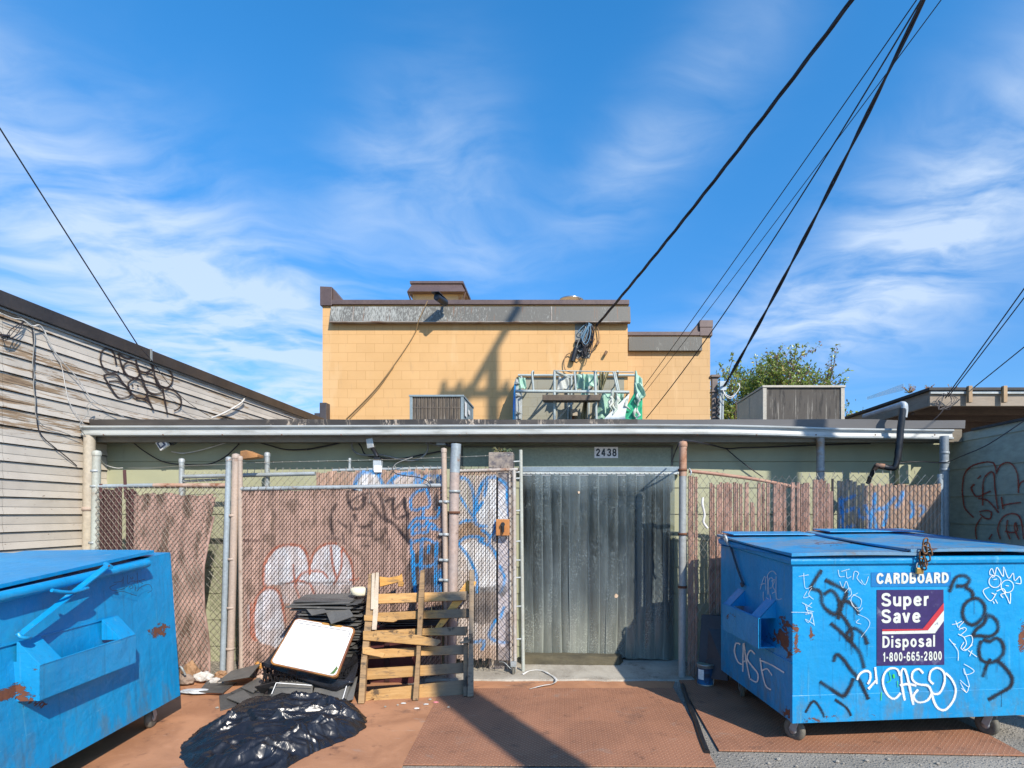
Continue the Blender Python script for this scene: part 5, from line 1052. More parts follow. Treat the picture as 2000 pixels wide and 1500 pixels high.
# ------------------------------------------------------------------ downpipes and pipes
dp = thing('downpipe', 'beige downpipe at the left corner under the gutter', 'pipe', (xpx(172, GY), GY, 0))
MB().tube([(xpx(172, GY), GY + .02, 2.46), (xpx(170, GY) - .02, GY + .02, .0)], .052, 16).build('pipe', M('beige_downpipe', (.46, .41, .32), (.40, .345, .27), 2, .5, 0, .06, 20, dirt=(.33, .24, .17), dsc=3, dlo=.58, dhi=.75), dp)
mb = MB(); 
for py in (994,): mb.lathe((xpx(170.5, GY) - .004, GY + .02, zpx(py, GY)), [(.053, -.02), (.058, -.02), (.058, .02), (.053, .02)], 16)
mb.build('collar', M_postbrown, dp)
mb = MB().tube([(xpx(1605, GY), GY + .03, 2.46), (xpx(1605, GY), GY + .03, 1.2)], .040, 16); mb.lathe((xpx(1605, GY), GY + .03, zpx(918, GY)), [(.041, -.02), (.048, -.015), (.041, 0), (.047, .012), (.041, .02)], 16)
tag(mb.build('downpipe', M('rusty_downpipe', (.30, .30, .29), (.26, .26, .25), 3, .55, .2, .12, 40, dirt=(.28, .16, .08), dsc=3, dlo=.48, dhi=.6)), 'rust flecked grey downpipe behind the sagging rail of the right fence', 'pipe')
mb = MB().tube([(xpx(1844, 5.72), 5.72, 2.44), (xpx(1846, 5.72), 5.72, 0)], .042, 16)
for py in (885, 903, 918): mb.lathe((xpx(1844.5, 5.72), 5.72, zpx(py, 5.72)), [(.043, -.014), (.047, -.012), (.047, .012), (.043, .014)], 16)
tag(mb.build('downpipe', M('blue_grey_downpipe', (.27, .31, .34), (.22, .25, .27), 2.5, .5, .2, .1, 40, dirt=(.22, .16, .12), dsc=4, dlo=.56, dhi=.7)), 'mottled blue grey downpipe at the corner of the green board wall', 'pipe')
rd = thing('refrigerant_pipe', 'black lagged pipe bent over the gutter and down to the right fence', 'pipe', (xpx(1755, 5.62), 5.62, 2))
Yp = 5.66
def wrapped(pts, r, n=5): return MB().tube([p + Vector((.006 * mnoise.noise(p * 20), .006 * mnoise.noise(p * 20 + Vector((5, 0, 0))), 0)) for p in smooth3(pts, n)], r, 12)
wrapped([P(1763, 798, Yp), P(1760, 830, Yp), P(1756, 870, Yp), P(1753, 900, Yp)], .034).build('lagged_riser', M_blackplastic, rd)
wrapped([P(1752, 894, Yp), P(1749, 912, Yp), P(1738, 914, Yp + .03), P(1716, 910, Yp + .06)], .030).build('lower_bend', M_blackplastic, rd)
MB().tube([P(1728, 911, Yp + .03), P(1714, 909, Yp + .06), P(1708, 916, Yp + .1)], .026, 12).build('bare_insulation', M_rustpipe, rd)
wrapped([P(1713, 908, Yp + .06), P(1704, 922, Yp + .12), P(1694, 945, Yp + .16)], .022).build('tail_pipe', M_blackplastic, rd)
MB().tube(smooth3([P(1765, 800, Yp), P(1766, 791, Yp), P(1762, 789, Yp + .03), P(1750, 793, Yp + .2), P(1688, 813, 7.0)], 6), .027, 12).build('white_pipe', M('pale_elbow', (.45, .50, .53), (.35, .39, .42), 4, .4), rd)
MB().tube(smooth3([P(1768, 815, Yp + .02), P(1770, 800, Yp + .02), P(1769, 790, Yp + .02), P(1764, 788, Yp + .06)], 6), .018, 10).build('white_elbow', M('pale_elbow2', (.45, .50, .53), (.30, .33, .36), 4, .4), rd)
MB().box(xpx(1753, 6.08), xpx(1776, 6.08), 6.05, 6.13, zpx(945, 6.08), zpx(908, 6.08)).build('wall_box', M('wall_box_green', (.40, .41, .26), (.35, .36, .24), 4), rd, .004)

# ------------------------------------------------------------------ lights and cables under the eave
fl1 = thing('floodlight', 'small white framed LED floodlight tilted under the eave at left', 'lamp', P(316, 866, 5.98))
c = P(318, 867, 5.92); ax = Vector((.80, -.25, .42)).normalized(); up = Vector((-.42, -.1, .8)); up = (up - ax * up.dot(ax)).normalized(); nn_ = ax.cross(up)
MB().obox(c, ax * .062, up * .052, nn_ * .018).build('frame', M_white, fl1, .006)
face = c + nn_ * (-.0195 if nn_.y > 0 else .0195); dn = nn_ * (-.001 if nn_.y > 0 else .001)
MB().obox(face, ax * .046, up * .036, dn).build('lens', M('lens_dark', (.02, .05, .12), (.03, .06, .12), 5, .2, 0, 0), fl1)
MB().obox(face + dn * 2, ax * .022, up * .020, dn).build('led_chip', M_white, fl1)
mb = MB(); mb.tube(smooth3([c + up * .05 - ax * .055, c + up * .10 - ax * .07, c + up * .11, c + up * .06 + ax * .03], 5), .013, 6); mb.obox(c + ax * .09 - up * .015 + Vector((0, .05, 0)), ax * .03, up * .03, nn_ * .025); mb.build('bracket', M_blackplastic, fl1)
fl2 = thing('floodlight', 'grey outdoor lamp on a metal junction box hanging under the eave near the middle', 'lamp', P(730, 880, 5.9))
c = P(724, 866, 5.9); MB().obox(c, (.036, 0, .008), (0, .03, 0), (-.008, 0, .052)).build('junction_box', M('zinc', (.45, .45, .43), (.36, .36, .34), 8, .35, .5, .1, 40), fl2, .006)
mb = MB(); mb.tube(smooth3([P(728, 876, 5.9), P(733, 884, 5.86), P(737, 893, 5.84)], 5), .022, 8); mb.obox(P(738, 897, 5.84), (.034, 0, 0), (0, .03, 0), (0, 0, .018)); mb.build('swivel', M_blackplastic, fl2)
MB().obox(P(738, 910, 5.83), (.043, 0, 0), (0, .028, 0), (0, 0, .055)).build('lamp_head', M('lamp_grey', (.42, .47, .50), (.38, .42, .45), 5, .4), fl2, .004)
MB().obox(P(738, 916, 5.80), (.040, 0, 0), (0, .004, 0), (0, 0, .035)).build('lamp_lens', M_white, fl2, .002)
cc_ = thing('cable_coil', 'small black coil of cable on a bracket above the thick pipe pole', 'cables', P(879, 862, 5.95))
mb = MB()
for k in range(4): mb.tube([P(879 + (8 + k * .7) * math.cos(a), 863 + (8 + k * .7) * math.sin(a), 5.92 + k * .008) for a in np.linspace(0, 6.28, 22)], .006, 5)
for k in range(5): mb.tube([P(872 + k * 3, 857, 5.93), P(872 + k * 3, 870, 5.93)], .005, 4)
mb.build('coil', M_blackwire, cc_); MB().obox(P(862, 864, 5.95), (.05, 0, 0), (0, .02, 0), (0, 0, .03)).build('bracket', M_greymetal, cc_, .003)
def cable(label, pts, y, r, mat, cat='cable', n=8):
    o = MB().tube(smooth3([P(p[0], p[1], p[2] if len(p) > 2 else y) for p in pts], n), r, 6).build('cable', mat); return tag(o, label, cat)
E = 6.09
cable('pale cable looping from the left floodlight up under the eave', [(335, 882), (360, 885), (400, 877), (450, 862), (480, 856), (560, 858), (640, 860), (700, 857)], E, .006, M_whitewire)
cable('grey cable running along under the eave to the cable coil', [(600, 857), (690, 856), (760, 856), (810, 856), (840, 866), (868, 874)], E - .02, .009, M_greywire)
cable('thick grey cable loop hanging from the middle lamp', [(715, 857), (695, 858), (687, 870), (695, 884), (715, 889), (740, 888), (765, 893), (790, 899), (815, 898), (832, 885), (836, 870), (830, 862)], E - .03, .010, M_greywire)
cable('black cable swagging from the soffit past the thick pipe pole', [(600, 878), (660, 866), (690, 858), (705, 872), (712, 886), (730, 893), (780, 896), (820, 889), (862, 881)], E, .008, M_blackwire)
cable('black cable drooping from the soffit behind the wood block on the post', [(232, 850), (250, 856), (280, 880), (320, 902), (370, 908), (410, 906), (440, 892), (462, 872), (478, 858), (520, 868), (560, 878), (610, 876), (660, 866)], E + .01, .007, M_blackwire)
cable('thin white cable end drooping from the end post of the left fence', [(188, 892, 5.5), (196, 898, 5.6), (206, 908, 5.8), (226, 914, 5.9), (240, 914, 5.95)], 5.6, .005, M_whitewire)
cable('black cable hanging from the right pole along the green siding', [(1312, 902, 6.0), (1320, 880, 5.7), (1330, 862, 5.55), (1345, 861, 5.6), (1385, 868, 5.9), (1420, 876), (1450, 874), (1500, 873), (1600, 869), (1700, 866)], E, .008, M_blackwire)
cable('thin black cable dropping behind the sagging rail', [(1418, 876), (1440, 895), (1470, 918), (1490, 932)], E, .006, M_blackwire)
cable('thin wire strung from the right downpipe to the bent black pipe', [(1736, 914), (1760, 904), (1800, 902), (1845, 903, 5.65), (1880, 890, 5.4), (1930, 868, 5.2), (2000, 822, 5.0)], 5.8, .005, M_blackwire)
cable('small cable curling over the gate panel top', [(765, 918), (775, 905), (800, 895), (806, 893)], 5.75, .005, M_greywire)
cable('black cable snaking over the graffiti panel to the thin post', [(765, 912), (772, 924), (790, 929), (815, 932), (832, 938), (840, 946), (842, 956)], 5.45, .005, M_blackwire)
def lcable(label, pts, r, mat, off=.03):
    o = MB().tube(smooth3([PX(p[0] / 4, 540 + p[1] / 4, LX + off) for p in pts], 8), r, 6).build('cable', mat); return tag(o, label, 'cable')
lcable('white cable descending along the clapboards from the roof edge', [(0, 285), (100, 325), (180, 340), (250, 385), (310, 380), (350, 430), (370, 480), (430, 590), (500, 680), (600, 790), (680, 910), (740, 975), (850, 1040), (965, 1095)], .0048, M_whitewire, .04)
lcable('thinner white cable hanging beside the long white cable on the clapboards', [(300, 382), (345, 430), (380, 520), (440, 620), (480, 700), (510, 850), (540, 980), (600, 1080), (650, 1150)], .0035, M_whitewire, .03)
lcable('dark cable hanging down the clapboards at far left', [(130, 305), (190, 340), (255, 395), (270, 470), (265, 560), (255, 680), (268, 760), (262, 850), (275, 960), (280, 1080), (330, 1160), (400, 1190), (500, 1220), (620, 1270)], .0036, M_greywire, .025)
lcable('second dark cable close beside the far left cable', [(250, 395), (262, 520), (268, 640), (258, 770), (272, 900), (285, 1080), (300, 1190), (340, 1260), (420, 1330), (520, 1410), (600, 1480)], .005, M_blackwire, .02)
lcable('looped cable at the corner of gutter and clapboards', [(690, 1080), (680, 1010), (720, 980), (700, 1020), (680, 1080), (650, 1120), (620, 1160), (650, 1220), (700, 1280), (760, 1250), (790, 1180), (820, 1100), (870, 1090)], .0032, M_greywire, .09)
lcable('white bracing cable from the roof edge to the low roof', [(1910, 955), (1880, 990), (1800, 1040), (1720, 1080), (1650, 1105)], .012, M_whitewire, .05)
lcable('thin dark drop wire crossing the graffiti on the clapboards', [(1100, 560), (1180, 650), (1230, 720), (1320, 840), (1430, 950), (1550, 1040), (1650, 1100)], .004, M_blackwire, .10)
bl = thing('cable_knot', 'knot of black cables on the clapboards at the left edge', 'cables', PX(12, 656, LX + .05)); mb = MB(); random.seed(9)
for k in range(5): mb.tube(smooth3([PX(190 / 4, 540 + 350 / 4, LX + .03), PX((120 + random.uniform(-45, 45)) / 4, 540 + (430 + random.uniform(-40, 40)) / 4, LX + .05), PX((60 + random.uniform(-30, 30)) / 4, 540 + (470 + random.uniform(-20, 40)) / 4, LX + .06), PX(5 / 4, 540 + (440 + random.uniform(-10, 60)) / 4, LX + .04)], 6), .003, 5)
mb.tube([PX(3, 655, LX + .06), PX(18, 656, LX + .07)], [.014, .010], 8); mb.build('strands', M_blackwire, bl)
# odd pieces on the fence tops
wbk = MB(); wbk.prism([P(469, 897, 5.6), P(469, 881, 5.6), P(480, 879, 5.6), (P(503, 888, 5.6)), P(502, 893, 5.6)], (0, .12, 0)); tag(wbk.build('wood_block', M('orange_wood', (.42, .20, .07), (.24, .12, .05), 9, .7, 0, .3, 40), bevel=.004), 'orange brown wedge of wood lodged behind the three fence posts', 'wood')
pc = MB(); a, b_ = P(955, 960, G + .14), P(1003, 884, G + .14); pc.box(a.x, b_.x, G + .10, G + .24, .0, b_.z); tag(pc.build('concrete_post', M('concrete_post', (.36, .30, .24), (.22, .19, .17), 4, .85, 0, .4, 40, dirt=(.10, .09, .10), dsc=4, dlo=.5, dhi=.62), bevel=.008), 'square concrete post top standing behind the narrow gate', 'post')
ws = thing('weed_clump', 'small clump of weeds and debris on top of the concrete post', 'weed', P(978, 884, G + .15)); mb = MB(); random.seed(14); c0 = P(980, 884, G + .16)
for i in range(26):
    d = Vector((random.uniform(-1, 1) * .09, random.uniform(-.05, .05), random.uniform(.01, .06))); mb.tube([c0 + Vector((d.x * .4, 0, 0)), c0 + d, c0 + d * 1.2 - Vector((0, 0, .03))], .005, 4)
mb.build('stems', M('dry_weed', (.20, .15, .06), (.08, .14, .07), 20), ws)
pw = MB().tube(smooth3([P(1373, 972, F - .05), P(1372, 985, F - .06), P(1376, 1005, F - .05), P(1374, 1020, F - .05), P(1382, 1032, F - .05)], 5), [.012] * 21, 7); tag(pw.build('plastic_strap', M_whitewire), 'pale twisted strap caught in the mesh gap of the right fence', 'strap')
# ------------------------------------------------------------------ dumpsters
def blue_mat(name='dumpster_blue', dust=False):
    m, t, b, co = newmat(name)
    c = mixc(t, sstep(t, noi(t, co, 1.5, 6, .62), .32, .68), (.003, .262, .56), (.003, .215, .475))
    c = mixc(t, ma(t, 'MULTIPLY', sstep(t, noi(t, co, 1.1, 7, .7, .5), .50, .66), .30), c, (.03, .28, .48))
    c = mixc(t, ma(t, 'MULTIPLY', sstep(t, noi(t, mapv(t, co, (13, 13, .55)), 2.2, 6, .65), .54, .70), .42), c, (.012, .13, .26))
    c = mixc(t, ma(t, 'MULTIPLY', sstep(t, noi(t, mapv(t, co, (9, 9, .4)), 3.1, 4, .6), .62, .72), .40), c, (.10, .38, .56))
    zz_ = nd(t, 'ShaderNodeSeparateXYZ', {0: co}).outputs[2]
    c = mixc(t, ma(t, 'MULTIPLY', ma(t, 'MULTIPLY', sstep(t, zz_, .62, .20), sstep(t, noi(t, mapv(t, co, (3, 3, 1.4)), 3.0, 8, .7), .44, .64)), .55), c, (.10, .14, .15))
    for rz_, sc_ in ((.5, 1.0), (-.9, 1.4), (1.3, .8)):
        sx_ = noi(t, mapv(t, co, (3 * sc_, 3 * sc_, 75), (rz_, rz_, 0)), 1.7, 3, .5, .15); c = mixc(t, ma(t, 'MULTIPLY', sstep(t, sx_, .735, .755), .55), c, (.16, .40, .56))
    c = mixc(t, ma(t, 'MULTIPLY', sstep(t, noi(t, co, 55, 4, .7), .62, .70), .30), c, (.16, .42, .56))
    if dust: c = mixc(t, ma(t, 'MULTIPLY', sstep(t, noi(t, mapv(t, co, (1, 1.8, 1)), 1.9, 8, .7, .4), .40, .60), .62), c, (.20, .235, .25)); c = mixc(t, ma(t, 'MULTIPLY', sstep(t, noi(t, co, 5, 8, .72), .56, .66), .5), c, (.17, .12, .085))
    ra = nd(t, 'ShaderNodeAttribute', attribute_name='rust').outputs['Fac']
    nn_ = ma(t, 'ADD', ma(t, 'MULTIPLY', noi(t, mapv(t, co, (1, 1, 1.6)), 8, 9, .74, .8), 1.25), -.13)
    k = ma(t, 'ADD', ra, nn_)
    prim = sstep(t, k, .84, .86); ru = sstep(t, k, .865, .885)
    c = mixc(t, prim, c, (.02, .035, .05)); c = mixc(t, ru, c, mixc(t, noi(t, co, 30, 5), (.20, .07, .03), (.09, .035, .025)))
    c = mixc(t, sstep(t, ma(t, 'ADD', noi(t, co, 24, 6, .75), ma(t, 'MULTIPLY', ra, .1)), .76, .775), c, (.03, .045, .06))
    r = ma(t, 'ADD', .33, ma(t, 'MULTIPLY', ru, .5)); r = ma(t, 'ADD', r, ma(t, 'MULTIPLY', noi(t, co, 8, 4), .12))
    dent = ma(t, 'ADD', ma(t, 'MULTIPLY', noi(t, co, 3.4, 4), 1.8), ma(t, 'MULTIPLY', k, .12))
    setc(t, b, base=c, rough=r, spec=.45, norm=bumpn(t, dent, .5, .025)); return m
M_blue = blue_mat(); M_lid = blue_mat('dusty_lid_blue', True); S_drip = spray('thin_black_drip', (.015, .016, .03), .6, .7, nsc=120, dens=.75)
def rustattr(mb, spots):
    v = np.array(mb.v); yy = np.maximum(v[:, 1], .3); px = CX + v[:, 0] * S / yy; py = CY - (v[:, 2] - H) * S / yy; r = np.zeros(len(v))
    for x, y, a, b, k in spots: r = np.maximum(r, k * np.exp(-np.hypot((px - x) / a, (py - y) / b) ** 2.4 * .6))
    return {'rust': r}
def place(mb, m): mb.v = [tuple(m @ Vector(v)) for v in mb.v]; return mb
def dumpster(label, loc, yaw, W, D, zf, zb, zbot, spots, pocket, ov, taper=0.0, split=None, inset=0.0):
    o = thing('dumpster', label, 'dumpster', loc, yaw, 'blue dumpsters'); m = wm(o)
    top = lambda y: zf + (zb - zf) * y / D
    body = MB(); T = taper
    gx = lambda x, z, y: W - T * (z - zbot) / (top(y) - zbot) if x == W else x
    body.grid((0, 0, zbot), (W, 0, zbot), (W - T, 0, zf), (0, 0, zf), 56, 36)
    body.grid((0, D, zbot), (0, 0, zbot), (0, 0, zf), (0, D, zb), 48, 40); body.grid((W, 0, zbot), (W, D, zbot), (W - T, D, zb), (W - T, 0, zf), 60, 44)
    body.grid((W, D, zbot), (0, D, zbot), (0, D, zb), (W - T, D, zb), 4, 4); body.grid((0, D, zbot), (W, D, zbot), (W, 0, zbot), (0, 0, zbot), 4, 4)
    body.grid((0, 0, zf - .02), (W - T, 0, zf - .02), (W - T, D, zb - .02), (0, D, zb - .02), 2, 2)
    place(body, m).build('body', M_blue, o, attrs=rustattr(body, spots))
    # rim
    rim = MB(); rh = .062; p = .020
    prof = [(-.001, -rh), (-p, -rh + .012), (-p - .004, -rh * .45), (-p, -.008), (-.006, 0), (.012, 0)]
    path = [(0, D, zb, -1, 0), (0, 0, zf, -.7071 * 1.414, -.7071 * 1.414), (W - T, 0, zf, 1, -1), (W - T, D, zb, 1, 0)]
    vs = [(x - a * (nx if nx else 0) * -1 * 1.0 * (1 if True else 0) * 1.0 if False else x + nx * -a, y + ny * -a, z + dz) for x, y, z, nx, ny in path for a, dz in prof]; k = len(prof)
    rim.add(vs, [(i * k + j, (i + 1) * k + j, (i + 1) * k + j + 1, i * k + j + 1) for i in range(3) for j in range(k - 1)])
    rim.prism([vs[j] for j in range(k)], (0, .004, 0)); 
    if not inset: place(rim, m).build('rim', M_blue, o, attrs=rustattr(rim, spots))
    else:
        tp_ = MB(); y0_ = D - inset - .02; tp_.grid((0, y0_, top(y0_) + .001), (W - T, y0_, top(y0_) + .001), (W - T, D, zb + .001), (0, D, zb + .001), 30, 6); place(tp_, m).build('top_plate', M_blue, o, attrs=rustattr(tp_, spots))
    base = MB(); base.box(-.004, W + .004, -.004, .03, zbot - .004, zbot + .19) ; bb = place(base, m).build('base_band', M_blue, o, .003, attrs=rustattr(base, spots))
    # lids
    def lid(x0, x1, dz, flip=0.0):
        mb = MB(); th = .022; nn = 20; D_, zb_ = D, zb
        return lid2(x0, x1, dz, flip, D - inset, top(D - inset) if inset else zb)
    def lid2(x0, x1, dz, flip, D, zb):
        mb = MB(); th = .022; nn = 20
        def f(p, u, v): return p + Vector((0, 0, .006 * math.sin(u * 3.14) - .01 * math.sin(v * 3.14) + .004 * mnoise.noise(p * 4)))
        za, zc = zf + dz, zb + dz + .004
        mb.grid((x0, -.045, za), (x1, -.045, za + flip), (x1, D + .03, zc), (x0, D + .03, zc), nn, nn, f)
        mb.grid((x0, -.045, za - th), (x1, -.045, za + flip - th), (x1, -.045, za + flip), (x0, -.045, za), nn, 1, lambda p, u, v: p + Vector((0, 0, .006 * math.sin(u * 3.14))) * 1)
        mb.grid((x0, D + .03, zc - th), (x0, -.045, za - th), (x0, -.045, za), (x0, D + .03, zc), nn, 1, lambda p, u, v: p + Vector((0, 0, -.01 * math.sin(u * 3.14) * v)))
        mb.grid((x1, -.045, za + flip - th), (x1, D + .03, zc - th), (x1, D + .03, zc), (x1, -.045, za + flip), nn, 1)
        mb.grid((x0, D + .03, za - th), (x1, D + .03, za - th), (x1, -.045, za - th), (x0, -.045, za - th), 2, 2)
        return place(mb, m).build('lid', M_lid if not inset else M_blue, o, attrs=rustattr(mb, spots))
    sp = split or W * .5
    lid(-.03, sp, .028 if not inset else .024); lid(sp - .06, W - T + (.03 if not inset else -.02), .052 if not inset else .040, -.006)
    for x0, x1 in ((.02, sp - .12), (sp + .02, W - T - .02)) if not inset else ():
        hb = MB(); hb.obox(((x0 + x1) / 2, D - .10, zb + .045 + (.024 if x0 > .1 else 0)), ((x1 - x0) / 2, 0, 0), (0, .14, (zb - zf) / D * .14), (0, 0, .004)); place(hb, m).build('hinge_plate', M_blue, o, .002, attrs=rustattr(hb, spots))
    # fork pockets
    for side in (0, 1):
        y0, y1, za, zc, pr = pocket; xo = -1 if side == 0 else 1; xb = 0 if side == 0 else W - T * .45
        X_ = lambda d: xb + xo * d
        pk = MB(); th = .010
        pk.grid((X_(pr), y0, za), (X_(pr), y1, za), (X_(pr), y1, zc), (X_(pr), y0, zc), 20, 10); pk.grid((X_(pr - th), y1, za), (X_(pr - th), y0, za), (X_(pr - th), y0, zc), (X_(pr - th), y1, zc), 2, 2)
        pk.obox((X_(pr / 2), (y0 + y1) / 2, za + .005), (pr / 2 - .006, 0, 0), (0, (y1 - y0) / 2 - .001, 0), (0, 0, .005))
        pk.obox((X_(pr - th / 2), (y0 + y1) / 2, zc + .001), (th / 2 + .002, 0, 0), (0, (y1 - y0) / 2, 0), (0, 0, .003))
        for yy in (y0 + .004, y1 - .146):
            a_, b_ = (X_(0), yy, zc + .13), (X_(pr), yy, zc)
            pk.add([a_, (a_[0], yy + .14, a_[2]), (b_[0], yy + .14, b_[2]), b_], [(0, 1, 2, 3)]); pk.add([(X_(0), yy, zc + .13), (X_(pr), yy, zc), (X_(0), yy, zc)], [(0, 1, 2)]); pk.add([(X_(0), yy + .14, zc + .13), (X_(0), yy + .14, zc), (X_(pr), yy + .14, zc)], [(0, 1, 2)])
        pko = place(pk, m).build('fork_pocket', M_blue, o, attrs=rustattr(pk, spots)); so = pko.modifiers.new('thick', 'SOLIDIFY'); so.thickness = .005
        if inset: ec = MB(); ec.grid((X_(-.03), y0 - .003, za), (X_(pr + .002), y0 - .003, za), (X_(pr + .002), y0 - .003, zc + .004), (X_(-.03), y0 - .003, zc + .03), 8, 8); place(ec, m).build('pocket_end', M_blue, o, attrs=rustattr(ec, spots))
    # weld seams, side brace
    sm = MB(); sm.obox((-.002, D / 2, .60), (.004, 0, 0), (0, D / 2 - .01, 0), (0, 0, .006)) if not T else sm.obox((W - T * .66, pocket[1] / 2 + .01, pocket[3] + .125), (.004, 0, 0), (0, pocket[1] / 2, 0), (0, 0, .003)); place(sm, m).build('weld_seam', M_blue, o, attrs=rustattr(sm, spots))
    # casters
    for cx, cy, tw in ((.10, .16, .5), (W - .28, .12, .35), (.12, D - .2, -.4), (W - .10, D - .2, .2)):
        c = m @ Vector((cx, cy, .082)); ax = Vector((math.cos(yaw + tw), math.sin(yaw + tw), 0)); f = Vector((-ax.y, ax.x, 0))
        wl_ = MB().lathe(c - ax * .022, [(.0, .004), (.03, .004), (.034, 0), (.066, 0), (.080, .010), (.080, .034), (.066, .044), (.034, .044), (.03, .040), (0, .040)], 24, axis=ax).build('caster_wheel', M_rubber, o)
        MB().lathe(c - ax * .026, [(.0, 0), (.030, 0), (.030, .052), (.0, .052)], 16, axis=ax).build('hub', M_galv, wl_)
        fk = MB()
        for s in (-1, 1): fk.beam(c + ax * .032 * s - f * .0, c + ax * .032 * s + Vector((0, 0, zbot - .10)) - f * .035, .05, .006, ax)
        fk.obox(c + Vector((0, 0, zbot - .094)) - f * .03, ax * .055, f * .055, (0, 0, .007)); fk.build('caster_fork', M_galv, o, .002)
    return o, m
# right one
LR = P(1548, 1412, 1.45 * S / 409); LR.z = 0
spr = [(1530, 1240, 16, 42, .46), (1553, 1240, 8, 45, .45), (1585, 1237, 8, 22, .40), (1512, 1240, 22, 14, .38), (1538, 1395, 14, 18, .42), (1996, 1240, 10, 40, .48), (1800, 1075, 60, 10, .34), (1430, 1060, 12, 14, .30), (1540, 1280, 12, 20, .38), (1430, 1205, 14, 10, .33), (1560, 1320, 10, 60, .30), (1475, 1230, 6, 14, .36), (1900, 1405, 140, 10, .26), (1560, 1410, 40, 8, .30), (1630, 1060, 60, 8, .34), (1800, 1350, 400, 400, .06)]
dr, mr = dumpster('blue dumpster with purple disposal sticker and white CASE graffiti on the right', LR, R(5.4), 1.85, 1.31, 1.340, 1.415, .19, spr, (.24, .93, .65, .87, .13), None, 0.0, .90)
fo, fn_ = mr @ Vector((0, 0, 0)), (mr.to_3x3() @ Vector((0, -1, 0))); fu = mr.to_3x3() @ Vector((1, 0, 0)); so_, sn_ = fo, (mr.to_3x3() @ Vector((-1, 0, 0))); su = mr.to_3x3() @ Vector((0, -1, 0))
def mpf(u, v, o): return RP(u, v, fo, fn_) + fn_ * (.0052 + o)
def mps(u, v, o): return RP(u, v, so_, sn_) + sn_ * (.0065 + o)
c6 = lambda q: crop(q, 3.125, 1380, 1020)
c7 = lambda q: crop(q, 3.123, 1660, 1020)
g1 = MB()
bl1 = [c6(q) for q in ([(700, 290), (665, 345), (632, 400)], [(628, 402), (680, 415), (700, 440), (702, 490), (735, 535), (785, 560), (808, 520), (800, 460), (760, 415), (715, 440)], [(722, 350), (790, 385), (858, 422)], [(856, 425), (835, 480), (800, 590)], [(805, 490), (850, 480), (900, 510), (925, 560)], [(755, 615), (810, 660), (880, 730), (935, 800), (960, 890)], [(800, 540), (850, 600), (885, 670), (880, 720)], [(855, 680), (885, 645), (930, 660), (965, 700), (978, 745)], [(850, 680), (865, 715), (890, 725)], [(775, 850), (790, 805), (830, 830), (880, 900), (930, 960), (985, 1080)], [(690, 970), (750, 1010), (830, 1058), (870, 1010), (895, 950)], [(600, 1160), (650, 1090), (700, 1150), (715, 1190)], [(780, 1080), (850, 1130), (880, 1180)])]
bl2 = [c7(q) for q in ([(605, 425), (625, 370), (650, 332), (695, 325), (728, 350), (700, 385), (645, 388)], [(700, 392), (740, 420), (750, 450)], [(755, 460), (705, 490), (685, 545), (700, 600), (745, 625), (790, 600), (820, 550), (815, 500), (780, 465), (740, 462)], [(825, 560), (875, 580), (900, 620), (895, 665), (850, 695), (790, 690), (750, 690), (770, 650), (810, 620), (835, 570)], [(800, 720), (785, 770), (795, 830), (840, 855), (895, 840), (935, 790), (925, 730), (890, 705), (850, 725), (810, 712)], [(855, 830), (830, 880), (808, 942)], [(900, 845), (940, 880), (985, 945), (975, 1000), (920, 1035), (838, 1082)])]
for i, q in enumerate(bl1): g1.ribbon(q, 13 if i < 11 else 9, mpf, i * .00012)
g1.build('black_eye_graffiti', S_black, dr); g1 = MB()
for i, q in enumerate(bl2): g1.ribbon(q, 12.5, mpf, i * .00012)
g1.build('black_loop_graffiti', S_black, dr)
rd_ = random.Random(2)
for q in bl1[:11] + bl2:
    for _ in range(2):
        p = rd_.choice(q); L = rd_.uniform(8, 34); MB().ribbon([(p[0], p[1]), (p[0] + rd_.uniform(-.6, .6), p[1] + L * .5), (p[0] + rd_.uniform(-.8, .8), p[1] + L)], rd_.uniform(1.4, 2.6), mpf, .0012, True, 3).build('paint_drip', S_drip, dr)
g2 = MB()
for i, q in enumerate([[(40, 960), (55, 925), (90, 905), (118, 915), (120, 955), (105, 985)], [(150, 882), (155, 930), (160, 985)], [(158, 960), (130, 990), (108, 1015)], [(300, 935), (285, 895), (240, 890), (205, 925), (198, 985), (225, 1050), (265, 1075), (305, 1040)], [(330, 1085), (312, 985), (310, 905), (330, 895), (350, 960), (382, 1112)], [(300, 992), (350, 985), (400, 995)], [(442, 920), (415, 893), (380, 910), (375, 955), (410, 985), (470, 995), (492, 1040), (465, 1085), (410, 1095), (382, 1060), (410, 1018)], [(505, 985), (480, 960), (490, 905), (530, 886), (568, 915), (570, 980), (540, 1040), (500, 1040), (478, 1000)], [(578, 918), (615, 955), (640, 1015), (625, 1085), (575, 1142), (530, 1130), (505, 1085), (495, 1040)]]): g2.ribbon(c7(q), 6.8, mpf, .002 + i * .00015)
g2.build('white_graffiti', S_white, dr)
g3 = MB(); thin = [[(850, 320), (848, 300), (862, 282), (880, 318), (893, 275), (930, 330), (932, 272), (962, 340), (990, 310), (1000, 355), (1030, 330), (1037, 372), (1005, 370)], [(850, 320), (880, 326), (862, 338)], [(845, 395), (808, 420), (852, 478), (888, 432)], [(860, 430), (880, 440)], [(935, 425), (955, 460), (972, 495), (975, 430)], [(890, 420), (930, 405), (945, 430), (915, 440), (930, 460)], [(868, 480), (876, 495)], [(882, 470), (896, 495)], [(870, 350), (892, 345)], [(945, 385), (965, 388)]]
def circ(cx, cy, r): return [(cx + r * math.cos(a), cy + r * math.sin(a)) for a in np.linspace(0, 6.4, 14)]
thin += [circ(880, 360, 37), circ(955, 390, 38)]
for i, q in enumerate(thin): g3.ribbon(c7(q), 2.2, mpf, .001 + i * .00008, step=2)
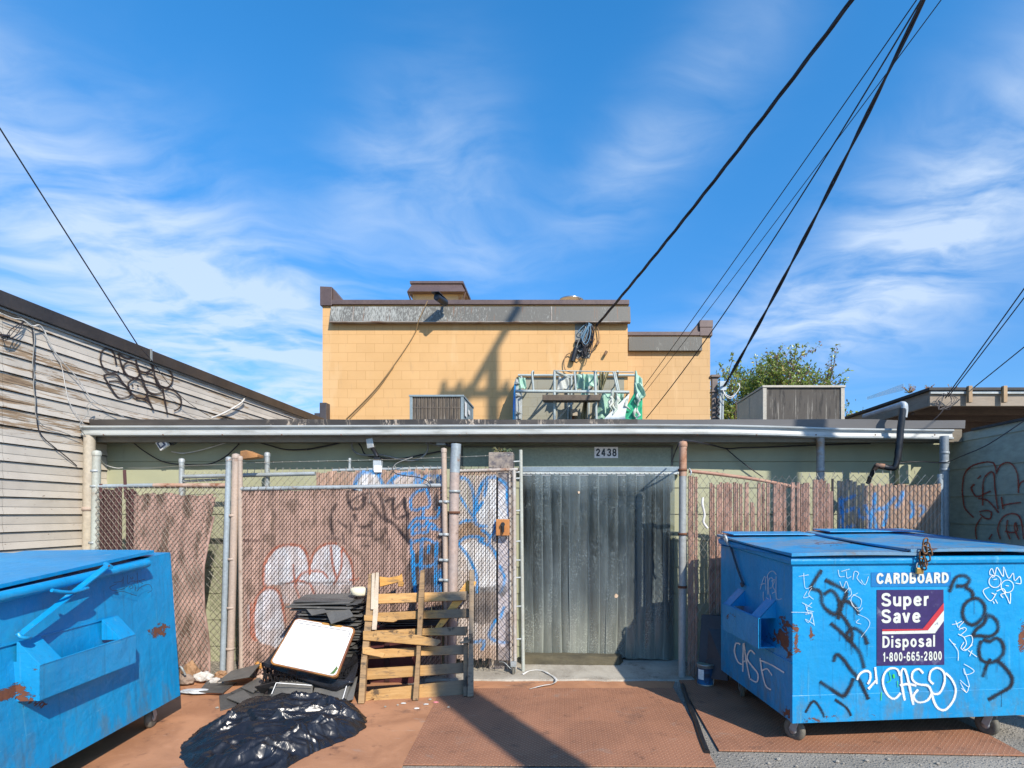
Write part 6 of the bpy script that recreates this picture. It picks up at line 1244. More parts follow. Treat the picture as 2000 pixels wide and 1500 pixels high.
g3.build('white_crown_drawing', S_white, dr); g3 = MB()
thin2 = [[(618, 622), (645, 618), (678, 602)], [(640, 600), (655, 640)], [(690, 605), (660, 640), (690, 650)], [(660, 655), (690, 640), (705, 655), (665, 690)], [(655, 680), (690, 700), (705, 740), (680, 775)], [(690, 700), (735, 690), (740, 735), (700, 780), (672, 765), (690, 730)], [(742, 745), (705, 775), (690, 770)], [(715, 780), (770, 820)], [(740, 780), (725, 815)], [(600, 710), (640, 760), (655, 790), (655, 842)], [(640, 745), (620, 735)], [(690, 862), (752, 905), (700, 928), (690, 890), (722, 1000), (665, 960)], [(668, 975), (705, 1035), (720, 1000)], [(675, 1010), (705, 1038)]]
for i, q in enumerate(thin2): g3.ribbon(c7(q), 1.9, mpf, .002 + i * .00008, step=2)
g3.build('white_marker_writing', S_white, dr)
g4 = MB(); th3 = [[(800, 290), (810, 330), (840, 330)], [(820, 300), (870, 285)], [(850, 300), (855, 340), (880, 330)], [(890, 350), (900, 300), (925, 310), (915, 340), (950, 380)], [(940, 350), (965, 380), (985, 330)], [(810, 360), (830, 400), (850, 360), (870, 420)], [(840, 430), (870, 400), (880, 440), (855, 460)], [(890, 440), (940, 470), (930, 520), (890, 510), (880, 460), (920, 430)], [(870, 470), (920, 540), (950, 520)], [(920, 560), (980, 590), (990, 630), (940, 700)], [(930, 590), (910, 610), (940, 620)], [(560, 330), (620, 320)], [(590, 310), (600, 400), (640, 390)], [(610, 420), (590, 460), (630, 450)], [(640, 400), (620, 440), (650, 470)], [(580, 490), (640, 520)], [(600, 500), (620, 560)], [(640, 490), (605, 530), (650, 545)], [(600, 560), (640, 560), (620, 610), (600, 590), (650, 620)], [(515, 548), (640, 550)], [(640, 550), (655, 630)]]
for i, q in enumerate(th3): g4.ribbon(c6(q), 1.5, mpf, .0005 + i * .00005, step=2)
g4.build('faint_marker_scribble', S_whitethin, dr)
g5 = MB()
for i, q in enumerate([[(210, 745), (185, 738), (175, 790), (195, 850), (222, 868)], [(226, 912), (228, 800), (232, 740), (245, 830), (268, 952)], [(228, 850), (255, 845)], [(300, 805), (272, 782), (252, 830), (285, 880), (318, 925), (312, 975), (270, 955)], [(332, 830), (345, 920), (368, 1000), (400, 1022)], [(332, 842), (400, 870), (480, 918)], [(345, 905), (375, 895), (405, 935)]]): g5.ribbon(c6(q), 4.6, mps, i * .0001, step=3)
g5.build('white_side_graffiti', S_white, dr)
g6 = MB()
for i, q in enumerate([[(332, 410), (360, 330), (368, 415)], [(335, 380), (365, 372)], [(378, 330), (378, 440)], [(385, 440), (385, 350), (410, 345), (405, 400), (390, 400)], [(400, 360), (425, 350), (410, 390), (425, 420), (405, 435)], [(430, 330), (432, 462), (466, 466)], [(372, 340), (385, 310), (410, 298), (432, 320)], [(352, 425), (355, 478), (395, 478), (392, 440)], [(368, 460), (385, 470)]]): g6.ribbon(c6(q), 1.8, mps, i * .00006, step=2)
g6.build('thin_side_marker', S_whitethin, dr)
g7 = MB(); 
for i, q in enumerate([[(262, 925), (266, 950)], [(235, 910), (245, 960), (222, 975)], [(285, 965), (290, 1005)], [(188, 1035), (186, 1085)]]): g7.ribbon(c7(q), 5 if i == 0 else 2.2, mpf, .0015 + i * .0001, step=2)
g7.build('green_paint_drips', S_green, dr)
# rod and hook on the left side
rdm = MB(); rdm.tube([mps(1430, 1066, .01), mps(1444, 1110, .012), mps(1456, 1142, .012)], .009, 7); rdm.tube([mps(1452, 1140, .01), mps(1458, 1144, .03)], .014, 7); rdm.build('lift_rod', M('dark_rod', (.03, .05, .08), (.06, .05, .05), 8, .6), dr)
hk = MB(); hk.tube(smooth3([mps(1426, 1058, .03), mps(1424, 1048, .04), mps(1429, 1048, .05), mps(1430, 1064, .03)], 5), .012, 7); hk.build('corner_hook', M_galv, dr)
# sticker
def FP(px, py, o=.006): return RP(px, py, fo, fn_) + fn_ * o
sk = MB(); q = [FP(1712, 1300, .004), FP(1843.5, 1298, .004), FP(1842, 1151.5, .004), FP(1712, 1152, .004)]; sk.prism(q, fn_ * -.002)
M_purple = M('sticker_purple', (.028, .017, .095), (.036, .022, .11), 3, .4, 0, .05, 60, dirt=(.16, .17, .25), dsc=9, dlo=.58, dhi=.74)
sko = sk.build('sticker', M_purple, dr)
M_sw = M('sticker_white', (.62, .64, .58), (.54, .57, .52), 12, .4, 0, .03, 60, dirt=(.20, .21, .27), dsc=18, dlo=.60, dhi=.68)
vz = Vector((0, 0, 1))
def ftext(s, x0, x1, yb, yt, nm, mat, bold, par): 
    a, b = FP(x0, yb, .0055), FP(x1, yb, .0055); tp_ = FP(x0, yt, .0055); return letters(s, a, fu, vz, (b - a).length, (tp_ - a).length, nm, mat, par, bold)
ftext('Super', 1720, 1815, 1184.5, 1158, 'super_lettering', M_sw, .2, sko); ftext('Save', 1720, 1797, 1217, 1190, 'save_lettering', M_sw, .2, sko)
ftext('Disposal', 1722, 1825, 1265, 1242, 'disposal_lettering', M_sw, .19, sko); ftext('1-800-665-2800', 1723, 1838, 1292, 1274, 'phone_number', M_sw, .19, sko)
ftext('CARDBOARD', 1711, 1851, 1140, 1119.5, 'cardboard_lettering', M_sw, .24, dr)
stp = MB(); 
def fpoly(pts, o): stp.prism([FP(x, y, o) for x, y in pts], fn_ * -.0012)
fpoly([(1722, 1238), (1722, 1232.5), (1825, 1231), (1842, 1211), (1842.3, 1196), (1800.5, 1229.8), (1721.5, 1231.5)][:0] or [(1722, 1238.5), (1825, 1236.5), (1842.3, 1212), (1842.2, 1192), (1811, 1231), (1722, 1233)], .0062); stp.build('white_stripe', M_sw, sko)
stp = MB(); fpoly([(1722, 1232.6), (1811, 1230.6), (1842.2, 1191.4), (1842, 1177), (1801, 1228), (1722, 1228.8)], .0064); stp.build('red_stripe', M('sticker_red', (.50, .035, .05), (.42, .03, .045), 10, .4, 0, 0), sko)
fd = MB(); q = [FP(1701, 1146, .003), FP(1857, 1145, .003), FP(1857, 1117, .003), FP(1701, 1118, .003)]; fd.prism(q, fn_ * -.001); fd.build('faded_label', M('faded_blue', (.004, .165, .44), (.006, .15, .40), 10, .4, 0, .03), dr)
# chain and padlock
ch = thing('chain', 'rusty chain looped over the lid edge above the CARDBOARD lettering', 'chain', FP(1795, 1075, .05))
def link(c, ax, up, R_=.017, L=.012, r=.0055):
    ax, up = Vector(ax).normalized(), Vector(up).normalized(); pts = []
    for k in range(13):
        a = 2 * math.pi * k / 12; pts.append(Vector(c) + ax * (R_ * math.cos(a)) + up * (R_ * math.sin(a) + (L if math.sin(a) > 0 else -L)))
    return MB().tube(pts, r, 7)
M_chain = M('chain_rust', (.20, .10, .045), (.12, .06, .03), 30, .6, .3, .2, 90)
for i, (px, py, o, a) in enumerate(((1795, 1058, .06, 0), (1797, 1066, .07, 1), (1791, 1072, .075, 0), (1798, 1076, .08, 1), (1788, 1082, .06, 0), (1797, 1087, .07, 1), (1790, 1092, .055, 1), (1795, 1097, .055, 0), (1793, 1104, .05, 1))):
    ax = fu if a == 0 else (fn_ * .8 + fu * .5); link(FP(px, py, o), ax, vz + fu * random.uniform(-.3, .3)).build('link', M_chain, ch)
pd = thing('padlock', 'brass padlock hanging from the rusty chain', 'padlock', FP(1792, 1115, .03)); M_brass = M('brass', (.55, .33, .10), (.45, .27, .08), 10, .35, .7, .05, 60)
MB().obox(FP(1790, 1114, .03), fu * .026, vz * .022, fn_ * .010).build('body', M_brass, pd, .004)
MB().tube([FP(1784, 1108, .03)] + [FP(1790 + 6 * math.cos(a), 1104 - 7 * math.sin(a), .03) for a in np.linspace(math.pi, 0, 8)] + [FP(1796, 1108, .03)], .0045, 8).build('shackle', M_galv, pd)
# left one
yl = R(5.6); far = Vector((-3.075, 4.44, 0)); dxl = Vector((math.cos(yl), math.sin(yl), 0)); dyl = Vector((-math.sin(yl), math.cos(yl), 0)); Wl, Dl = 1.85, 1.95
spl = [(15, 1355, 60, 26, .43), (305, 1235, 26, 14, .46), (75, 1375, 24, 10, .44), (50, 1372, 30, 12, .40), (320, 1222, 16, 6, .45), (8, 1155, 18, 5, .42), (160, 1126, 16, 4, .40), (213, 1108, 6, 6, .40), (60, 1305, 30, 8, .34), (240, 1252, 16, 6, .38), (30, 1240, 8, 6, .3), (350, 1355, 10, 6, .3), (60, 1480, 60, 60, .2)]
dl, ml = dumpster('plain blue dumpster with rust scars and diagonal lid arm on the left', far - dxl * Wl - dyl * Dl, yl, Wl, Dl, 1.185, 1.328, .18, spl, (Dl - 1.44, Dl - .66, .62, .81, .115), None, .075, .9, .20)
lo_, ln_ = ml @ Vector((Wl - .04, 0, 0)), ml.to_3x3() @ Vector((1, 0, 0))
def LP(px, py, o=.0): return RP(px, py, lo_ + ln_ * o, ln_)
ab = MB(); ab.beam(LP(211, 1104, .075), LP(38, 1241, .06), .042, .008, ln_.cross(Vector((0, 0, 1))) + Vector((0, 0, .3))); ab.tube([LP(206, 1102, .05), LP(216, 1108, .1)], .016, 8); ab.build('lid_arm', M_blue, dl, attrs=rustattr(ab, spl))
hn = MB(); hn.tube(smooth3([LP(101, 1153, .09), LP(120, 1156, .10), LP(140, 1157, .10), LP(158, 1153, .10), LP(171, 1149, .09)], 5), .011, 8); hn.tube(smooth3([LP(36, 1238, .06), LP(40, 1244, .07), LP(52, 1246, .08), LP(58, 1245, .07)], 4), .010, 7); hn.build('arm_handle', M_blue, dl, attrs=rustattr(hn, spl))
rl = MB(); rl.tube([LP(-20, 1171, .02), LP(287, 1100, .02)], .030, 14); rl.build('side_rail', M_blue, dl, attrs=rustattr(rl, spl))
g8 = MB()
def mpl2(u, v, o): return LP(u, v, .012 + o)
c1 = lambda q: crop(q, 3.333, 0, 1050)
for i, q in enumerate([[(740, 292), (790, 285), (800, 270)], [(800, 300), (805, 255)], [(830, 245), (830, 298), (845, 290)], [(858, 255), (868, 262), (855, 270), (848, 258)], [(850, 285), (880, 280)], [(893, 228), (895, 300)], [(870, 290), (945, 270)], [(905, 285), (930, 300)], [(760, 300), (715, 325), (740, 345), (800, 335), (830, 315)], [(845, 320), (860, 310), (865, 325), (848, 332), (842, 315)], [(880, 310), (880, 350)], [(750, 362), (790, 350), (830, 358), (860, 370), (890, 378)], [(890, 350), (920, 320), (970, 305), (990, 340), (960, 360)]]): g8.ribbon(c1(q), 1.3, mpl2, i * .00006, step=2)
g8.build('thin_marker_tag', S_blackthin, dl)

# ------------------------------------------------------------------ pallet leaning on the fence
pl = thing('pallet', 'broken wooden pallet, right half tinted dark as painted shade, leaning upright on the pipe pole', 'pallet', (-1.3, 4.87, 0))
BL_, BR_, TL_ = Vector((-1.75, 4.80, 0)), Vector((-.83, 4.97, 0)), Vector((-1.81, 5.27, 1.08)); pn = (BR_ - BL_).cross(TL_ - BL_).normalized()
if pn.y > 0: pn = -pn
def PP(px, py, o=0.0): return RP(px, py, BL_ + pn * o, pn)
def pal_mat(name, c1, c2, shade_x):
    m, t, b, co = newmat(name); x = nd(t, 'ShaderNodeSeparateXYZ', {0: co}).outputs[0]
    g = noi(t, mapv(t, co, (2.5, 8, 26)), 2.0, 6, .62, .6); c = mixc(t, sstep(t, g, .3, .7), c1, c2)
    c = mixc(t, sstep(t, noi(t, mapv(t, co, (3, 8, 60)), 1.8, 4, .6), .58, .72), c, tuple(v * .55 for v in c2))
    k = sstep(t, ma(t, 'ADD', x, ma(t, 'MULTIPLY', ma(t, 'SUBTRACT', noi(t, co, 3.2, 6, .65), .5), .75)), shade_x - .10, shade_x + .16)  # right part greyed in the wood colour, standing for a cast shadow
    c = mixc(t, ma(t, 'MULTIPLY', k, .80), c, mixc(t, noi(t, co, 9, 5), (.14, .125, .105), (.23, .20, .155)))
    sp = noi(t, mapv(t, co, (3, 3, 3)), 2.6, 7, .7); c = mixc(t, ma(t, 'MULTIPLY', sstep(t, sp, .57, .66), .8), c, (.035, .03, .028))
    orn = nd(t, 'ShaderNodeObjectInfo').outputs['Random']; c = mixc(t, 1.0, c, nd(t, 'ShaderNodeMapRange', {'Value': orn, 'To Min': .66, 'To Max': 1.05}).outputs[0], 'MULTIPLY')
    c = mixc(t, ma(t, 'MULTIPLY', sstep(t, noi(t, mapv(t, co, (2, 4, 9)), 3.3, 7, .72), .52, .66), .6), c, (.10, .08, .06))
    setc(t, b, base=c, rough=.8, spec=.2, norm=bumpn(t, g, .4, .003)); return m
M_pal = pal_mat('pallet_wood', (.52, .31, .125), (.42, .235, .085), .08); M_pal2 = pal_mat('pallet_stringer', (.40, .26, .135), (.30, .19, .10), .28); M_paly = pal_mat('fresh_pine', (.58, .31, .085), (.50, .255, .065), .6)
def board(name, pts, o, th, mat):
    """pts: outline in photo pixels; o: distance of its front face from the pallet plane, toward the camera"""
    return MB().prism([PP(x, y, o) for x, y in pts], pn * -th).build(name, mat, pl, .0025)
for q, mt_ in (([(737, 1160), (736, 1179), (912, 1172), (914, 1154.5)], M_pal), ([(728, 1197), (727, 1214), (800, 1209), (916, 1206), (918, 1188.5)], M_pal), ([(722, 1232), (724, 1250), (812, 1241), (911, 1241), (914, 1223)], M_pal), ([(717, 1269), (716, 1287), (814, 1281), (908, 1278), (910, 1259)], M_pal), ([(712, 1306), (711, 1328), (812, 1321), (907, 1314), (909, 1294)], M_pal), ([(712, 1356), (726, 1347), (810, 1338), (906, 1327), (907, 1356), (812, 1368), (727, 1375), (731, 1364), (712, 1371)], M_pal)):
    board('slat', q, .0, .018, mt_)
board('broken_slat', [(741, 1126), (760, 1128), (780, 1124), (785, 1120), (787, 1134), (742, 1146)], .002, .018, M_paly); board('broken_slat', [(777, 1136), (784, 1133), (789, 1138), (787, 1145), (778, 1145)], .002, .018, M_paly)
for q in ([(720, 1121), (735, 1119), (729, 1200), (716, 1290), (711, 1374), (699, 1374), (705, 1290), (714, 1200)], [(821, 1114), (829, 1112), (828, 1170), (820, 1290), (817, 1368), (806, 1368), (813, 1280), (817, 1170)], [(917, 1114), (926, 1112), (925, 1230), (925, 1360), (913, 1361), (916, 1230)]):
    board('stringer', q, .085, .083, M_pal2)
board('stringer_piece', [(905, 1245), (915, 1243), (913, 1359), (905, 1360)], .060, .055, M_pal2)
for q, o in (([(726, 1120), (732, 1119), (731, 1190), (724, 1190)], .11), ([(734, 1118), (740, 1118), (738, 1200), (735, 1230), (726, 1230)], .105)): board('split_lath', q, o, .02, M('pale_lath', (.50, .42, .32), (.42, .34, .25), 8, .7, 0, .2, 50))
board('front_slat', [(711, 1201), (770, 1204), (776, 1212), (768, 1215), (711, 1212)], .104, .017, M_pal); board('front_slat', [(709, 1232), (740, 1233), (815, 1240), (860, 1250), (861, 1254), (852, 1262), (812, 1259), (709, 1250)], .104, .017, M_pal); board('front_slat', [(708, 1265), (722, 1264), (752, 1276), (748, 1284), (708, 1277)], .104, .017, M_pal)
board('front_slat', [(897, 1254), (915, 1249), (921, 1251), (914, 1256), (899, 1257)], .104, .012, M_pal2)
dgb = MB().prism([PP(x, y, -.03) for x, y in ((912, 1133), (931, 1136), (929, 1141), (860, 1229), (848, 1228))], pn * -.018); tag(dgb.build('loose_board', M_paly, bevel=.002), 'yellow board leaning diagonally behind the pallet', 'board')
# maroon crate and black sheets behind the pallet
mc = thing('maroon_crate', 'maroon box standing in the shade behind the pallet', 'crate', P(760, 1330, 5.30)); a, b_ = P(716, 0, 5.32), P(806, 0, 5.32)
mb = MB(); mb.box(a.x, b_.x, 5.33, 5.44, .0, .54); mb.build('panel', M('maroon', (.085, .022, .022), (.065, .018, .018), 4, .6, 0, .1, 20), mc, .006)
mb = MB(); mb.box(a.x + .17, a.x + .22, 5.318, 5.328, .02, .52); mb.box(a.x + .01, b_.x - .01, 5.318, 5.328, .20, .25) if False else None; mb.build('batten', M('maroon_dark', (.04, .014, .014), (.03, .01, .01), 4), mc, .003)
bs = MB()
for k in range(5): q0 = P(742, 0, 5.33); bs.obox((q0.x + .33 + .02 * (k % 2), 5.36, .575 + .022 * k), (.31 - .01 * k, 0, .008 - .004 * k), (0, .10, 0), (0, 0, .006))
tag(bs.build('black_sheets', M('black_board', (.025, .027, .034), (.045, .045, .05), 5, .4, 0, .05, 20), bevel=.002), 'small pile of black sheets lying on the maroon box behind the pallet', 'sheets')

# ------------------------------------------------------------------ tiles, crate, tray, bag
M_tile = M('slate_tile', (.085, .083, .078), (.062, .06, .06), 5, .5, 0, .15, 60, dirt=(.17, .165, .15), dsc=6, dlo=.60, dhi=.74)
M_tile2 = M('slate_tile_pale', (.125, .12, .11), (.10, .098, .092), 5, .55, 0, .15, 60, dirt=(.22, .21, .19), dsc=6, dlo=.6, dhi=.74)
random.seed(33); LAB = 'thin dark grey tile within the tall stack behind the white board'
zt_ = .02; kt = 0
while zt_ < .845:
    th = random.uniform(.011, .017); hx = random.uniform(.27, .325) - (.05 if zt_ < .3 else 0); hy = random.uniform(.15, .19); c = Vector((-2.19 + random.uniform(-.035, .035) + .015 * math.sin(zt_ * 14), 5.27 + random.uniform(-.02, .02), zt_ + th / 2)); an = random.gauss(0, .05)
    ux, uy = Vector((math.cos(an), math.sin(an), random.gauss(0, .012))), Vector((-math.sin(an), math.cos(an), random.gauss(0, .02))); mb = MB()
    pts = [c + ux * hx * sx_ * random.uniform(.9, 1.03) + uy * hy * sy_ * random.uniform(.9, 1.02) - Vector((0, 0, th / 2)) for sx_, sy_ in ((-1, -1), (.2, -1.02), (1, -1), (1, 1), (-1, 1))]
    mb.prism(pts, (0, 0, th)); tag(mb.build('grey_tile', M_tile if kt % 3 else M_tile2, bevel=.0015, seg=1), LAB, 'tile', 'tiles in the tall stack'); zt_ += th + random.uniform(.010, .019); kt += 1
print('tiles', kt)
def free_tile(label, quad, th, mat=None, name='grey_tile', group='loose tiles'):
    q = [Vector(v) for v in quad]; n = (q[1] - q[0]).cross(q[3] - q[0]).normalized()
    if n.z < 0: n = -n
    return tag(MB().prism(q, n * -th).build(name, mat or M_tile, bevel=.0015, seg=1), label, 'tile', group)
free_tile('broad slightly bent grey tile lying on top of the tall stack', [P(566, 1181, 5.10), P(682, 1177, 5.08), P(704, 1158, 5.42), P(596, 1161, 5.42)], .012, M_tile2)
free_tile('second grey tile poking out at the right under the top tile of the tall stack', [P(676, 1182, 5.09), P(705, 1176, 5.09), P(716, 1160, 5.4), P(690, 1160, 5.4)], .012)
free_tile('grey tile hanging down tilted from the top of the tall stack', [P(646, 1218, 4.98), P(691, 1203, 4.98), P(678, 1183, 5.13), P(632, 1186, 5.13)], .010, M_tile2)
free_tile('narrow broken tile corner jutting from under the hanging tile', [P(608, 1201, 5.02), P(640, 1195, 5.02), P(630, 1186, 5.12), P(596, 1187, 5.12)], .010, M_tile2)
def G_(px, py, z): return PG(px, py, z)
free_tile('grey tile on the ground nearest the left dumpster, edge hidden by papers', [G_(388, 1350, .05), G_(436, 1352, .05), G_(462, 1332, .04), G_(404, 1330, .04)], .012)
free_tile('pointed grey tile raised on the left of the crate', [G_(424, 1331, .10), G_(487, 1321, .15), G_(508, 1296, .16), G_(452, 1310, .11)], .010, M_tile2)
free_tile('large flat grey tile left of the black bag', [G_(430, 1387, .02), G_(462, 1377, .025), G_(470, 1348, .04), G_(428, 1358, .03)], .012)
free_tile('grey tile with pale edge lying before the crate corner', [G_(442, 1362, .05), G_(476, 1347, .06), G_(496, 1366, .055), G_(468, 1372, .05)], .012, M_tile2)
free_tile('grey tile lying flat at the middle of the tile scatter', [G_(450, 1352, .045), G_(498, 1328, .06), G_(516, 1356, .05), G_(494, 1368, .045)], .012)
free_tile('small grey tile wedged between the crate and tile scatter', [G_(470, 1342, .065), G_(506, 1322, .08), G_(520, 1334, .08), G_(494, 1352, .07)], .012, M_tile2)
free_tile('long flat tile under the tile scatter, beside the crate', [G_(500, 1378, .03), G_(560, 1352, .035), G_(540, 1326, .05), G_(486, 1340, .04)], .02)
free_tile('dark glossy tile leaning at the foot of the crate', [G_(515, 1356, .03), G_(527, 1342, .13), G_(540, 1330, .20), G_(498, 1340, .13)], .010, M('dark_tile', (.025, .023, .025), (.035, .033, .034), 5, .35))
free_tile('big grey tile with a white line leaning left below the crate', [P(524, 1362, 4.74), P(608, 1372, 4.70), P(612, 1328, 4.86), P(546, 1330, 4.88)], .014, M_tile2)
free_tile('big grey tile leaning right below the crate beside the pallet', [P(606, 1374, 4.70), P(672, 1377, 4.68), P(685, 1332, 4.84), P(616, 1336, 4.86)], .014, M_tile2)
free_tile('narrow grey tile standing by the pallet foot', [P(673, 1370, 4.72), P(690, 1366, 4.76), P(699, 1320, 4.92), P(686, 1330, 4.88)], .014, M_tile)
wl_ = MB(); 
for a, b_ in (((541, 1334), (610, 1339)), ((541, 1334), (532, 1356)), ((678, 1340), (668, 1374))): q0, q1 = RP(*a, P(608, 1372, 4.70), Vector((0, -.9, .42))), RP(*b_, P(608, 1372, 4.70), Vector((0, -.9, .42))); wl_.beam(q0 + Vector((0, -.012, .006)), q1 + Vector((0, -.012, .006)), .006, .003, (0, -1, .4))
tag(wl_.build('white_trim', M_white), 'thin white edging lying over the grey tiles below the crate', 'trim')
for k, (x, y) in enumerate(((600, 1362), )): pass
# plinth of tiles under the crate
free_tile('wide grey tile carrying the black crate, upper one', [(-2.66, 4.86, .115), (-1.86, 4.90, .115), (-1.84, 5.12, .115), (-2.66, 5.12, .115)], .03); free_tile('wide grey tile carrying the black crate, lower one', [(-2.62, 4.90, .084), (-1.88, 4.92, .084), (-1.88, 5.14, .084), (-2.62, 5.12, .084)], .07)
ck = thing('plastic_crate', 'black plastic lattice crate wrapped in black film under the white board', 'crate', (-2.27, 4.98, .115))
cm = MB(); c0, c1_ = Vector((-2.665, 4.90, .118)), Vector((-1.90, 4.80, .118)); hgt = .20; dv = Vector((.03, .30, 0))
def wallframe(a, b, h, zt):
    u = (b - a); L = u.length; u = u.normalized(); n = int(L / .05); cm.beam(a + Vector((0, 0, .012)), b + Vector((0, 0, .012)), .014, .024); cm.beam(a + Vector((0, 0, h - .015)), b + Vector((0, 0, h - .015)), .018, .03); cm.beam(a + Vector((0, 0, h * .5)), b + Vector((0, 0, h * .5)), .012, .012)
    for k in range(n + 1):
        p = a + u * (L * k / n); q = a + u * (L * min(k + 1, n) / n); 
        if k < n: cm.beam(p + Vector((0, 0, .02)), q + Vector((0, 0, h - .02)), .010, .007, u.cross(Vector((0, 0, 1)))); cm.beam(q + Vector((0, 0, .02)), p + Vector((0, 0, h - .02)), .010, .007, u.cross(Vector((0, 0, 1))))
wallframe(c0, c1_, hgt, 0); wallframe(c0 + dv, c0, hgt, 0); wallframe(c1_, c1_ + dv, hgt, 0); wallframe(c0 + dv, c1_ + dv, hgt, 0); cm.prism([c0 + Vector((0, 0, .004)), c1_ + Vector((0, 0, .004)), c1_ + dv + Vector((0, 0, .004)), c0 + dv + Vector((0, 0, .004))], (0, 0, .01)); cm.build('crate_frame', M_blackplastic, ck)
M_film = M('black_film', (.012, .012, .014), (.022, .022, .026), 4, .22, 0, .5, 14, .01)
fmm = MB(); 
fmm.grid(P(511, 1293, 4.88), P(690, 1332, 4.80), P(700, 1284, 5.12), P(560, 1245, 5.18), 26, 16, lambda p, u, v: p + Vector((0, .01, .010 * mnoise.noise(p * 9) + .012 * mnoise.noise(p * 3) - .012)), True)
fmm.grid(P(512, 1300, 4.86), P(655, 1352, 4.78), P(690, 1332, 4.78), P(511, 1293, 4.86), 20, 6, lambda p, u, v: p + Vector((0, .010 * mnoise.noise(p * 11), 0)), True)
fmm.grid(P(662, 1330, 4.80), P(690, 1333, 4.78), P(706, 1282, 5.10), P(690, 1276, 5.12), 10, 12, lambda p, u, v: p + Vector((0, 0, .014 * mnoise.noise(p * 12))), True)
fo_ = fmm.build('wrapping_film', M_film, ck); so2 = fo_.modifiers.new('thick', 'SOLIDIFY'); so2.thickness = .003
bt = thing('white_board', 'white rounded tray board with worn orange edge propped on the black crate', 'board', P(600, 1300, 4.86))
tq = [P(527, 1295, 4.74), P(656, 1323, 4.70), P(693.5, 1227, 5.03), P(578, 1207.5, 5.07)]
tn_ = (tq[1] - tq[0]).cross(tq[3] - tq[0]).normalized(); 
if tn_.y > 0: tn_ = -tn_
def bil(u, v): return (tq[0] * (1 - u) + tq[1] * u) * (1 - v) + (tq[3] * (1 - u) + tq[2] * u) * v
def rrect(m0, r, n=6):
    pts = []
    for cx, cy, a0 in ((1 - m0 - r, m0 + r, -90), (1 - m0 - r, 1 - m0 - r, 0), (m0 + r, 1 - m0 - r, 90), (m0 + r, m0 + r, 180)):
        for k in range(n + 1): a = R(a0 + 90 * k / n); pts.append((cx + r * math.cos(a), cy + r * math.sin(a)))
    return pts
MB().prism([bil(u, v) for u, v in rrect(-.012, .08)], tn_ * -.030).build('edge', M('orange_edge', (.34, .15, .03), (.16, .05, .025), 5, .55, 0, .1, 40, dirt=(.04, .10, .03), dsc=5, dlo=.62, dhi=.7), bt, .004)
MB().prism([bil(u, v) + tn_ * .006 for u, v in rrect(.012, .07)], tn_ * -.008).build('board', M('white_tray', (.74, .74, .72), (.69, .69, .66), 2, .35, 0, .03, 10, dirt=(.45, .43, .38), dsc=5, dlo=.60, dhi=.78), bt, .004)
gr_ = MB(); gr_.tube([bil(.06, .90) + tn_ * .0065, bil(.62, .905) + tn_ * .0065, bil(.93, .91) + tn_ * .0065, bil(.955, .86) + tn_ * .0065, bil(.955, .78) + tn_ * .0065], .0032, 6); gr_.tube([bil(.06, .955) + tn_ * .0065, bil(.45, .957) + tn_ * .0065], .003, 6); gr_.build('groove', M('groove_grey', (.18, .16, .15), (.14, .12, .12), 5), bt)
mb = MB().prism([bil(u, v) + tn_ * .0075 for u, v in ((.45, .955), (.78, .955), (.80, 1.0), (.46, 1.0))], tn_ * -.004); mb.build('worn_patch', M_paly, bt); mb = MB().prism([bil(u, v) + tn_ * .0085 for u, v in ((.90, .03), (.96, .05), (.985, .16), (.955, .20), (.93, .10))], tn_ * -.004); mb.build('green_stain', M('stain_green', (.05, .14, .03), (.10, .12, .03), 10), bt)
sf = MB(); vs, c = [], P(702, 1155, 5.25)
for i in range(9):
    for j in range(16):
        a = 2 * math.pi * j / 16; ph = -math.pi / 2 + math.pi * i / 8; d = Vector((math.cos(a) * max(math.cos(ph), 0) ** .5 * .085, math.sin(a) * max(math.cos(ph), 0) ** .5 * .07, math.copysign(abs(math.sin(ph)) ** .6, math.sin(ph)) * .042)); vs.append(c + d * (1 + .15 * mnoise.noise(d * 14)))
sf.add(vs, [(i * 16 + j, i * 16 + (j + 1) % 16, (i + 1) * 16 + (j + 1) % 16, (i + 1) * 16 + j) for i in range(8) for j in range(16)], smooth=True); tag(sf.build('foam_block', M('cream_foam', (.72, .66, .48), (.64, .58, .42), 6, .8, 0, .3, 60)), 'cream foam lump lying on the top of the tall tile stack', 'foam')
# black plastic bag: a crumpled sheet over the ground
out = [(350, 1470), (362, 1450), (385, 1428), (405, 1412), (440, 1398), (455, 1378), (480, 1366), (510, 1360), (545, 1353), (590, 1362), (635, 1366), (672, 1374), (700, 1386), (717, 1402), (712, 1424), (690, 1440), (664, 1450), (630, 1464), (590, 1484), (560, 1502), (500, 1530), (430, 1540), (385, 1515), (365, 1490)]
O_ = [Vector((PG(x, y, .01).x, PG(x, y, .01).y)) for x, y in out]; cen = Vector((-1.98, 4.10)); bag = MB(); NR, NA = 120, 340; vs = []
def outline(a):
    d = Vector((math.cos(a), math.sin(a))); best = .3
    for i in range(len(O_)):
        p, q = O_[i] - cen, O_[(i + 1) % len(O_)] - cen; e = q - p; den = d.x * e.y - d.y * e.x
        if abs(den) < 1e-9: continue
        t_ = (p.x * e.y - p.y * e.x) / den; s2 = (p.x * d.y - p.y * d.x) / den
        if t_ > 0 and -.001 <= s2 <= 1.001: best = max(best, t_)
    return best
def ridged(p): return 1 - abs(mnoise.noise(p)) * 2
folds = []; rf_ = random.Random(5)
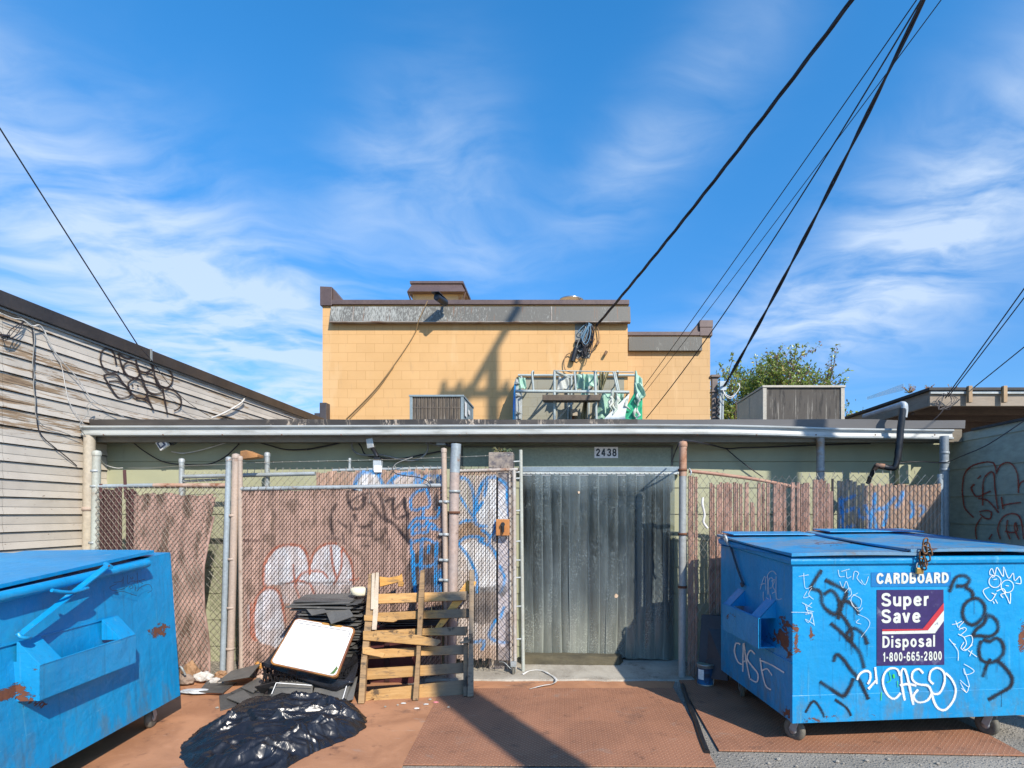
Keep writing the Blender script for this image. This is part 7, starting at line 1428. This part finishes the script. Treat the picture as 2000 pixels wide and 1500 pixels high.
for k in range(120):
    big = k < 44
    ang = rf_.gauss(.22, .22) if big else (rf_.gauss(.25, .5) if k < 80 else rf_.uniform(-1.5, 1.5)); L = rf_.uniform(.30, .85) if big else rf_.uniform(.07, .26)
    cxy = (cen.x + rf_.uniform(-.75, .75), cen.y + rf_.uniform(-.55, .55)); folds.append((cxy[0], cxy[1], math.cos(ang), math.sin(ang), L, rf_.uniform(.030, .062) if big else rf_.uniform(.014, .028), rf_.uniform(.045, .115) if big else rf_.uniform(.014, .034), rf_.uniform(.45, 2.2), rf_.uniform(-1.4, 1.4), big))
def bagh(x, y, r):
    env = max(0.0, 1 - r ** 5); h = .010 + env * (.05 * (1 - r * r) + .085 * max(0, y - 4.05) * (1 - r * .7))
    wx = x + .05 * mnoise.noise(Vector((x * 3.2, y * 3.2, 3))); wy = y + .06 * mnoise.noise(Vector((x * 3.2, y * 3.2, 7))); m = s_ = 0.0
    for fx, fy, c, s, L, w, a, asy, cv, big in folds:
        u = (wx - fx) * c + (wy - fy) * s
        if abs(u) > L: continue
        v = -(wx - fx) * s + (wy - fy) * c - cv * .22 * u * u / L
        q = abs(v) / (w * (asy if v > 0 else 1 / asy))
        if q > 2.4: continue
        k = a * (1 - (u / L) ** 2) * (1 - q / 2.4) ** 1.35
        if big: m = max(m, k) + .12 * min(m, k)
        else: s_ += k
    u_, v_ = wx * .97 + wy * .24, -wx * .24 + wy * .97; rg_ = .055 * max(0, ridged(Vector((u_ * 1.3, v_ * 4.6, 1)))) ** 4.5 + .018 * max(0, ridged(Vector((u_ * 2.6 + 4, v_ * 8 + 2, 5)))) ** 4
    return h + env * (m * .75 + rg_ + min(s_, .04) + .006 * mnoise.noise(Vector((x * 15, y * 19, 2))))
lead = [outline(2 * math.pi * j / NA) * (1 + .05 * mnoise.noise(Vector((math.cos(2 * math.pi * j / NA) * 6, math.sin(2 * math.pi * j / NA) * 6, 4))) + .02 * mnoise.noise(Vector((math.cos(2 * math.pi * j / NA) * 22, math.sin(2 * math.pi * j / NA) * 22, 4)))) for j in range(NA)]
for i in range(NR + 1):
    for j in range(NA):
        a = 2 * math.pi * j / NA; r = i / NR; rr_ = r * lead[j] * (1 + .02 * r * mnoise.noise(Vector((math.cos(a) * 5, math.sin(a) * 5, 2)))); x, y = cen.x + rr_ * math.cos(a), cen.y + rr_ * math.sin(a); vs.append((x, y, bagh(x, y, r) if i < NR else .012))
bag.add(vs, [(i * NA + j, (i + 1) * NA + j, (i + 1) * NA + (j + 1) % NA, i * NA + (j + 1) % NA) for i in range(NR) for j in range(NA)], smooth=True)
bmat, bt_, bb_, bco = newmat('bag_plastic'); c = mixc(bt_, sstep(bt_, noi(bt_, bco, 5, 7, .7), .54, .72), (.011, .011, .014), (.030, .029, .029)); cr1 = noi(bt_, mapv(bt_, bco, (1, 2, 1)), 6, 4, .5, 1.2); cr2 = nd(bt_, 'ShaderNodeTexVoronoi', {'Vector': bco, 'Scale': 9.0}, feature='DISTANCE_TO_EDGE').outputs[0]
setc(bt_, bb_, base=c, rough=nd(bt_, 'ShaderNodeMapRange', {'Value': noi(bt_, bco, 6, 5), 'From Min': .3, 'From Max': .7, 'To Min': .16, 'To Max': .42}).outputs[0], spec=.6, norm=bumpn(bt_, ma(bt_, 'ADD', cr1, ma(bt_, 'MULTIPLY', ma(bt_, 'MINIMUM', cr2, .10), 2.2)), .30, .02))
tag(bag.build('plastic_bag', bmat), 'crumpled glossy black plastic bag spread on the rusty ground in front of the tiles', 'plastic bag')
# paint can and black board by the right dumpster
pc = thing('paint_can', 'blue labelled metal paint can standing behind the right dumpster corner', 'paint can', PG(1382, 1341, .016)); c = PG(1382, 1341, .016); c.y += .075; r0 = .079
cn = MB().lathe(c, [(.0, 0), (r0, 0), (r0 * 1.03, .004), (r0, .010), (r0, .185), (r0 * 1.04, .19), (r0 * 1.04, .2), (r0 * .95, .2), (r0 * .93, .188), (.0, .19)], 32); cn.build('can', M('can_metal', (.45, .45, .42), (.30, .29, .26), 6, .35, .6, .05, 40), pc)
cl, clt, clb, clo = newmat('can_label'); z = nd(clt, 'ShaderNodeSeparateXYZ', {0: clo}).outputs[2]; setc(clt, clb, base=mixc(clt, sstep(clt, noi(clt, clo, 18, 4), .45, .55), mixc(clt, sstep(clt, z, .02, .10), (.01, .14, .32), (.012, .03, .07)), (.01, .06, .13)), rough=.4)
MB().lathe(c, [(r0 * 1.006, .014), (r0 * 1.006, .165)], 32).build('label_wrap', cl, pc)
def canpatch(a0, a1, z0, z1, nm, mat):
    mb = MB(); n = 8; vs = [c + Vector((r0 * 1.014 * math.sin(a), -r0 * 1.014 * math.cos(a), z_)) for z_ in (z0, z1) for a in np.linspace(a0, a1, n)]; mb.add(vs, [(k, k + 1, n + k + 1, n + k) for k in range(n - 1)], smooth=True); return mb.build(nm, mat, pc)
canpatch(-1.25, -.45, .06, .155, 'paper_note', M_white); canpatch(.75, 1.3, .02, .15, 'paper_note', M_white); canpatch(-.35, .25, .085, .12, 'label_stripe', M('label_dark', (.02, .03, .05), (.02, .03, .05)))
MB().lathe(c, [(.0, .192), (r0 * .55, .193), (r0 * .75, .196), (r0 * .93, .197)], 24).build('paint_skin', M('paint_grey_green', (.27, .29, .20), (.22, .24, .17), 6, .4), pc)
mb = MB().prism([P(1362, 1322, 5.30), P(1421, 1330, 5.05), P(1421, 1204, 5.30), P(1370, 1200, 5.42)], (.02, .02, 0)); tag(mb.build('leaning_sheet', M('black_panel', (.02, .022, .03), (.032, .033, .04), 3, .5, 0, .05, 20), bevel=.003), 'black flat sheet leaning between the right fence and dumpster', 'sheet')
# litter near the left dumpster and in front of the door
random.seed(40)
def lump(c, sx_, sy_, sz_, mat, label, nm, cat='litter', sharp=.35, group=None):
    bm = bmesh.new(); bmesh.ops.create_icosphere(bm, subdivisions=3, radius=1); me = bpy.data.meshes.new(nm); o1 = Vector((random.uniform(0, 9), 0, 0))
    for v in bm.verts:
        k = 1 + sharp * mnoise.noise(v.co * 1.6 + o1) + sharp * .7 * mnoise.noise(v.co * 4 + o1); q = v.co * k; v.co = Vector((q.x * sx_, q.y * sy_, max(q.z * sz_, -sz_ * .4))) + Vector(c) + Vector((0, 0, sz_ * .4))
    bm.to_mesh(me); bm.free(); return tag(link_mesh(nm, me, mat), label, cat, group)
M_paper = M('dirty_paper', (.60, .58, .54), (.44, .42, .39), 8, .8, 0, .4, 50, dirt=(.3, .22, .16), dsc=6, dlo=.55, dhi=.7); M_card = M('brown_card', (.36, .21, .11), (.28, .16, .085), 8, .8, 0, .3, 50)
lump(PG(372, 1322, .03), .075, .06, .10, M_card, 'orange brown crumpled card by the left fence slats', 'crumpled_card'); lump(PG(362, 1334, .03), .08, .05, .06, M('grey_brown_cloth', (.30, .22, .17), (.22, .165, .13), 9, .9, 0, .5, 60), 'grey brown rag right beside the left dumpster corner', 'rag'); lump(PG(398, 1328, .04), .085, .05, .055, M_paper, 'white crumpled paper bundle leaning on the slats', 'crumpled_paper')
lump(PG(380, 1352, .03), .15, .05, .02, M('blue_white_cloth', (.52, .55, .57), (.40, .43, .46), 6, .8, 0, .4, 40), 'flat pale blue cloth on the ground beside the left dumpster', 'cloth'); lump(PG(422, 1334, .03), .07, .04, .035, M_paper, 'small pale paper scrap between rag and tiles', 'paper_scrap'); lump(PG(432, 1322, .03), .06, .05, .045, M_card, 'brick brown chunk at the foot of the three posts', 'brick_chunk')
lump(PG(505, 1305, .10), .045, .03, .05, M('orange_scrap', (.55, .27, .06), (.48, .22, .05), 8), 'bright orange scrap wedged by the crate corner', 'orange_scrap'); lump(PG(508, 1328, .05), .04, .03, .035, M('pink_scrap', (.50, .36, .27), (.44, .3, .22), 8), 'pale pink scrap below the orange scrap', 'pink_scrap'); lump(PG(476, 1305, .02), .05, .04, .04, M_card, 'brown leaf litter under the graffiti panel', 'leaf_litter')
hp_ = MB(); hp_.tube(smooth3([PG(345, 1318, .02), P(352, 1302, 5.2), P(362, 1318, 5.2)], 6), .010, 6); tag(hp_.build('bent_wire', M_galv), 'bent grey wire end sticking up beside the left dumpster', 'wire')
def ribbon_strap(px, w, label, mat=M_whitewire):
    pts = smooth3([PG(x, y, z) for x, y, z in px], 8); mb = MB(); vs = []
    for i, p in enumerate(pts):
        d = (pts[min(i + 1, len(pts) - 1)] - pts[max(i - 1, 0)]).normalized(); s_ = d.cross(Vector((0, 0, 1))); s_ = s_.normalized() if s_.length > 1e-5 else Vector((1, 0, 0)); ww = w * (.35 + .65 * abs(math.sin(i * .22 + .6))); vs += [p + s_ * ww, p - s_ * ww + Vector((0, 0, .004))]
    mb.add(vs, [(2 * i, 2 * i + 2, 2 * i + 3, 2 * i + 1) for i in range(len(pts) - 1)], smooth=True); o = mb.build('plastic_strap', mat); s_ = o.modifiers.new('thick', 'SOLIDIFY'); s_.thickness = .003; return tag(o, label, 'strap')
ribbon_strap([(1021, 1317, .028), (1034, 1310, .03), (1056, 1309, .03), (1072, 1316, .035), (1086, 1327, .03), (1080, 1335, .028), (1058, 1339, .026), (1034, 1346, .02)], .013, 'white plastic strap curled on the concrete in front of the doorway')
for k, (x, y, mt_, lb_) in enumerate(((851, 1372, M('pink_bit', (.62, .20, .22), (.55, .2, .2), 8), 'pink scrap of plastic by the pallet foot'), (814, 1384, M_whitewire, 'yellowish paper curl on the rusty plate before the pallet'), (788, 1374, M_paper, 'tiny white paper bit at the bottom slat of the pallet'), (832, 1376, M_paper, 'thin white sliver of plastic before the pallet'))):
    lump(PG(x, y, .014), .022, .012, .006, mt_, lb_, 'plastic_scrap')
random.seed(77); gv = []
M_peb = M('pebble', (.36, .33, .28), (.24, .22, .19), 10, .9)
for k in range(46):
    x = random.uniform(1.1, 3.9); y = random.uniform(3.40, 3.68)
    if k > 34: x, y = random.uniform(-2.9, -.9), random.uniform(4.6, 5.2)
    s_ = random.uniform(.006, .015); lump((x, y, .004 if k <= 34 else .014), s_, s_ * .8, s_ * .7, M_peb, 'pale pebble on the asphalt before the right dumpster' if k <= 34 else 'small pale chip of debris on the rusty ground by the tiles', 'pebble', 'pebble', .3, 'pebbles on the asphalt' if k <= 34 else 'debris chips near the tiles')
# ------------------------------------------------------------------ utility poles (outside the frame) and overhead wires
PXY = Vector((5.54, 1.35)); HP = 15.3
up_ = thing('utility_pole', 'tall wooden utility pole with crossarms standing right of the right dumpster', 'utility pole', (PXY.x, PXY.y, 0))
M_pole = M('pole_wood', (.20, .14, .095), (.14, .10, .07), 5, .85, 0, .4, 40, stretch=(1, 1, .1))
MB().tube([(PXY.x, PXY.y, 0), (PXY.x, PXY.y, HP)], [.165, .12], 20).build('shaft', M_pole, up_)
zc = 5.1 + .93 * 11.05; zl = 4.14 + .93 * 11.05
MB().beam((PXY.x + .17, PXY.y - 1.25, zc), (PXY.x - .1, PXY.y + 1.0, zc), .14, .11).build('crossarm', M_pole, up_, .006); MB().beam((PXY.x - 1.2, PXY.y, zl), (PXY.x + .4, PXY.y, zl), .14, .11).build('crossarm', M_pole, up_, .006)
for dx, dy, z in ((.16, -1.15, zc), (-.09, .92, zc), (-1.1, 0, zl), (-.75, 0, zl), (.3, 0, zl)): MB().lathe((PXY.x + dx, PXY.y + dy, z + .07), [(.05, 0), (.07, .06), (.045, .1), (.07, .14), (.04, .2), (0, .22)], 12).build('insulator', M_greymetal, up_)
sp_ = thing('utility_pole', 'short thick wooden stub pole added behind the camera to cast the ground shadow', 'utility pole', (3.2, -1.48, 0)); MB().tube([(3.2, -1.48, 0), (3.2, -1.48, 6.9)], [.20, .185], 20).build('shaft', M_pole, sp_)  # added out of view, stands in for whatever throws the diagonal ground shadow
MB().lathe((3.2, -1.48, 6.9), [(.2, 0), (.21, .02), (.0, .05)], 20).build('cap', M_galv, sp_)
lp_ = thing('utility_pole', 'wooden utility pole close to the clapboard building beyond the left edge', 'utility pole', (-4.75, -.3, 0)); MB().tube([(-4.75, -.3, 0), (-4.75, -.3, 10.2)], [.15, .12], 18).build('shaft', M_pole, lp_); MB().lathe((-4.75, -.3, 10.2), [(.125, 0), (.13, .02), (0, .05)], 16).build('cap', M_galv, lp_)
def wire(label, A_, pole, k, zy, sag, r, twist=0, dx=0.0):
    """from A_ to a pole so that the line crosses the direction (k, zy) seen in the photo"""
    A_ = Vector(A_); px_, py_ = pole; DX, DY = px_ - A_.x, py_ - A_.y; s = (k * A_.y - A_.x) / (DX - k * DY); y = A_.y + s * DY; z = H + zy * y
    Zp = A_.z + (z + 4 * sag * s * (1 - s) - A_.z) / s; n = 60; pts = []
    for i in range(n + 1): q = i / n; pts.append(Vector((A_.x + DX * q, A_.y + DY * q, A_.z + (Zp - A_.z) * q - 4 * sag * q * (1 - q))))
    mb = MB()
    if not twist: mb.tube(pts, r, 6)
    else:
        for w in range(twist):
            mb.tube([p + Vector((math.cos(i * .8 + w * 6.283 / twist), math.sin(i * .8 + w * 6.283 / twist) * .3, math.sin(i * .8 + w * 6.283 / twist))) * r * .95 for i, p in enumerate(pts)], r, 6)
    return tag(mb.build('overhead_wire', M_blackwire), label, 'wire', 'overhead wires')
K = lambda px: (px - CX) / S
Zk = lambda py: (CY - py) / S
wire('thick twisted overhead cable from the yellow wall to the top of the photo, leftmost', P(1165, 636, YF - .15), PXY, K(1664), Zk(0), .30, .016, 3)
wire('thin overhead wire ending on the wing of the yellow wall, upper one', P(1254, 760, WY - 1.0), PXY, K(1790), Zk(0), .12, .0075)
wire('thin overhead wire ending on the wing of the yellow wall, lower one', P(1258, 768, WY - 1.0), PXY, K(1838), Zk(0), .12, .006)
wire('medium overhead wire crossing the corner of the yellow wing down to the low roof', P(1262, 817, 12.2), PXY, K(1799), Zk(0), .75, .010)
wire('thick twisted overhead cable running down to the service mast', P(1413, 757, 11.4), PXY, K(1804), Zk(0), .55, .017, 2)
wire('overhead wire from the clapboard roof edge rising to the left', PX(271, 677, LX + .04), (-4.75, -.3), K(0), Zk(251), .10, .0065)
wire('overhead wire rising from the brown roof corner at right, upper one', P(1846, 778, 6.42), PXY, K(2000), Zk(564), .10, .007)
wire('overhead wire rising from the brown roof corner at right, lower one', P(1852, 775, 6.42), PXY, K(2000), Zk(582), .10, .006)
wire('low overhead wire at far right rising from the brown roof edge', P(1902, 757, 6.42), PXY, K(2000), Zk(678), .04, .006)
cl_ = thing('cable_knot', 'loose loops of thin cable at the corner of the beige fascia', 'cables', P(1850, 780, 6.4)); mb = MB(); random.seed(8)
for k in range(5): mb.tube(smooth3([P(1848 + random.uniform(-6, 10), 768, 6.42), P(1832 + random.uniform(-8, 8), 785, 6.40), P(1842 + random.uniform(-10, 10), 800, 6.38), P(1860 + random.uniform(-6, 14), 782, 6.40), P(1850, 766, 6.42)], 6), .0032, 5)
mb.tube(smooth3([P(1845, 795, 6.40), P(1838, 806, 6.36), P(1826, 818, 6.3), P(1808, 834, 6.1)], 6), .0035, 5); mb.build('strands', M_blackwire, cl_)
